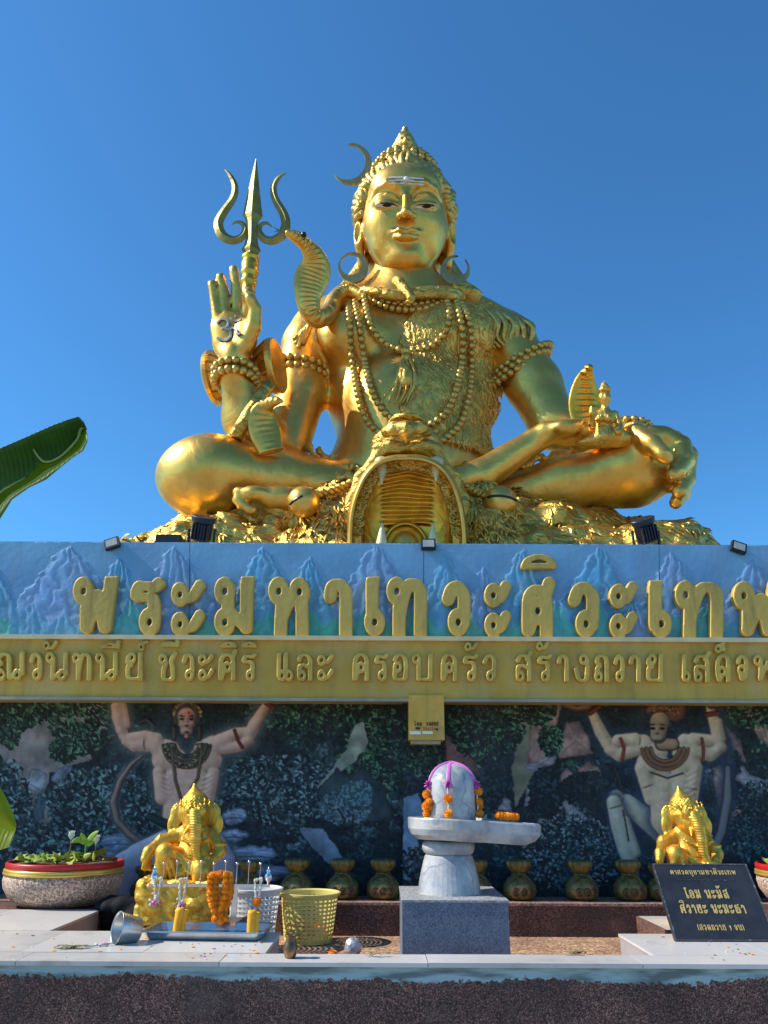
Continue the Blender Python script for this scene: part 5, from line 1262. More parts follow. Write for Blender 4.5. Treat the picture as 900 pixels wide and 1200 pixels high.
for ch, a, b in (('ณ', -7, 33), ('ว', 35, 53), ('น', 54, 84), ('ท', 85, 111), ('น', 112, 142), ('ย', 146, 171), ('ช', 186, 210), ('ว', 213, 231), ('ะ', 232, 253), ('ศ', 254, 280), ('ร', 282, 303), ('แ', 322, 345), ('ล', 347, 369), ('ะ', 371, 393), ('ค', 411, 435),
                 ('ร', 437, 457), ('อ', 458, 480), ('บ', 482, 510), ('ค', 514, 538), ('ร', 540, 562), ('ว', 564, 584), ('ส', 602, 625), ('ร', 627, 648), ('า', 651, 668), ('ง', 670, 693), ('ถ', 694, 715), ('ว', 717, 733), ('า', 735, 752), ('ย', 754, 779), ('เ', 796, 809), ('ส', 810, 833), ('ด', 835, 857), ('จ', 860, 878), ('พ', 880, 914)):
    dv = (a - 30) / 870 * 2.6; glyph(ch, (a, 764 + dv, b, 798 + dv), HS, Ysm, 8, 3.6, 'small_letter', M['beam_letter'], beam, vox=.75)
for ch, a, b, v0, v1 in (('ั', 48, 70, 750, 763), ('ี', 118, 143, 751, 762), ('์', 160, 176, 750, 764), ('ี', 188, 212, 750, 760), ('ิ', 258, 279, 751, 761), ('ิ', 283, 302, 751, 761), ('ั', 541, 561, 752, 764), ('้', 627, 643, 752, 764), ('็', 835, 850, 752, 766)):
    glyph(ch, (a, v0, b, v1), HS * .85, Ysm, 8, 2.8, 'small_letter', M['beam_letter'], beam, vox=.75)
# small sticker print on the stub
Yk = YB - .0225
def card(u0, v0, u1, v1, Y, m, name, root, th=.001):
    a, b = P(u0, v1, Y), P(u1, v0, Y); return part(name, MB().box((a[0], Y - th, a[2]), (b[0], Y, b[2])).me(), m, root)
ink = mat('brown_ink', (.06, .03, .02), rough=.6, var=.1)
card(480.5, 857, 493, 860.5, Yk, M['white_paint'], 'sticker', beam); card(495, 857, 507, 860, Yk, M['white_paint'], 'sticker', beam)
card(487, 852, 492, 855, Yk, ink, 'sticker', beam); card(510.5, 853.5, 513.5, 856, Yk, ink, 'sticker', beam)
for ch, a in (('โ', 485), ('อ', 488.2), ('ก', 0), ('ล', 491.4), ('ว', 499), ('ด', 502.2), ('ส', 505), ('ท', 508), ('ย', 511)):
    if ch in GL: glyph(ch, (a, 846, a + 3, 850.5), .42, Yk - .001, .25, .55, 'printed_letter', ink, beam, vox=.22)
for k in range(6): glyph('ว', (496 + k * 2.4, 852, 498.2 + k * 2.4, 855.5), .3, Yk - .001, .25, .45, 'printed_letter', mat('red_ink', (.4, .08, .05)) if k == 0 else bpy.data.materials['red_ink'], beam, vox=.22)
# ------------------------------------------------------------------ the ground, walls and ledges
DZ, FZ = 1.10, 0.95           # level of the white tiled ledge, of the pebble floor
def speckle(name, base, base2, cols, sc, rough=.55, vs=5, w=.9, bump=.1):
    return mat(name, base, col2=base2, rough=rough, vscale=vs, vor=(sc, cols, w), bump=bump, bscale=sc)
M['granite'] = speckle('red_granite_wash', (.30, .15, .11), (.16, .08, .06), [(0, (.12, .10, .10)), (.4, (.55, .45, .42)), (.7, (1.0, .9, .85)), (.9, (1.9, 1.7, 1.6))], 330, rough=.6, w=.95)
add_streaks(M['granite'], (.05, .035, .032), .6, (3.2, 3.2, 1.0), .50, .62); add_streaks(M['granite'], (.30, .24, .20), .3, (1.3, 1.3, 3), .5, .7)
M['pebble'] = speckle('tan_pebble_wash', (.55, .36, .22), (.36, .22, .14), [(0, (.35, .3, .28)), (.3, (.8, .75, .7)), (.65, (1.1, 1.05, 1.0)), (.9, (1.5, 1.5, 1.5))], 110, rough=.8)
M['bluegrey'] = speckle('plinth_granite_shaded', (.19, .22, .28), (.14, .165, .215), [(0, (.3, .3, .32)), (.25, (.75, .77, .8)), (.6, (1.1, 1.1, 1.1)), (.88, (1.5, 1.5, 1.5))], 230, w=.55, rough=.45)  # plinth stone, the blue cast of its shaded sides put into the colour
M['tile'] = mat('white_tile', (.70, .66, .62), rough=.28, var=.07, vscale=3, bump=.02)
M['tile2'] = mat('white_tile_worn', (.62, .59, .56), rough=.35, col2=(.48, .45, .42), vscale=4)
M['marble'] = mat('marble', (.54, .53, .52), rough=.22, col2=(.27, .29, .32), vscale=9, ramp=(.36, .60), detail=9)
def add_veins(m, col=(.10, .11, .13), sc=2.2):
    nt = m.node_tree; b = nt.nodes['Principled BSDF']; L = nt.links; src = b.inputs['Base Color'].links[0].from_socket
    tc = nt.nodes.new('ShaderNodeTexCoord'); n = nt.nodes.new('ShaderNodeTexNoise'); n.inputs['Scale'].default_value = 4; n.inputs['Detail'].default_value = 5; n.inputs['Distortion'].default_value = 1.5
    w = nt.nodes.new('ShaderNodeTexWave'); w.inputs['Scale'].default_value = sc * .7; w.inputs['Distortion'].default_value = 14; w.inputs['Detail'].default_value = 5; w.inputs['Detail Scale'].default_value = 1.8; w.bands_direction = 'DIAGONAL'
    L.new(tc.outputs['Object'], w.inputs[0]); r = nt.nodes.new('ShaderNodeValToRGB'); r.color_ramp.elements[0].position = 0; r.color_ramp.elements[0].color = (1, 1, 1, 1); r.color_ramp.elements[1].position = .016; r.color_ramp.elements[1].color = (0, 0, 0, 1)
    L.new(w.outputs['Fac'], r.inputs[0]); mx = nt.nodes.new('ShaderNodeMix'); mx.data_type = 'RGBA'; L.new(r.outputs[0], mx.inputs[0]); L.new(src, mx.inputs[6]); mx.inputs[7].default_value = (*col, 1); L.new(mx.outputs[2], b.inputs['Base Color'])
add_streaks(M['tile'], (.34, .29, .24), .45, (6, 6, 6), .54, .72); add_streaks(M['tile2'], (.30, .26, .21), .6, (8, 8, 8), .5, .7); add_veins(M['marble'], (.28, .30, .34)); add_veins(M['marble'], (.50, .47, .42), 1.1)
gm = mat('paving', (.36, .31, .25), rough=.85, col2=(.25, .215, .175), vscale=.8, bump=.2, bscale=30)
link('ground', MB().add([(-300, -300, 0), (300, -300, 0), (300, 300, 0), (-300, 300, 0)], [(0, 1, 2, 3)]).me(), gm, kind='structure')
# front wall, with pale blue overspill of paint under the ledge
fm = M['granite'].copy(); fm.name = 'granite_with_blue_overspill'; nt = fm.node_tree; L = nt.links; b_ = nt.nodes['Principled BSDF']; src = b_.inputs['Base Color'].links[0].from_socket
tc = nt.nodes.new('ShaderNodeTexCoord'); sx = nt.nodes.new('ShaderNodeSeparateXYZ'); L.new(tc.outputs['Object'], sx.inputs[0])
n1 = nt.nodes.new('ShaderNodeTexNoise'); n1.inputs['Scale'].default_value = 48; n1.inputs['Detail'].default_value = 9; n1.inputs['Roughness'].default_value = .75; L.new(tc.outputs['Object'], n1.inputs[0])
n2 = nt.nodes.new('ShaderNodeTexNoise'); n2.inputs['Scale'].default_value = 1.7; n2.inputs['Detail'].default_value = 2; L.new(tc.outputs['Object'], n2.inputs[0])
def mth(op, a, b=None):
    q = nt.nodes.new('ShaderNodeMath'); q.operation = op
    for i, x in enumerate((a, b)):
        if x is None: continue
        if isinstance(x, (int, float)): q.inputs[i].default_value = x
        else: L.new(x, q.inputs[i])
    return q.outputs[0]
h_ = mth('ADD', sx.outputs[2], mth('MULTIPLY', mth('SUBTRACT', n1.outputs[0], .5), .075)); h_ = mth('ADD', h_, mth('MULTIPLY', mth('SUBTRACT', n2.outputs[0], .5), .11))
msk_ = mth('GREATER_THAN', h_, 1.052); mx = nt.nodes.new('ShaderNodeMix'); mx.data_type = 'RGBA'; L.new(msk_, mx.inputs[0]); L.new(src, mx.inputs[6]); n3 = nt.nodes.new('ShaderNodeTexNoise'); n3.inputs['Scale'].default_value = 1.0; n3.inputs['Detail'].default_value = 8; mp3 = nt.nodes.new('ShaderNodeMapping'); mp3.inputs['Scale'].default_value = (5, 5, 30); L.new(tc.outputs['Object'], mp3.inputs[0]); L.new(mp3.outputs[0], n3.inputs[0])
r3 = nt.nodes.new('ShaderNodeValToRGB'); r3.color_ramp.elements[0].position = .40; r3.color_ramp.elements[0].color = (.14, .18, .17, 1); r3.color_ramp.elements[1].position = .56; r3.color_ramp.elements[1].color = (.38, .50, .50, 1); L.new(n3.outputs['Fac'], r3.inputs[0]); L.new(r3.outputs[0], mx.inputs[7]); L.new(mx.outputs[2], b_.inputs['Base Color'])
fw = thing('front_wall', (0, 2.87, 0), 'low dark red granite-chip wall across the bottom, ragged pale blue paint below its white tile ledge', 'wall')
part('wall', MB().box((-4.5, 2.81, 0), (4.5, 2.94, DZ - .012)).me(), fm, fw)
x = -4.5; cr = random.Random(5)
joints = [P(u, 1122, 2.87)[0] for u in (-210, 30, 262, 500, 745, 985, 1220)]
edges = [-4.5] + joints + [4.5]
for a, b in zip(edges[:-1], edges[1:]):
    part('ledge_tile', MB().box((a + .0012, 2.797, DZ - .0125), (b - .0012, 2.94, DZ + cr.uniform(-.0006, .0006))).me(), M['tile'] if cr.random() < .6 else M['tile2'], fw)
# pebble floor
link('pebble_floor', MB().box((-4.5, 2.942, FZ - .1), (4.5, 4.276, FZ)).me(), M['pebble'], kind='structure')
# white tiled decks left and right
def deck(label, rects, seed):
    xs = [r[0] for r in rects]; t_ = thing('tiled_platform', ((rects[0][0] + rects[0][2]) / 2, (rects[0][1] + rects[0][3]) / 2, FZ), label, 'platform')
    rr = random.Random(seed)
    for (x0, y0, x1, y1) in rects:
        part('base', MB().box((x0 + .006, y0 + .002, FZ + .001), (x1 - .006, y1 - .004, DZ - .010)).me(), mat('platform_side', (.42, .37, .38), rough=.5, var=.08), t_)
        nx_ = max(1, round((x1 - x0) / .42)); w_ = (x1 - x0) / nx_
        for i in range(nx_): part('tile', MB().box((x0 + i * w_ + .001, y0 + .001, DZ - .0095), (x0 + (i + 1) * w_ - .001, y1 - .001, DZ + .0005 + rr.uniform(-.0005, .0005))).me(), M['tile'] if rr.random() < .7 else M['tile2'], t_)
    return t_
xl = P(329.5, 1093, 3.37)[0]; xu = P(118, 1068, 3.95)[0]; xr = P(724, 1094, 3.37)[0]
deck('white tiled low platform at left, under the steel tray and tin mug', [(-4.5, 2.942, xl, 3.37), (-4.5, 3.372, xu, 3.95)], 2)
deck('white tiled low platform at right, under the leaning black board', [(xr, 2.942, 4.5, 3.37)], 3)
# long granite bench against the murals
bn = thing('granite_bench', (0, 4.4, FZ), 'long dark red granite bench below the murals, sunlit top edge, gold urns on it', 'bench')
part('bench_front', MB().box((-4.5, 4.28, FZ - .05), (4.5, 4.54, DZ - .014)).me(), M['granite'], bn)
part('bench_top', MB().box((-4.5, 4.272, DZ - .014), (4.5, YM - .008, DZ - .002)).me(), speckle('bench_top_lit', (.42, .27, .20), (.30, .18, .14), [(0, (.5, .4, .4)), (.4, (.9, .8, .8)), (.8, (1.5, 1.4, 1.4))], 150), bn)  # same granite as the front, with sunlight on top put into a lighter colour
xe = P(136, 1066, 3.95)[0]
pb = thing('granite_block', (P(60, 1066, 4.1)[0], 4.1, FZ), 'dark red granite block carrying the round planter at left', 'plinth')
part('block', MB().box((-4.5, 3.954, FZ), (xe, 4.268, DZ - .006)).me(), M['granite'], pb)
# building behind and under the statue
bd_ = thing('shrine_building', (0, 7, 0), 'blue painted building block under the golden statue, hidden behind the sign', 'building')
part('walls', MB().box((-5, YM + .31, 0), (5, 8.2, BASE_Z - .22)).me(), bpy.data.materials['sign_side'], bd_)
part('roof_slab', MB().box((-5, YS + .345, BASE_Z - .2), (5, 8.3, BASE_Z)).me(), mat('roof_screed', (.42, .38, .28), rough=.8), bd_)

# ------------------------------------------------------------------ stone linga
lb = thing('stone_plinth', (P(534, 1100, 3.52)[0], 3.52, FZ), 'square granite plinth in the middle, painted with shaded blue-grey sides and a lit top, holding the marble linga', 'plinth')
xa, xb = P(470.5, 1055, 3.28)[0], P(596.5, 1055, 3.28)[0]; zt_ = P(530, 1055, 3.28)[2]
part('block', MB().box((xa + .003, 3.283, FZ), (xb - .003, 3.76, zt_ - .008)).me(), M['bluegrey'], lb)
part('top_slab', MB().box((xa, 3.28, zt_ - .008), (xb, 3.763, zt_)).me(), speckle('plinth_granite_lit', (.42, .42, .42), (.34, .34, .35), [(0, (.6, .6, .6)), (.5, (1, 1, 1)), (.85, (1.4, 1.4, 1.4))], 180), lb)  # lighter copy of the plinth stone, sunlight painted into the top
YL = 3.52; cL = P(526.5, 1040, YL); sL = S(526, 1000, YL)
lg = thing('stone_linga', (cL[0], YL, zt_), 'veined white marble linga on its spouted disc and pedestal, hung with pink ribbons and marigolds', 'shrine stone')
z_ = lambda v: P(526, v, YL)[2]
zd0, zd1 = z_(984), z_(957.5)
prof = [(36.5, zt_), (36, zt_ + .012), (34.5, z_(1030)), (30.5, z_(1012)), (28, z_(1003)), (26.5, z_(1001))]
part('pedestal', MB().lathe([(r_ * sL, z) for r_, z in prof], (cL[0], YL, 0), n=40).me(), M['marble'], lg, smooth=False)
prof = [(25, z_(1001.5)), (29, z_(999)), (31, z_(993)), (30.5, z_(988)), (27, z_(985))]
part('collar_ring', MB().lathe([(r_ * sL, z) for r_, z in prof], (cL[0], YL, 0), n=40).me(), M['marble'], lg, smooth=True)
# disc with spout: outline in plan
out = []
cx = P(530, 957, YL)[0]; R0 = 53 * sL; th0 = R(-16)
for i in range(49):
    a = R(28) + (R(360) - R(56)) * i / 48; out.append((R0 * math.cos(a), R0 * math.sin(a)))
sp_ = [(R0 * 1.22, -R0 * .36), (R0 * 1.62, -R0 * .26), (R0 * 1.86, -R0 * .20), (R0 * 1.95, -R0 * .10), (R0 * 1.95, R0 * .10), (R0 * 1.86, R0 * .20), (R0 * 1.62, R0 * .26), (R0 * 1.22, R0 * .36)]
out += sp_
c_, s_ = math.cos(th0), math.sin(th0)
def plan(sc, z): return [(cx + (x * c_ - y * s_) * sc, YL + (x * s_ + y * c_) * sc, z - .012 * max(0, x * sc) / R0) for x, y in out]
n = len(out); lay = [plan(.60, zd0 + .002), plan(.82, zd0 + .004), plan(.93, zd0 + .022), plan(.99, zd0 + .045), plan(1.0, zd1 - .006), plan(.985, zd1), plan(.93, zd1), plan(.91, zd1 - .012), plan(.3, zd1 - .012)]
vs = [p for l in lay for p in l]; fs = [(k * n + i, k * n + (i + 1) % n, (k + 1) * n + (i + 1) % n, (k + 1) * n + i) for k in range(len(lay) - 1) for i in range(n)]
fs += [tuple(range(n - 1, -1, -1)), tuple((len(lay) - 1) * n + i for i in range(n))]
part('spouted_disc', pymesh(vs, fs), M['marble'], lg)
rL = 28 * sL; ztop_ = z_(894.5); zs_ = z_(922)
prof = [(rL, zd1 - .012), (rL * 1.01, zd1 + .02), (rL, zs_)] + [(rL * math.cos(a), zs_ + (ztop_ - zs_) * math.sin(a)) for a in np.linspace(.12, 1.54, 10)]
part('linga', MB().lathe(prof, (cx, YL, 0), n=48).me(), M['marble'], lg, smooth=True)
M['pink'] = mat('pink_ribbon', (.85, .22, .62), rough=.5, var=.1); M['marigold'] = mat('marigold', (1.0, .42, .015), rough=.8, col2=(.95, .28, .01), vscale=60, bump=.3, bscale=200)
M['jasmine'] = mat('jasmine', (.78, .76, .66), rough=.8, var=.1, vscale=60)
M['petal_mag'] = mat('magenta_petal', (.75, .10, .50), rough=.6, var=.15, vscale=40)
def marigold_me(r, seed=0):
    rr = random.Random(seed); mb = MB()
    mb.ball((0, 0, 0), r * .80, 10, 7)
    for i in range(70):
        z = 1 - 2 * (i + .5) / 70; a = i * 2.39996; q = math.sqrt(1 - z * z); d = np.array((q * math.cos(a), q * math.sin(a), z)); t = np.array((-math.sin(a), math.cos(a), 0)); b = np.cross(d, t)
        c = d * r * .78; w = r * .25
        mb.add([c - t * w, c + t * w, c + d * r * .26 + t * w * .9 + b * w * rr.uniform(-.4, .9), c + d * r * .26 - t * w * .9 + b * w * rr.uniform(-.4, .9)], [(0, 1, 2, 3)])
    return mb.me()
MGm = [marigold_me(.012, k) for k in range(3)]
for m_ in MGm: m_.materials.append(M['marigold'])
def marigold(root, loc, r, name='marigold'):
    o = bpy.data.objects.new(name, random.choice(MGm)); COL.objects.link(o); o.parent = root
    off = Vector((0, 0, 0)); p = root
    while p is not None: off += p.location; p = p.parent
    o.location = Vector([float(c) for c in loc]) - off; o.scale = (r / .012,) * 3; o.rotation_euler = (random.random() * 3, random.random() * 3, random.random() * 3); return o
def jas(mb, a, b, r=.0035, seed=1):
    rr = random.Random(seed); n = max(2, int(np.linalg.norm(np.array(b) - a) / (r * 1.5)))
    for i in range(n + 1):
        p = np.array(a) + (np.array(b) - a) * i / n + np.array([rr.uniform(-.3, .3) * r for _ in range(3)]); mb.ball(p, r * rr.uniform(.8, 1.2), 6, 4, (1, 1, 1.4))
def on_linga(ang, z, lift=.003):
    r_ = rL if z < zs_ else rL * math.sqrt(max(0, 1 - ((z - zs_) / (ztop_ - zs_)) ** 2)); return np.array((cx + (r_ + lift) * math.sin(ang), YL - (r_ + lift) * math.cos(ang), z))
gar = []
for ang, lab, bl in ((-1.25, 'leftmost ribbon garland on the marble linga, pink bow over clustered marigolds', [(.0, 931), (.06, 945), (-.05, 945), (.08, 940), (.0, 953)]),
                     (-.22, 'middle ribbon garland on the front of the marble linga, two marigolds one above the other', [(0, 936), (0, 952.5)]),
                     (1.28, 'rightmost ribbon garland on the marble linga, four marigolds down its shaded side', [(.0, 927), (.02, 939), (.1, 944), (0, 953)])):
    g = thing('ribbon_garland', on_linga(ang, z_(918)), lab, 'garland', 'garlands hung over the linga')
    pts = [on_linga(ang, z) + np.array((0, 0, 0)) for z in [z_(v) for v in (918, 912, 906, 901, 898, 895.4)]]
    part('ribbon', MB().tube(pts + [np.array((cx, YL, ztop_ + .004))], .0078, 8, flat=.0022, up=(0, -1, .2)).me(), M['pink'], g)
    mb = MB(); b0 = on_linga(ang, z_(918), .008)
    for k in range(9): a = k * .7; d = np.array((math.cos(a), -.4, math.sin(a) - .4)) * .02; mb.tube([b0, b0 + d * .6 + np.array((0, -.006, 0)), b0 + d], [.003, .006, .002], 5, flat=.0015)
    part('bow', mb.me(), M['petal_mag'], g)
    mb = MB(); jas(mb, on_linga(ang, z_(919), .008), on_linga(ang, zd1 + .01, .012), seed=2); part('jasmine_string', mb.me(), M['jasmine'], g, kind='stuff')
    for k, (da, v) in enumerate(bl): marigold(g, on_linga(ang + da * 2.2, z_(v), .016), .0175)
g = thing('marigold_garland', P(594, 957, 3.42), 'short string of orange marigolds lying on the spout of the marble disc', 'garland')
for k in range(7): marigold(g, P(584 + k * 3.5, 957.5 + .3 * k, 3.44) + np.array((0, 0, .006)), .0145 + .001 * (k % 2))

# ------------------------------------------------------------------ gold urns on the bench
def urn():
    t_ = bpy.data.objects.new('money_pot', None); COL.objects.link(t_)
    s = .0046; q = lambda r, z: (r * s, z * s)
    link('pot', MB().lathe([q(13, 0), q(17, 3), q(18.5, 9), q(17.5, 15), q(13, 21), q(8, 24.5), q(6.5, 26)], n=28).me(), M['urn'], t_, smooth=True)
    link('pleated_top', MB().lathe([q(6.5, 25.5), q(8, 28), q(12, 32), q(13.5, 36), q(12.5, 39), q(9, 40), q(6, 38.5), q(2, 38)], n=40, fn=lambda r, z, a: r * (1 + .09 * math.sin(a * 10))).me(), M['urn'], t_, smooth=True)
    mb = MB(); mb.tube([np.array((7.6 * s * math.cos(a), 7.6 * s * math.sin(a), 25.6 * s)) for a in np.linspace(0, 6.28, 20)], .0045, 6)
    for sx in (-1, 1): mb.tube([np.array(p) * s for p in ((0, -8, 25), (sx * 5, -11, 24), (sx * 10, -11.5, 20), (sx * 6, -14, 19), (0, -9.5, 24))], .003, 5)
    link('tied_cord', mb.me(), M['urn'], t_, smooth=True)
    for dx in (-8.5, 0, 8.5):
        mb = MB(); cy = -math.sqrt(max(1, 18.6 ** 2 - dx ** 2)); c = np.array((dx * s, cy * s, 9 * s))
        mb.tube([c + np.array((3.6 * s * math.cos(a), 0, 3.9 * s * math.sin(a))) for a in np.linspace(0, 6.28, 16)], .0035, 6); mb.ball(c, 1.6 * s, 8, 6, (1, .6, 1))
        link('coin_ring', mb.me(), M['coin'], t_, smooth=True)
    return t_
M['urn'] = mat('tarnished_gold', (.34, .26, .08), rough=.5, metal=.6, col2=(.12, .10, .04), vscale=25, bump=.4, bscale=120); M['coin'] = mat('coin_red', (.13, .05, .03), rough=.5, metal=.3)
def copy_tree(o, parent=None):
    c = o.copy(); COL.objects.link(c); c.parent = parent
    for ch in o.children: copy_tree(ch, c)
    return c
ur = urn(); labs = [(168, 'gold money pot on the bench behind the left elephant statue, mostly hidden', .8), (291, 'gold money pot on the bench behind the white basket', .95), (347, 'gold money pot on the bench behind the yellow basket', 1), (401, 'gold money pot on the bench at the right rim of the yellow basket', 1), (449, 'gold money pot on the bench left of the linga plinth', 1),
    (558, 'gold money pot on the bench half hidden behind the marble linga pedestal', 1), (609, 'gold money pot on the bench just right of the linga plinth', 1), (682, 'gold money pot on the bench, second right of the marble linga disc', 1), (739, 'gold money pot on the bench beside the right elephant statue', 1), (776, 'gold money pot on the bench hidden behind the right elephant statue', .9)]
for i, (u, lb_, k) in enumerate(labs):
    o = ur if i == 0 else copy_tree(ur); p = PZ(u, 1056, DZ); o.location = (P(u, 1050, 4.42)[0], 4.42, DZ - .002); o.rotation_euler = (0, 0, random.uniform(-.15, .15)); o.scale = (k * 1.02,) * 3
    tag(o, lb_, 'pot', 'gold money pots along the bench')

# ------------------------------------------------------------------ baskets
def basket(cu, vr, vb, Y, ru, rb, m, label, nv=32, nh=11, lip=None):
    zt, zb = P(cu, vr, Y)[2], FZ; s_ = S(cu, vr, Y); R1, R2 = ru * s_, rb * s_; c = P(cu, vr, Y); c = np.array((c[0], Y, 0))
    t_ = thing('basket', (c[0], Y, FZ), label, 'basket'); Hh = zt - zb
    rad = lambda q: R2 + (R1 - R2) * q ** .85
    mb = MB()
    for j in range(nh):
        q = .10 + .80 * j / (nh - 1); r_ = rad(q); w = .0048
        mb.lathe([(r_ - .0012, zb + Hh * q - w), (r_ + .0016, zb + Hh * q - w), (r_ + .0016, zb + Hh * q + w), (r_ - .0012, zb + Hh * q + w), (r_ - .0012, zb + Hh * q - w)], c, n=48, cap=False)
    for i in range(nv):
        a = 2 * math.pi * i / nv; d = np.array((math.cos(a), math.sin(a), 0)); pts = [c + d * rad(q) + np.array((0, 0, zb + Hh * q)) for q in (.06, .3, .6, .93)]
        mb.tube(pts, .0058 * ru / 34, 4, flat=.0014, up=tuple(d))
    part('lattice', mb.me(), m, t_, kind='stuff')
    part('rim', MB().lathe([(rad(.92), zb + Hh * .91), (rad(.92) + .003, zb + Hh * .91), (R1 + .004, zt - .012), (R1 + .012, zt - .010), (R1 + .013, zt - .001), (R1 + .005, zt + .001), (R1 - .002, zt - .006), (rad(.92), zb + Hh * .91)], c, n=64, cap=False).me(), lip or m, t_, smooth=False)
    part('bottom', MB().lathe([(R2 * .98, zb + .002), (R2 + .001, zb + .003), (rad(.11), zb + Hh * .115), (rad(.11) - .002, zb + Hh * .115), (R2 - .002, zb + .006)], c, n=48).me(), m, t_)
    return t_, c, zt, R1
M['yel_pl'] = mat('yellow_plastic', (.74, .64, .20), rough=.4, var=.06); M['wh_pl'] = mat('white_plastic', (.74, .74, .72), rough=.4, var=.05); M['grey_rim'] = mat('grey_rim', (.42, .44, .38), rough=.45, var=.1)
yb, yc, yzt, yR = basket(363, 1045, 1105, 4.10, 33, 26.5, M['yel_pl'], 'yellow plastic lattice basket with fallen marigolds inside, left of the plinth', lip=M['yel_pl'])
basket(299, 1040, 1100, 3.92, 29.5, 22.5, M['wh_pl'], 'white plastic lattice basket behind the orange garland', nv=30)
g = thing('marigold_heap', (yc[0], yc[1], FZ + .03), 'heap of discarded marigolds inside the yellow basket', 'flowers')
for k in range(26):
    a = random.uniform(0, 6.28); q = .085 * math.sqrt(random.random()); marigold(g, (yc[0] + q * math.cos(a), yc[1] + q * math.sin(a), FZ + .03 + random.uniform(0, .05)), .016)
mb = MB(); a0 = np.array((yc[0] + .0, yc[1] - yR - .004, yzt + .004)); mb.tube([np.array((yc[0] - .11, yc[1] - .09, yzt + .0)), np.array((yc[0] - .05, yc[1] - .06, yzt + .03)), np.array((yc[0] + .0, yc[1], yzt + .005))], .0035, 6)

# crumpled foil ball, marigold heads on the floor
mb = MB().ball((0, 0, 0), .036, 18, 12, (1, .9, 1), bump=.28)
fb = link('crumpled_ball', mb.me(), mat('crumpled_foil', (.62, .64, .68), rough=.35, metal=.3, col2=(.3, .32, .38), vscale=40, bump=.6, bscale=60), label='crumpled silvery white ball on the pebble floor right of the yellow basket', cat='litter', smooth=True); fb.location = PZ(414, 1110, FZ + .034)
g = link('fallen_marigold', MGm[0], label='single orange marigold head on the floor before the yellow basket', cat='flower'); g.location = PZ(390, 1117, FZ + .016); g.scale = (1.7, 1.5, 1.0)

# ------------------------------------------------------------------ steel tray with two candles
M['steel'] = mat('steel', (.62, .62, .60), rough=.28, metal=.9, col2=(.45, .45, .44), vscale=8, bump=.05)
tc_ = PZ(243, 1098, DZ); tr = thing('steel_tray', (tc_[0], tc_[1], DZ), 'shallow rectangular steel tray on the white platform with spilled yellow wax', 'tray')
tr_rot = Matrix.Rotation(R(-3), 4, 'Z'); tcx, tcy = tc_[0] + .003, tc_[1] + .012
TM = Matrix.Translation((tcx, tcy, DZ + .001)) @ tr_rot
wx, wy = .218, .108
def rect(x, y, z, r=.02, n=5):
    o = []
    for (sx, sy, a0) in ((1, 1, 0), (-1, 1, 90), (-1, -1, 180), (1, -1, 270)):
        for k in range(n): a = R(a0 + 90 * k / (n - 1)); o.append(TM @ Vector((sx * (x - r) + r * math.cos(a), sy * (y - r) + r * math.sin(a), z)))
    return o
lay = [rect(wx - .02, wy - .02, 0), rect(wx - .008, wy - .008, .006), rect(wx, wy, .028), rect(wx + .010, wy + .010, .030), rect(wx + .011, wy + .011, .027), rect(wx + .010, wy + .010, .0315), rect(wx - .002, wy - .002, .0305), rect(wx - .011, wy - .011, .006), rect(wx - .022, wy - .022, .0025)]
n = len(lay[0]); vs = [tuple(p) for l in lay for p in l]; fs = [(k * n + i, k * n + (i + 1) % n, (k + 1) * n + (i + 1) % n, (k + 1) * n + i) for k in range(len(lay) - 1) for i in range(n)] + [tuple(range(n - 1, -1, -1)), tuple((len(lay) - 1) * n + i for i in range(n))]
part('pan', pymesh(vs, fs), M['steel'], tr)
M['wax'] = mat('wax', (.95, .50, .02), rough=.45, var=.08, vscale=20); b_ = M['wax'].node_tree.nodes['Principled BSDF']; b_.inputs['Subsurface Weight'].default_value = .6; b_.inputs['Subsurface Radius'].default_value = (.03, .012, .004); b_.inputs['Subsurface Scale'].default_value = .5
mb = MB(); zz_ = .0062
pool = [TM @ Vector((.03 + .13 * math.cos(a) * (1 + .2 * math.sin(3 * a)), -.055 + .03 * math.sin(a) * (1 + .3 * math.cos(2 * a)), .0)) for a in np.linspace(0, 6.28, 30)[:-1]]
mb.add([(p.x, p.y, p.z + zz_) for p in pool] + [(p.x, p.y, p.z + .004) for p in pool], [tuple(range(29))] + [(i, 29 + i, 29 + (i + 1) % 29, (i + 1) % 29) for i in range(29)])
part('spilled_wax', mb.me(), M['wax'], tr)
mb = MB()
for k in range(14): q = TM @ Vector((random.uniform(-.06, .12), random.uniform(-.06, .0), .007)); mb.ball(q, .006, 6, 4, (1.6, 1, .25))
part('petals', mb.me(), M['petal_mag'], tr, kind='stuff')
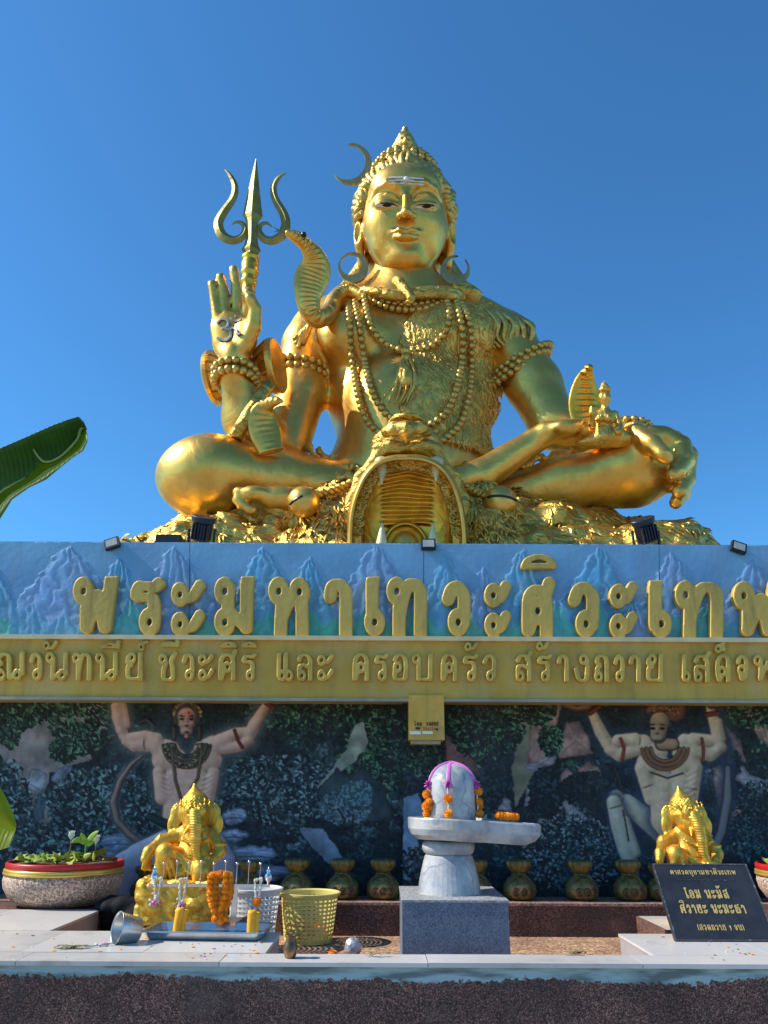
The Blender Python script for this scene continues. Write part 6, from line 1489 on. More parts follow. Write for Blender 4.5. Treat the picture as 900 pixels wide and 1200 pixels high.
for u, vb_, vt_, lb_ in ((207.5, 1095, 1069, 'left burning-down yellow candle, taller and slightly leaning, in the steel tray'), (294.5, 1098, 1072, 'right yellow candle with a stub beside it, in the steel tray')):
    p = PZ(u, vb_, DZ + .006); s_ = S(u, vb_, p[1]); h = (vb_ - vt_) * s_ * 1.08
    t_ = thing('candle', p, lb_, 'candle', 'candles in the tray')
    lean = .009 if u < 250 else 0
    for dx, dy, hh_, rr in ((-.003, 0, 1.0, .0155), (.016, .006, .92, .011)):
        pr2 = [(rr * 1.1, 0), (rr * 1.0, .01), (rr * .97, h * hh_ * .5), (rr * 1.02, h * hh_ * .9), (rr * .9, h * hh_), (rr * .55, h * hh_ - .004)]
        part('wax_body', MB().lathe(pr2, (p[0] + dx, p[1] + dy, p[2]), n=20, fn=lambda r, z, a: r * (1 + .06 * math.sin(a * 5 + z * 90)), M=Matrix.Shear('XY', 4, (lean * 8, 0))).me(), M['wax'], t_, smooth=True)
    wk = p + np.array((lean * 8 * h - .003, 0, h - .006)); part('wick', MB().tube([wk, wk + np.array((0, 0, .012)), wk + np.array((.003, 0, .018))], .0015, 5).me(), M['eye_black'], t_)
# tin mug lying on its side, brass cup on the ledge
def open_cup(name, prof, thick, m, smooth=True): pass
c0 = PZ(139, 1106, DZ); sM = S(139, 1090, c0[1])
mg = thing('tin_mug', (c0[0], c0[1], DZ), 'dented tin mug lying on its side on the white platform', 'mug')
axis = Vector((-1, -.75, .22)).normalized(); Rm = axis.to_track_quat('Z', 'X').to_matrix().to_4x4()
rM = 17.5 * sM; cc = np.array((c0[0] + 10 * sM, c0[1] + .02, DZ + rM * .80))
pr3 = [(rM * .74, 0), (rM * .78, .002), (rM * .98, 25 * sM), (rM * 1.0, 26 * sM), (rM * 1.04, 26.6 * sM), (rM * .97, 26.4 * sM), (rM * .93, 24 * sM), (rM * .74, .004), (.001, .004)]
part('cup', MB().lathe([(r_, z - 10 * sM) for r_, z in pr3], tuple(cc), n=36, M=Rm).me(), M['steel'], mg, smooth=True)
hb = cc + np.array(axis) * 12 * sM + np.array((0, -.02, -rM * .4)); mb = MB(); q0 = cc + np.array(axis) * 16 * sM
mb.tube(spline([q0 + np.array((0, -rM * .5, -rM * .75)), q0 + np.array((-.015, -rM * .9, -rM * .8)), q0 + np.array((-.05, -rM * 1.2, -rM * .86)), q0 + np.array((-.085, -rM * 1.4, -rM * .86))], 4), .004, 6, flat=.0015)
part('handle', mb.me(), M['steel'], mg, smooth=True)
lit = thing('petal_litter', (c0[0] - .06, c0[1] - .06, DZ), 'small scatter of petals and ice-white bits beside the mouth of the tin mug', 'litter'); mb = MB()
for k in range(30): mb.ball((c0[0] - .045 + random.gauss(0, .014), c0[1] - .03 + random.gauss(0, .02), DZ + .004), random.uniform(.003, .006), 6, 4, (1, 1, .5))
part('white_bits', mb.me(), M['jasmine'], lit, kind='stuff'); mb = MB()
for k in range(8): mb.ball((c0[0] - .035 + random.gauss(0, .012), c0[1] - .03 + random.gauss(0, .015), DZ + .006), .004, 6, 4, (1.4, 1, .4))
part('magenta_bits', mb.me(), M['petal_mag'], lit, kind='stuff')
# dried sprig, leaf scrap and shadow bits on the tiles
M['dry_leaf'] = mat('dry_sprig', (.22, .24, .05), rough=.7, col2=(.12, .09, .03), vscale=40)
def sprig(u, v, z, n, label, sp=.03):
    c = PZ(u, v, z); o_ = thing('sprig_or_shadow_bits', c, label, 'sprig'); mb = MB()
    for k in range(n):
        a = random.uniform(-.5, .7); p = c + np.array((random.gauss(0, sp), random.gauss(0, sp * .35), .003)); d = np.array((math.cos(a), math.sin(a) * .5, .25)) * .03
        mb.tube([p, p + d * .5 + np.array((0, 0, .004)), p + d], [.002, .006, .001], 5, flat=[.0008, .001, .0005])
    part('leaves', mb.me(), M['dry_leaf'], o_, kind='stuff')
sprig(82, 1112, DZ, 26, 'withered green sprig on the white platform left of the mug'); sprig(436, 1121, DZ, 5, 'tiny green leaf scrap on the white ledge left of the plinth', .01); sprig(672, 1119, DZ, 14, 'dark scraps standing in for a shadow on the ledge right of the plinth', .022)  # last one: dark scraps added in place of a shadow on the ledge
# ash, petals and wax crumbs scattered on the tiles
sc_ = thing('scattered_petals', (0, 3.1, DZ), 'scatter of loose petals, ash crumbs and bits of leaf over the white tiles', 'petals'); tag(sc_)
for m_, n_, r_ in ((M['marigold'], 26, .004), (M['petal_mag'], 12, .0035), (M['dry_leaf'], 50, .003), (M['jasmine'], 30, .003)):
    mb = MB()
    for k in range(n_):
        x = random.choice((random.uniform(-1.6, xl - .02), random.uniform(xr + .03, 1.7), random.uniform(xl - .25, xl - .03))); y = random.uniform(2.83, 3.33); mb.ball((x, y, DZ + .0025), r_ * random.uniform(.6, 1.4), 6, 4, (random.uniform(1, 2), 1, .35))
    part('petals', mb.me(), m_, sc_, kind='stuff')
# brass cup
p = PZ(340, 1122.5, DZ); sB = S(340, 1115, p[1]); bc = thing('brass_cup', p, 'small brown brass cup standing on the white ledge by the platform corner', 'cup')
prB = [(5.5, 0), (6.2, 1), (8, 6), (8.4, 11), (7, 16), (5.8, 19), (6.2, 22), (7.6, 24.5), (7.0, 24.8), (5.4, 22), (5, 19), (6, 14), (.1, 8)]
part('bowl', MB().lathe([(r_ * sB, z * sB * .98) for r_, z in prB], tuple(p), n=28).me(), mat('old_brass', (.32, .19, .10), rough=.35, metal=.85, col2=(.15, .09, .05), vscale=30), bc, smooth=True)

# ------------------------------------------------------------------ incense rail with pins and garlands
YR_ = 3.36; zr = P(245, 1037.5, YR_)[2]; rs = S(245, 1040, YR_)
rk_ = thing('garland_rail', (P(276, 1080, YR_)[0], YR_, DZ), 'low chrome rail with round-headed pins and small garlands above the tray', 'rail')
M['chrome'] = mat('chrome', (.75, .75, .76), rough=.15, metal=1.0, var=.03)
ux = lambda u: P(u, 1038, YR_)[0]
part('bar', MB().box((ux(174), YR_ - .006, zr - .005), (ux(316), YR_ + .006, zr + .005)).me(), M['chrome'], rk_)
part('post', MB().box((ux(272.5), YR_ - .004, DZ + .004), (ux(279), YR_ + .010, zr - .005)).me(), M['chrome'], rk_)
part('foot_plate', MB().box((ux(262), YR_ - .03, DZ + .001), (ux(290), YR_ + .008, DZ + .004)).me(), M['chrome'], rk_)
for i, u in enumerate((190, 205.5, 219, 234, 249, 263, 276.5, 290.5, 304)):
    pp = np.array((ux(u), YR_, zr + .005)); hgt = (22 + (i % 2) * 2) * rs
    o = part('pin', MB().tube([pp, pp + np.array((0, 0, hgt))], .0016, 6).me(), M['chrome'], rk_); h = part('pin_head', MB().ball(pp + np.array((0, 0, hgt)), .0062, 10, 7).me(), M['chrome'], rk_, smooth=True)
for u in (180, 314):
    pp = np.array((ux(u), YR_, zr + .004)); part('finial', MB().lathe([(.006, 0), (.004, .006), (.016, .022), (.015, .034), (.006, .042), (.010, .050), (.003, .058), (.001, .068)], tuple(pp), n=20).me(), M['chrome'], rk_, smooth=True)
def small_garland(u, vbot, label, bottom, gk=0):
    c = np.array((ux(u), YR_ - .012, zr)); t_ = thing('jasmine_garland', c, label, 'garland', 'small garlands hanging on the rail')
    mb = MB(); L_len = (vbot - 1038) * rs
    for sx in (-1, 1): jas(mb, c + np.array((sx * .013, 0, .02)), c + np.array((sx * .005, 0, -L_len * .72)), .0045, gk)
    jas(mb, c + np.array((-.013, 0, .02)), c + np.array((.013, 0, .026)), .0045, gk + 3)
    part('jasmine_strands', mb.me(), M['jasmine'], t_, kind='stuff')
    for k, (dv, col) in enumerate(bottom):
        q = c + np.array((0, -.002, -(dv - 1038) * rs))
        if col == 'o': marigold(t_, q, .0165)
        else:
            mb = MB()
            for j in range(16): mb.ball(q + np.array([random.gauss(0, .008) for _ in range(3)]), random.uniform(.003, .006), 6, 4)
            part('petal_tuft', mb.me(), M[col], t_, kind='stuff')
small_garland(185.5, 1056, 'small jasmine garland at the left end of the chrome rail, faded pink tuft', [(1053, 'jasmine'), (1056, 'petal_mag')], 1)
small_garland(215, 1064, 'small jasmine garland above the left candle, dark red rose tuft', [(1057, 'jasmine'), (1062, 'petal_mag'), (1066, 'jasmine')], 5)
small_garland(303, 1056, 'small jasmine garland in front of the white basket, two marigolds below', [(1054.5, 'o'), (1067, 'o')], 9)
g = thing('marigold_garland', (ux(258), YR_ - .02, zr), 'thick looped orange marigold garland hanging from the chrome rail', 'garland')
for (ua, ub) in ((250, 254), (266, 261)):
    for k in range(7):
        t = k / 6; u = ua + (ub - ua) * t ** 2 + (2 * math.sin(t * 3.1)) * (-1 if ua < 258 else 1); v = 1026 + t * 39
        for j in range(2): marigold(g, P(u + (j - .5) * 5, v + random.uniform(-1, 1), YR_ - .022 + j * .012), .0150)
marigold(g, P(258, 1024, YR_ - .02), .014)
mb = MB(); jas(mb, P(258, 1064, YR_ - .02), P(258.5, 1076, YR_ - .02), .005, 3); part('jasmine_knot', mb.me(), M['jasmine'], g, kind='stuff')
for u, v in ((252, 1076), (258, 1079), (264, 1076), (258, 1073)): marigold(g, P(u, v, YR_ - .02), .0145)

# ------------------------------------------------------------------ elephant-headed statues
YG = 3.62
def gcone(F, a, b, k=.012, op='u'): F.cone(P(a[0], a[1], YG + a[2]), P(b[0], b[1], YG + b[2]), a[3] * gs, b[3] * gs, k, op)
gs = S(220, 1000, YG)
def ge(F, u, v, dy, r, k=.012, op='u', M=None): F.ell(P(u, v, YG + dy), (r[0] * gs, r[1] * gs, r[2] * gs), k, op, M)
E_ = Field()
ge(E_, 228, 998, .0, (22, 20, 26), .02); ge(E_, 229, 1006, -.03, (19, 16, 16), .02); ge(E_, 228, 976, .0, (21, 14, 13), .02)
ge(E_, 229, 957, -.03, (16, 17, 17), .012); ge(E_, 229, 962, -.06, (12, 12, 13), .015)
for sx in (-1, 1): ge(E_, 229 + sx * 7, 950, -.085, (6.5, 6, 7), .012)
tk_ = [(229, 955, -.09, 8.5), (230, 968, -.11, 7.6), (230, 982, -.115, 6.6), (229.5, 996, -.11, 5.5), (232, 1007, -.11, 4.8), (239, 1011, -.11, 4.2), (243, 1005, -.11, 3.4)]
for a, b in zip(tk_[:-1], tk_[1:]): gcone(E_, a, b, .006)
# ears, wide flat fans
for sx in (-1, 1):
    a = R(20) * sx; Mr = np.array([[math.cos(a), 0, 0], [0, 1, 0], [0, 0, 1]], float); Mr[0, 0] = 1
    ge(E_, 229 + sx * 21, 954, -.005, (9, 3.5, 13), .006); ge(E_, 229 + sx * 26, 966, -.01, (7, 3, 11), .006); ge(E_, 229 + sx * 22, 957, -.03, (5, 3.5, 10), .005, 's'); ge(E_, 229 + sx * 27, 969, -.028, (3, 3, 6), .004, 's')
# crown
gcone(E_, (229, 949, -.01, 19), (228.5, 944, -.01, 17), .005); gcone(E_, (228.5, 942, -.01, 14), (228, 931, -.01, 8), .006); gcone(E_, (228, 931, -.01, 6.5), (228, 919.5, -.01, 1.8), .005)
ge(E_, 228, 931, -.01, (8.5, 8.5, 3), .006); ge(E_, 228, 941, -.07, (9, 4, 8), .006)
# arms
gcone(E_, (209, 980, -.01, 8.5), (190, 986, -.04, 7.5)); gcone(E_, (190, 986, -.04, 7.5), (174, 998, -.10, 5.5)); gcone(E_, (174, 998, -.1, 6), (170, 1006, -.11, 5)); 
for j in range(4): gcone(E_, (171 - j * .5 + j * 2, 1006, -.115 + j * .008, 2.4), (167 + j * 3, 1018 + (j % 2), -.115 + j * .008, 1.8), .004)
gcone(E_, (249, 980, -.01, 8.5), (257, 998, -.04, 7.5)); gcone(E_, (257, 998, -.04, 7), (244, 1012, -.1, 5.5)); ge(E_, 240, 1013, -.115, (7, 5, 5), .008)
ge(E_, 233, 1015, -.13, (7, 6, 5), .006)
ge(E_, 188, 986, -.04, (4, 9, 9), .004); ge(E_, 257, 989, -.03, (9, 9, 3), .004)
# legs
gcone(E_, (222, 1012, -.02, 12), (194, 1000, -.10, 11)); gcone(E_, (194, 1000, -.10, 10.5), (186, 1025, -.10, 8)); gcone(E_, (186, 1025, -.1, 7), (178, 1036, -.14, 5)); gcone(E_, (180, 1034, -.13, 5), (168, 1037, -.16, 3.6))
gcone(E_, (236, 1014, -.02, 13), (236, 1022, -.12, 10.5)); gcone(E_, (236, 1022, -.12, 10), (231, 1048, -.11, 7.5)); gcone(E_, (231, 1050, -.11, 7), (228, 1058, -.15, 5.5))
ge(E_, 214, 1022, -.06, (20, 14, 12), .02)
# sash folds
for k in range(5): gcone(E_, (206 + k * 3, 1000 + k * 5, -.10 - .004 * k, 2.0), (238 + k * 1, 1020 + k * 4, -.12, 2.0), .008)
for k in range(4): gcone(E_, (186 + k * 5, 1008, -.125, 2.0), (188 + k * 7, 1040, -.10, 2.2), .008)
gcone(E_, (214, 982, -.07, 1.8), (236, 1000, -.09, 1.8), .004); 
for sx in (-1, 1):      # tusks, brow, bracelets, knees' hems
    gcone(E_, (229 + sx * 8, 970, -.095, 2.6), (229 + sx * 13, 977, -.125, 1.3), .004); gcone(E_, (229 + sx * 4, 944, -.10, 1.3), (229 + sx * 11, 947, -.09, 1.3), .003)
    ge(E_, 229 + sx * 8.5, 953, -.108, (2.2, 2, 1.4), .002, 's')
for a, b, k_ in (((214, 984), (229, 991), .0), ((229, 991), (244, 984), 0)): gcone(E_, (a[0], a[1], -.088, 2.0), (b[0], b[1], -.10, 2.0), .003)
ge(E_, 178, 996, -.085, (3, 7.5, 7), .003); ge(E_, 250, 1006, -.07, (7, 7, 2.6), .003)
for kk in range(7): gcone(E_, (212 + kk * 5.6, 944, -.085 + .004 * abs(kk - 3), 1.6), (212 + kk * 5.6, 938 - (3 - abs(kk - 3)) * 1.5, -.075 + .004 * abs(kk - 3), 1.0), .003)
Mo = E_.grid(.0034)
V, Fq = Mo; N = vnormals(V, Fq)
# wrinkles across the trunk, beadwork on the crown
inz = np.exp(-((V[:, 0] - P(230, 975, YG - .1)[0]) / .035) ** 2) * (V[:, 1] < YG - .085) * (V[:, 2] < P(230, 950, YG - .1)[2]) * (V[:, 2] > P(230, 1005, YG - .1)[2])
V = V + N * (inz * .0016 * np.sin(V[:, 2] * 620))[:, None]
crz = (V[:, 2] > P(229, 947, YG)[2]) & (V[:, 2] < P(229, 933, YG)[2]); V = V + N * (crz * .0022 * np.sin(V[:, 0] * 420) * np.sin(V[:, 2] * 420))[:, None]
V = V + N * (noise3(V, 9, 21, 2) * .0006)[:, None]
zb_ = DZ - .004
gn = thing('elephant_god_statue', (P(220, 1080, YG)[0], YG, DZ), 'golden seated elephant-headed statue at left, behind the garland rail', 'statue', 'elephant-headed statues either side')
gbody = part('figure', pymesh(V, Fq), M['small_gold'], gn, smooth=True)
SE = Field(); z0s, z1s = DZ, P(215, 1030, YG - .05)[2]
cxs = P(217, 1050, YG)[0]
SE.box((cxs, YG - .02, (z0s + z1s) / 2 + .002), (44 * gs, .135, (z1s - z0s) / 2), .02, .02)
for k in range(9): SE.ell((cxs + random.uniform(-40, 40) * gs, YG - .14 + random.uniform(-.01, .02), random.uniform(z0s + .03, z1s - .02)), (.035, .012, .03), .02)
ge(SE, 178, 1040, -.14, (14, 8, 5), .02); ge(SE, 228, 1060, -.14, (14, 8, 6), .02)
V2, F2 = SE.grid(.0052); N2 = vnormals(V2, F2); V2 = V2 + N2 * (np.abs(noise3(V2, 9, 22, 4)) * .011 * (V2[:, 2:3].ravel() > z0s + .01))[:, None]
V2[:, 2] = np.maximum(V2[:, 2], DZ + .0005)
part('rock_seat', pymesh(V2, F2), M['small_gold'], gn, smooth=True)
for sx in (-1, 1):
    pass
g2 = copy_tree(gn); g2.location = (P(799, 930, 3.66)[0], 3.66, DZ); g2.rotation_euler = (0, 0, R(-3)); g2.scale = (.90, .92, 1.0)
tag(g2, 'golden seated elephant-headed statue at right, behind the black board', 'statue')
for c in g2.children:
    if c.name.startswith('rock_seat'): c.scale = (.72, .9, 1); c.location = (c.location.x * .72 + .02, c.location.y * .9, c.location.z)
for lab, g_, w in (('granite stand under the left elephant statue, mostly hidden behind the tray', gn, .22), ('granite stand under the right elephant statue, behind the black board', g2, .20)):
    s_ = thing('statue_stand', (g_.location.x, g_.location.y, FZ), lab, 'stand', 'stands under the elephant statues'); part('block', MB().box((g_.location.x - w, g_.location.y - .185, FZ), (g_.location.x + w, g_.location.y + .19, DZ - .001)).me(), M['granite'], s_)
    part('slab', MB().box((g_.location.x - w + .01, g_.location.y - .19, DZ - .001), (g_.location.x + w - .01, g_.location.y + .18, DZ + .0003)).me(), M['tile2'], s_)

# ------------------------------------------------------------------ round planter with lotus
M['planter'] = speckle('planter_stone', (.60, .45, .35), (.46, .34, .27), [(0, (.35, .32, .3)), (.3, (.75, .72, .7)), (.6, (1.05, 1.0, 1.0)), (.88, (1.5, 1.45, 1.4))], 150, rough=.8)
M['red_rim'] = mat('red_rim', (.50, .02, .02), rough=.35, var=.1); M['gold_band'] = mat('gold_band', (.80, .55, .12), rough=.35, metal=.6)
M['lotus_leaf'] = mat('lotus_leaf', (.48, .56, .12), rough=.5, col2=(.22, .34, .05), vscale=14); M['white_petal'] = mat('white_petal', (.85, .85, .80), rough=.5, var=.03); M['soil'] = mat('soil', (.10, .10, .04), rough=.9)
def planter():
    t_ = bpy.data.objects.new('round_planter', None); COL.objects.link(t_); Rp = .300
    h0 = .205
    link('bowl', MB().lathe([(.185, 0), (.215, .006), (.262, .04), (.290, .085), (.297, .12), (.292, .145), (.278, .146)], n=64).me(), M['planter'], t_, smooth=True)
    link('gold_band', MB().lathe([(.280, .145), (.299, .147), (.301, .157), (.296, .160), (.299, .164), (.298, .172), (.290, .175), (.278, .175)], n=64).me(), M['gold_band'], t_, smooth=True)
    link('red_rim', MB().lathe([(.280, .174), (.290, .175), (.294, .182), (.294, .200), (.288, .206), (.278, .205), (.274, .19), (.272, .178)], n=64, cap=False).me(), M['red_rim'], t_, smooth=True)
    link('soil', MB().lathe([(.275, .17), (.274, .190), (.15, .193), (.01, .194)], n=40).me(), M['soil'], t_, smooth=True)
    link('foot_ring', MB().lathe([(.182, -.004), (.196, -.004), (.198, .004), (.184, .003)], n=48).me(), mat('foot_red', (.25, .04, .03)) if 'foot_red' not in bpy.data.materials else bpy.data.materials['foot_red'], t_, smooth=True)
    return t_
def lily_pads(root, n, seed):
    rr = random.Random(seed)
    for k in range(n):
        a = rr.uniform(0, 6.28); q = .225 * math.sqrt(rr.random()); r_ = rr.uniform(.02, .04); c = np.array((q * math.cos(a), q * math.sin(a), .192 + rr.uniform(0, .022)))
        tx, ty = rr.uniform(-.5, .5), rr.uniform(-.6, .3); vs = [c]; m_ = 14
        for j in range(m_): b = .25 + 5.8 * j / (m_ - 1); x, y = r_ * math.cos(b + a), r_ * math.sin(b + a); vs.append(c + np.array((x, y, x * tx + y * ty + .006 * math.sin(b * 3))))
        me = pymesh(vs, [(0, j, j + 1) for j in range(1, m_)]); link('pad', me, M['lotus_leaf'], root, smooth=True)
def px_in(root, u, v, Y): return np.array(P(u, v, Y)) - np.array(root.location)
plt = planter(); plt.location = (P(74, 1040, 4.17)[0], 4.17, DZ - .001); plt.scale = (.93, .93, .93); tag(plt, 'round speckled stone planter with red rim and gold band at the left', 'planter')
lp = bpy.data.objects.new('lotus_plant', None); COL.objects.link(lp); lp.location = (plt.location.x, plt.location.y, DZ + .19); tag(lp, 'water lily with round green pads and two white flowers in the left planter', 'plant')
hold_ = lp; lp.location = (plt.location.x, plt.location.y, DZ - .001)
lily_pads(lp, 42, 3)
def stem(root, pts, w, m, name): part(name, MB().tube(spline(pts, 4), w, 6).me(), m, root, smooth=True)
Yp = 4.10
for (u0, v0, u1, v1) in ((80, 1003, 83, 985), (110, 1003, 112, 990)):
    stem(lp, [P(u0, v0, Yp), P((u0 + u1) / 2 + 1, (v0 + v1) / 2, Yp), P(u1, v1, Yp)], .003, mat('stem', (.25, .13, .06)) if 'stem' not in bpy.data.materials else bpy.data.materials['stem'], 'stem')
    mb = MB(); c = P(u1, v1, Yp)
    for ring, nn, op in ((0, 8, .35), (1, 5, .12)):
        for k in range(nn):
            a = 2 * math.pi * (k + ring * .5) / nn; d = np.array((math.cos(a) * op, math.sin(a) * op, 1.0)); t = np.array((-math.sin(a), math.cos(a), 0)); L_ = .046
            mb.add([c, c + d * L_ * .5 + t * .014, c + d * L_, c + d * L_ * .5 - t * .014], [(0, 1, 2, 3)])
    part('flower', mb.me(), M['white_petal'], lp)
M['fresh_leaf'] = mat('fresh_leaf', (.30, .50, .08), rough=.45, col2=(.20, .36, .05), vscale=20)
def blade(root, pts, w, name='leaf', m=None):
    q = spline(pts, 4); n_ = len(q); mb = MB(); mb.tube(q, [w * math.sin(math.pi * min(.999, .12 + .88 * i / (n_ - 1))) + .0006 for i in range(n_)], 6, flat=.0012, up=(0, -1, .3)); part(name, mb.me(), m or M['fresh_leaf'], root, smooth=True)
stem(lp, [P(99, 1005, Yp), P(100, 995, Yp), P(101, 985, Yp)], .0035, M['fresh_leaf'], 'stem')
for pts in ([(101, 989, 0), (108, 980, -.02), (116, 973.5, -.05)], [(101, 987, 0), (97, 981, -.02), (95.5, 976, -.03)], [(101, 989, 0), (92, 984, -.02), (83, 988, -.04)], [(101, 990, 0), (106, 988, -.01), (111, 985, -.01)]): blade(lp, [P(u, v, Yp + d) for u, v, d in pts], .013)
for k in range(10):
    u = 26 + k * 9 + random.uniform(-3, 3); blade(lp, [P(u, 1009, 4.0), P(u + random.uniform(-5, 5), 1004, 3.97), P(u + random.uniform(-9, 9), 1001 + random.uniform(-3, 3), 3.95)], .012, 'leaf', M['lotus_leaf'])
pl2 = copy_tree(plt); pl2.location = (P(960, 1040, 4.17)[0], 4.17, DZ - .001); tag(pl2, 'round planter with red rim cut off by the right edge of the photo', 'planter')
lp2 = bpy.data.objects.new('lotus_plant', None); COL.objects.link(lp2); lp2.location = pl2.location; tag(lp2, 'low dry brown and green growth in the planter at the right edge', 'plant'); lily_pads(lp2, 50, 8)
tag(plt, group='round planters on the bench'); tag(pl2, group='round planters on the bench')
st2 = thing('granite_block', (pl2.location.x, 4.1, FZ), 'dark red granite block carrying the planter at the right edge', 'plinth'); part('block', MB().box((pl2.location.x - .28, 3.954, FZ), (4.5, 4.268, DZ - .006)).me(), M['granite'], st2)
# dark plastic sheet heaped between the planter and the left elephant statue
DC = Field(); rr = random.Random(2)
for k in range(10): DC.ell(P(rr.uniform(128, 176), rr.uniform(1062, 1082), 3.98 + rr.uniform(-.05, .06)), (rr.uniform(.05, .09), .07, rr.uniform(.03, .05)), .03)
V, Fq = DC.grid(.009); N = vnormals(V, Fq); V = V + N * (np.abs(noise3(V, 4, 31, 3)) * .016)[:, None]
V[:, 2] = np.maximum(V[:, 2], FZ + .001)
V[:, 2] -= 0
link('plastic_sheet', pymesh(V, Fq), mat('black_sheet', (.010, .011, .014), rough=.8, var=.1, bump=.5, bscale=25, spec=.2), label='crumpled black plastic sheet between the left planter and the elephant statue', cat='plastic sheet', smooth=True)

# ------------------------------------------------------------------ black board with gold Thai writing
YBf = PZ(850, 1104, DZ)[1]; a_bl, a_br = P(792, 1104, YBf), P(912, 1107, YBf); a_tl = P(773.5, 1013.5, YBf * 1.055); a_tr = P(893.5, 1016, YBf * 1.055)
bo, bx_, by_ = np.array((a_bl[0], YBf, DZ + .003)), a_br - a_bl, a_tl - a_bl
bx_[2] = 0; bx_[1] = 0; bw, bh = np.linalg.norm(bx_), np.linalg.norm(by_); ex = bx_ / bw; ey = np.array((0, by_[1], by_[2])); ey /= np.linalg.norm(ey); en = np.cross(ex, ey)
brd = thing('black_board', (bo[0] + bw / 2, bo[1], DZ), 'leaning black notice board with three sizes of gold Thai writing at lower right', 'board')
def bp(x, y, z=0): return bo + ex * x + ey * y + en * z
def bbox(mb, x0, y0, x1, y1, z0, z1):
    mb.add([bp(x, y, z) for z in (z0, z1) for x, y in ((x0, y0), (x1, y0), (x1, y1), (x0, y1))], [(0, 3, 2, 1), (4, 5, 6, 7), (0, 1, 5, 4), (1, 2, 6, 5), (2, 3, 7, 6), (3, 0, 4, 7)]); return mb
M['board'] = mat('board_black', (.022, .024, .03), rough=.35, col2=(.035, .036, .04), vscale=14, bump=.03); M['board_ink'] = mat('gold_ink', (.55, .40, .12), rough=.5, var=.12, vscale=60)
M['board_edge'] = mat('board_edge', (.05, .05, .052), rough=.6, col2=(.25, .24, .22), vscale=60, ramp=(.28, .45))
part('panel', bbox(MB(), 0, 0, bw, bh, -.018, 0).me(), M['board'], brd)
mb = MB()
for (x0, y0, x1, y1) in ((.0, .0, bw, .006), (0, bh - .006, bw, bh), (0, .006, .006, bh - .006), (bw - .006, .006, bw, bh - .006)): bbox(mb, x0, y0, x1, y1, 0, .0015)
part('edge_trim', mb.me(), M['board_edge'], brd, kind='stuff')
kx, ky = bw / 120.0, bh / 91.0       # board units ~ photo pixels
def bmap(uu, vv, zz): return bo + ex * (np.asarray(uu) * kx)[:, None] + ey * ((91 - np.asarray(vv)) * ky)[:, None] + en * (.0012 + np.asarray(zz) * .001)[:, None]
def line(txt, x0, x1, y0, y1, hw, lr):
    base = [c for c in txt if c not in 'ัิีู์ำ']; tot = sum(GL[c][0] + .12 for c in base); k = (x1 - x0) / tot; x = x0; last = None
    for c in txt:
        if c in 'ัิี': glyph(c, (last[0] + .15 * (last[1] - last[0]), y0 - (y1 - y0) * .52, last[1] + .05, y0 - (y1 - y0) * .12), hw * .85, 0, .8, lr * .8, 'letter', M['board_ink'], brd, vox=.22, mapfn=bmap); continue
        if c == 'ำ': glyph('า', (x, y0, x + .5 * k, y1), hw, 0, .8, lr, 'letter', M['board_ink'], brd, vox=.22, mapfn=bmap); x += .6 * k; continue
        if c == 'ู': 
            glyph('ั', (last[0] + .4 * (last[1] - last[0]), y1 + .4, last[1], y1 + 2.6), hw * .8, 0, .8, lr * .6, 'letter', M['board_ink'], brd, vox=.22, mapfn=bmap); continue
        w = GL[c][0] * k; last = (x, x + w)
        if c != ' ': glyph(c, (x, y0, x + w, y1), hw, 0, .8, lr, 'letter', M['board_ink'], brd, vox=.25, mapfn=bmap)
        x += w + .12 * k
line('คำสวดบูชามหาศิวะเทพ', 19, 100, 8.5, 14, .5, .75)
line('โอม นะมัส', 29, 84, 32.5, 43, .85, 1.15)
line('ศิวายะ นะมะฮา', 17, 98, 50, 60.5, .85, 1.15)
line('(สวดถวาย 9 จบ)', 31, 87, 73, 79.5, .5, .75)
part('rule_line', bbox(MB(), 24 * kx, (91 - 21.2) * ky, 98 * kx, (91 - 20.6) * ky, .0008, .0016).me(), M['board_edge'], brd)
# prop behind the board
part('prop', MB().tube([bp(bw / 2, bh * .8, -.02), np.array((bo[0] + bw / 2, bo[1] + .17, DZ + .006))], .006, 6).me(), M['board'], brd)

# ------------------------------------------------------------------ floodlights on the sign
def led(u, v, tilt, label, w=17, h=13):
    Y = YS - .03; s_ = S(u, v, Y); c = P(u, v, Y); t_ = thing('small_floodlight', c, label, 'floodlight', 'small LED floodlights on the sign top')
    Mx = Matrix.Translation(Vector([float(q) for q in c])) @ Matrix.Rotation(tilt, 4, 'Y') @ Matrix.Rotation(R(-14), 4, 'X'); W_, H_ = w * s_ / 2, h * s_ / 2
    part('housing', MB().box((-W_, -.008, -H_), (W_, .02, H_), Mx).me(), M['black_plastic'], t_)
    part('glass', MB().box((-W_ * .78, -.0095, -H_ * .72), (W_ * .78, -.0082, H_ * .72), Mx).me(), M['lamp_glass'], t_)
    mb = MB()
    for k in range(5): mb.box((-W_ * .8 + k * W_ * .36, .02, -H_ * .8), (-W_ * .8 + k * W_ * .36 + .004, .032, H_ * .8), Mx)
    part('cooling_fins', mb.me(), M['black_plastic'], t_, kind='stuff')
    part('bracket', MB().tube([c + np.array((0, .03, 0)), c + np.array((0, .06, -H_ * .6)), np.array((c[0], YS + .06, ztop + .006))], .006, 6).me(), M['black_plastic'], t_)
led(131, 636.5, R(-20), 'small square floodlight on the sign top at far left'); led(502, 637.5, R(0), 'small square floodlight on the sign top at the centre, below the tiger mouth'); led(866, 641, R(20), 'small square floodlight on the sign top at far right')
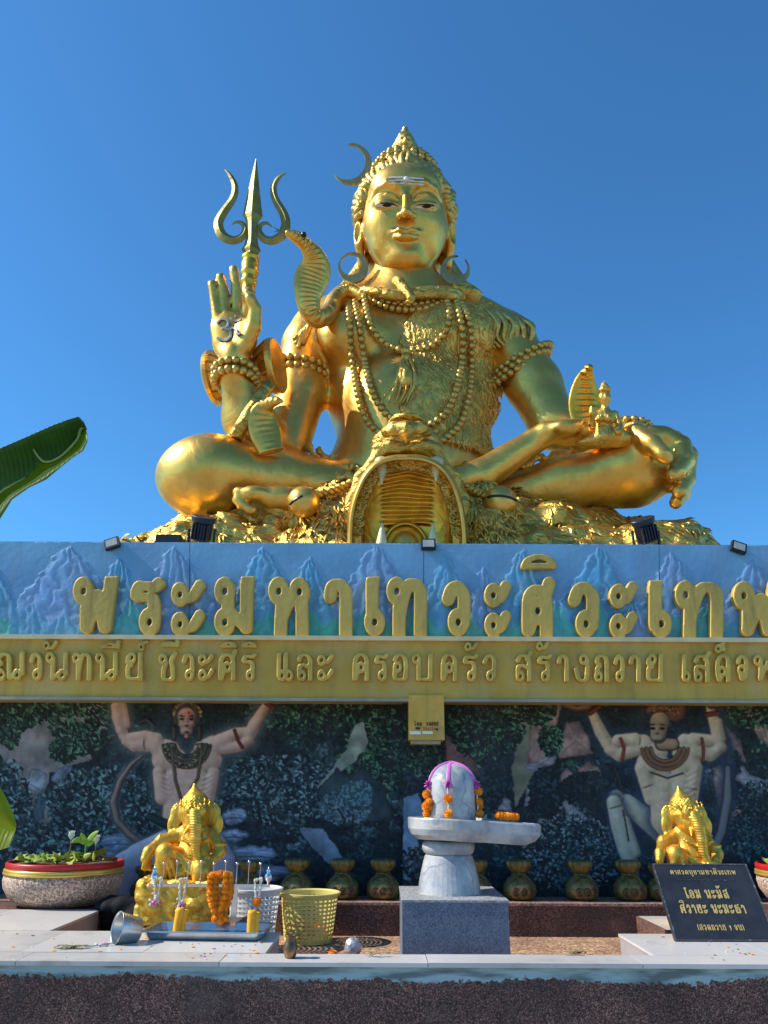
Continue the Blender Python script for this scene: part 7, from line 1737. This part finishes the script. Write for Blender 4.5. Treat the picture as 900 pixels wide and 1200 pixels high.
def flood(u, v, lean, label):
    Y = 4.86; s_ = S(u, v, Y); c = P(u, v, Y); t_ = thing('large_floodlight', (c[0], c[1], BASE_Z), label, 'floodlight', 'large black floodlights aimed up at the statue')
    Mx = Matrix.Translation(Vector([float(q) for q in c])) @ Matrix.Rotation(lean, 4, 'Y') @ Matrix.Rotation(R(28), 4, 'X')
    w, h = 14 * s_, 15 * s_; prof = [(.3, -1.0), (.62, -.97), (.86, -.8), (.88, .45), (1.0, .62), (1.04, .95), (.98, 1.0), (.6, 1.0)]
    mb = MB().lathe([(r_ * w, z * h) for r_, z in prof], n=24, M=Mx.to_3x3().to_4x4(), c=tuple(c), sy=.7); part('housing', mb.me(), M['black_plastic'], t_)
    mb = MB()
    for k in range(6): x_ = (-.62 + k * .25) * w; mb.box((x_, -w * .78, -h * .8), (x_ + .008, -w * .5, h * .45), Mx)
    part('cooling_fins', mb.me(), M['black_plastic'], t_, kind='stuff')
    part('yoke', MB().tube([c + np.array((-w * 1.1, 0, 0)), c + np.array((-w * 1.05, 0, -h * 1.1)), np.array((c[0], c[1], BASE_Z + .01)), c + np.array((w * 1.05, 0, -h * 1.1)), c + np.array((w * 1.1, 0, 0))], .010, 6).me(), M['black_plastic'], t_)
flood(237, 620, R(12), 'large black floodlight on the roof below the left knee of the statue'); flood(756, 622, R(-18), 'large black floodlight on the roof below the right hand of the statue')
sf = thing('flat_floodlight', P(199, 632, 4.8), 'thin black floodlight edge just showing left of the large left floodlight', 'floodlight'); a, b = P(184, 634, 4.8), P(213, 628.5, 4.8)
part('housing', MB().box((a[0], 4.76, BASE_Z + .001), (b[0], 4.90, b[2])).me(), M['black_plastic'], sf)

# ------------------------------------------------------------------ banana plant at the left edge
M['ban'] = mat('banana_leaf', (.045, .16, .03), rough=.38, col2=(.02, .09, .018), vscale=9, ramp=(.3, .7)); 
nt = M['ban'].node_tree; b_ = nt.nodes['Principled BSDF']; out_ = [n_ for n_ in nt.nodes if n_.type == 'OUTPUT_MATERIAL'][0]
tl = nt.nodes.new('ShaderNodeBsdfTranslucent'); tl.inputs[0].default_value = (.40, .55, .03, 1); ms = nt.nodes.new('ShaderNodeMixShader'); ms.inputs[0].default_value = .55
nt.links.new(b_.outputs[0], ms.inputs[1]); nt.links.new(tl.outputs[0], ms.inputs[2]); nt.links.new(ms.outputs[0], out_.inputs[0])
wv = nt.nodes.new('ShaderNodeTexWave'); wv.inputs['Scale'].default_value = 22; wv.inputs['Distortion'].default_value = 1.2; tcc = nt.nodes.new('ShaderNodeTexCoord'); nt.links.new(tcc.outputs['Object'], wv.inputs[0])
bpn = nt.nodes.new('ShaderNodeBump'); bpn.inputs['Strength'].default_value = .35; bpn.inputs['Distance'].default_value = .004; nt.links.new(wv.outputs['Fac'], bpn.inputs['Height']); nt.links.new(bpn.outputs[0], b_.inputs['Normal'])
M['ban_edge'] = mat('leaf_rib', (.35, .42, .12), rough=.4)
bp_root = np.array((P(-330, 800, 2.5)[0], 2.5, 0))
bpn_ = thing('banana_plant', bp_root, 'banana plant at the left edge, broad dark leaf against the sky', 'banana plant')
part('stem', MB().tube([bp_root, bp_root + np.array((.03, 0, .9)), bp_root + np.array((.05, 0, 1.9))], [.11, .09, .06], 14).me(), mat('banana_stem', (.22, .26, .08), rough=.6), bpn_, smooth=True)
# upper leaf: rows across (upper edge, rib, lower edge)
YB1 = 2.42
rows = [((-260, 640), (-250, 690), (-240, 740), 0), ((-160, 598), (-140, 650), (-125, 715), 0), ((-60, 552), (-45, 610), (-30, 655), 0), ((0, 525.5), (8, 572), (14, 585), 0), ((28, 513.5), (30, 560), (34, 571), 0), ((46, 505.5), (47, 541), (54, 561.5), 0), ((62, 498.5), (60, 541), (70, 548), 0), ((78, 492.5), (76, 533), (85, 536), 0), ((92, 488.5), (88, 522), (97, 528), 0), ((98, 495), (95, 508), (102, 518), 0), ((100, 500), (99, 502), (102, 508), 0)]
vs = []; nn = 9
for r0, r1, r2, _ in rows:
    A_, B_, C_ = P(*r0, YB1 - .05), P(*r1, YB1 + .04), P(*r2, YB1 - .10)
    for k in range(nn): t = k / (nn - 1); vs.append(A_ * (1 - t) + B_ * t + np.array((0, .02 * math.sin(t * 3.1), 0)))
    for k in range(1, 5): t = k / 4; vs.append(B_ * (1 - t) + C_ * t)
w_ = nn + 4; fs = [(i * w_ + k, i * w_ + k + 1, (i + 1) * w_ + k + 1, (i + 1) * w_ + k) for i in range(len(rows) - 1) for k in range(w_ - 1)]
M['ban_low'] = M['ban'].copy(); M['ban_low'].name = 'banana_leaf_lit_side'  # lower strip: same leaf, made more translucent to look sunlit beside the shaded part
for m_, fac in ((M['ban'], .10), (M['ban_low'], .75)):
    [n_ for n_ in m_.node_tree.nodes if n_.type == 'MIX_SHADER'][0].inputs[0].default_value = fac
    m_.node_tree.nodes['Principled BSDF'].inputs['Specular IOR Level'].default_value = .25
me_ = pymesh(vs, fs); lf = part('leaf', me_, [M['ban'], M['ban_low']], bpn_, smooth=True)
for pi_, p_ in enumerate(me_.polygons): p_.material_index = 1 if pi_ % (w_ - 1) >= nn - 1 else 0
sm = lf.modifiers.new('thick', 'SOLIDIFY'); sm.thickness = .0015
part('midrib', MB().tube([P(*r[1], YB1 + .034) for r in rows[:5]] , [.02, .014, .01, .006, .004], 8).me(), M['ban_edge'], lf, smooth=True).location = Vector((0, 0, 0))
part('curled_edge', MB().tube(spline([P(u, v, YB1 - .0) for u, v in ((36, 520), (44, 534), (52, 541), (62, 540), (74, 533), (86, 521), (92, 513), (95, 503), (99, 501))], 4), [.0035 + .0035 * (i / 33) for i in range(33)], 6).me(), M['ban_edge'], lf, smooth=True).location = Vector((0, 0, 0))
pet = spline([list(bp_root + np.array((.05, 0, 1.85))), list(P(-330, 690, 2.5)), list(P(-250, 690, YB1 + .034))], 5); part('petiole', MB().tube(pet, .02, 8).me(), M['ban_edge'], bpn_, smooth=True)
rows = [((-120, 860), (-125, 940), (-130, 1010)), ((-60, 880), (-62, 945), (-64, 1005)), ((-20, 905), (-18, 950), (-16, 1000)), ((0, 922), (3, 955), (2, 995.5)), ((9, 938), (11, 962), (10, 993)), ((16, 955), (17, 968), (14, 985)), ((19, 966), (19.3, 969), (17, 977))]
vs = []
for r0, r1, r2 in rows:
    A_, B_, C_ = P(*r0, 2.7), P(*r1, 2.74), P(*r2, 2.68)
    for k in range(5): t = k / 4; vs.append(A_ * (1 - t) + B_ * t)
    for k in range(1, 5): t = k / 4; vs.append(B_ * (1 - t) + C_ * t)
fs = [(i * 9 + k, i * 9 + k + 1, (i + 1) * 9 + k + 1, (i + 1) * 9 + k) for i in range(len(rows) - 1) for k in range(8)]
M['ban2'] = M['ban_low'].copy(); M['ban2'].name = 'young_banana_leaf'
lf2 = part('leaf', pymesh(vs, fs), M['ban2'], bpn_, smooth=True, label='bright green leaf tip beside the mural')
pet = spline([list(bp_root + np.array((.04, 0, 1.2))), list(P(-200, 900, 2.7)), list(P(-120, 935, 2.73))], 5); part('petiole', MB().tube(pet, .016, 8).me(), M['ban_edge'], bpn_, smooth=True)
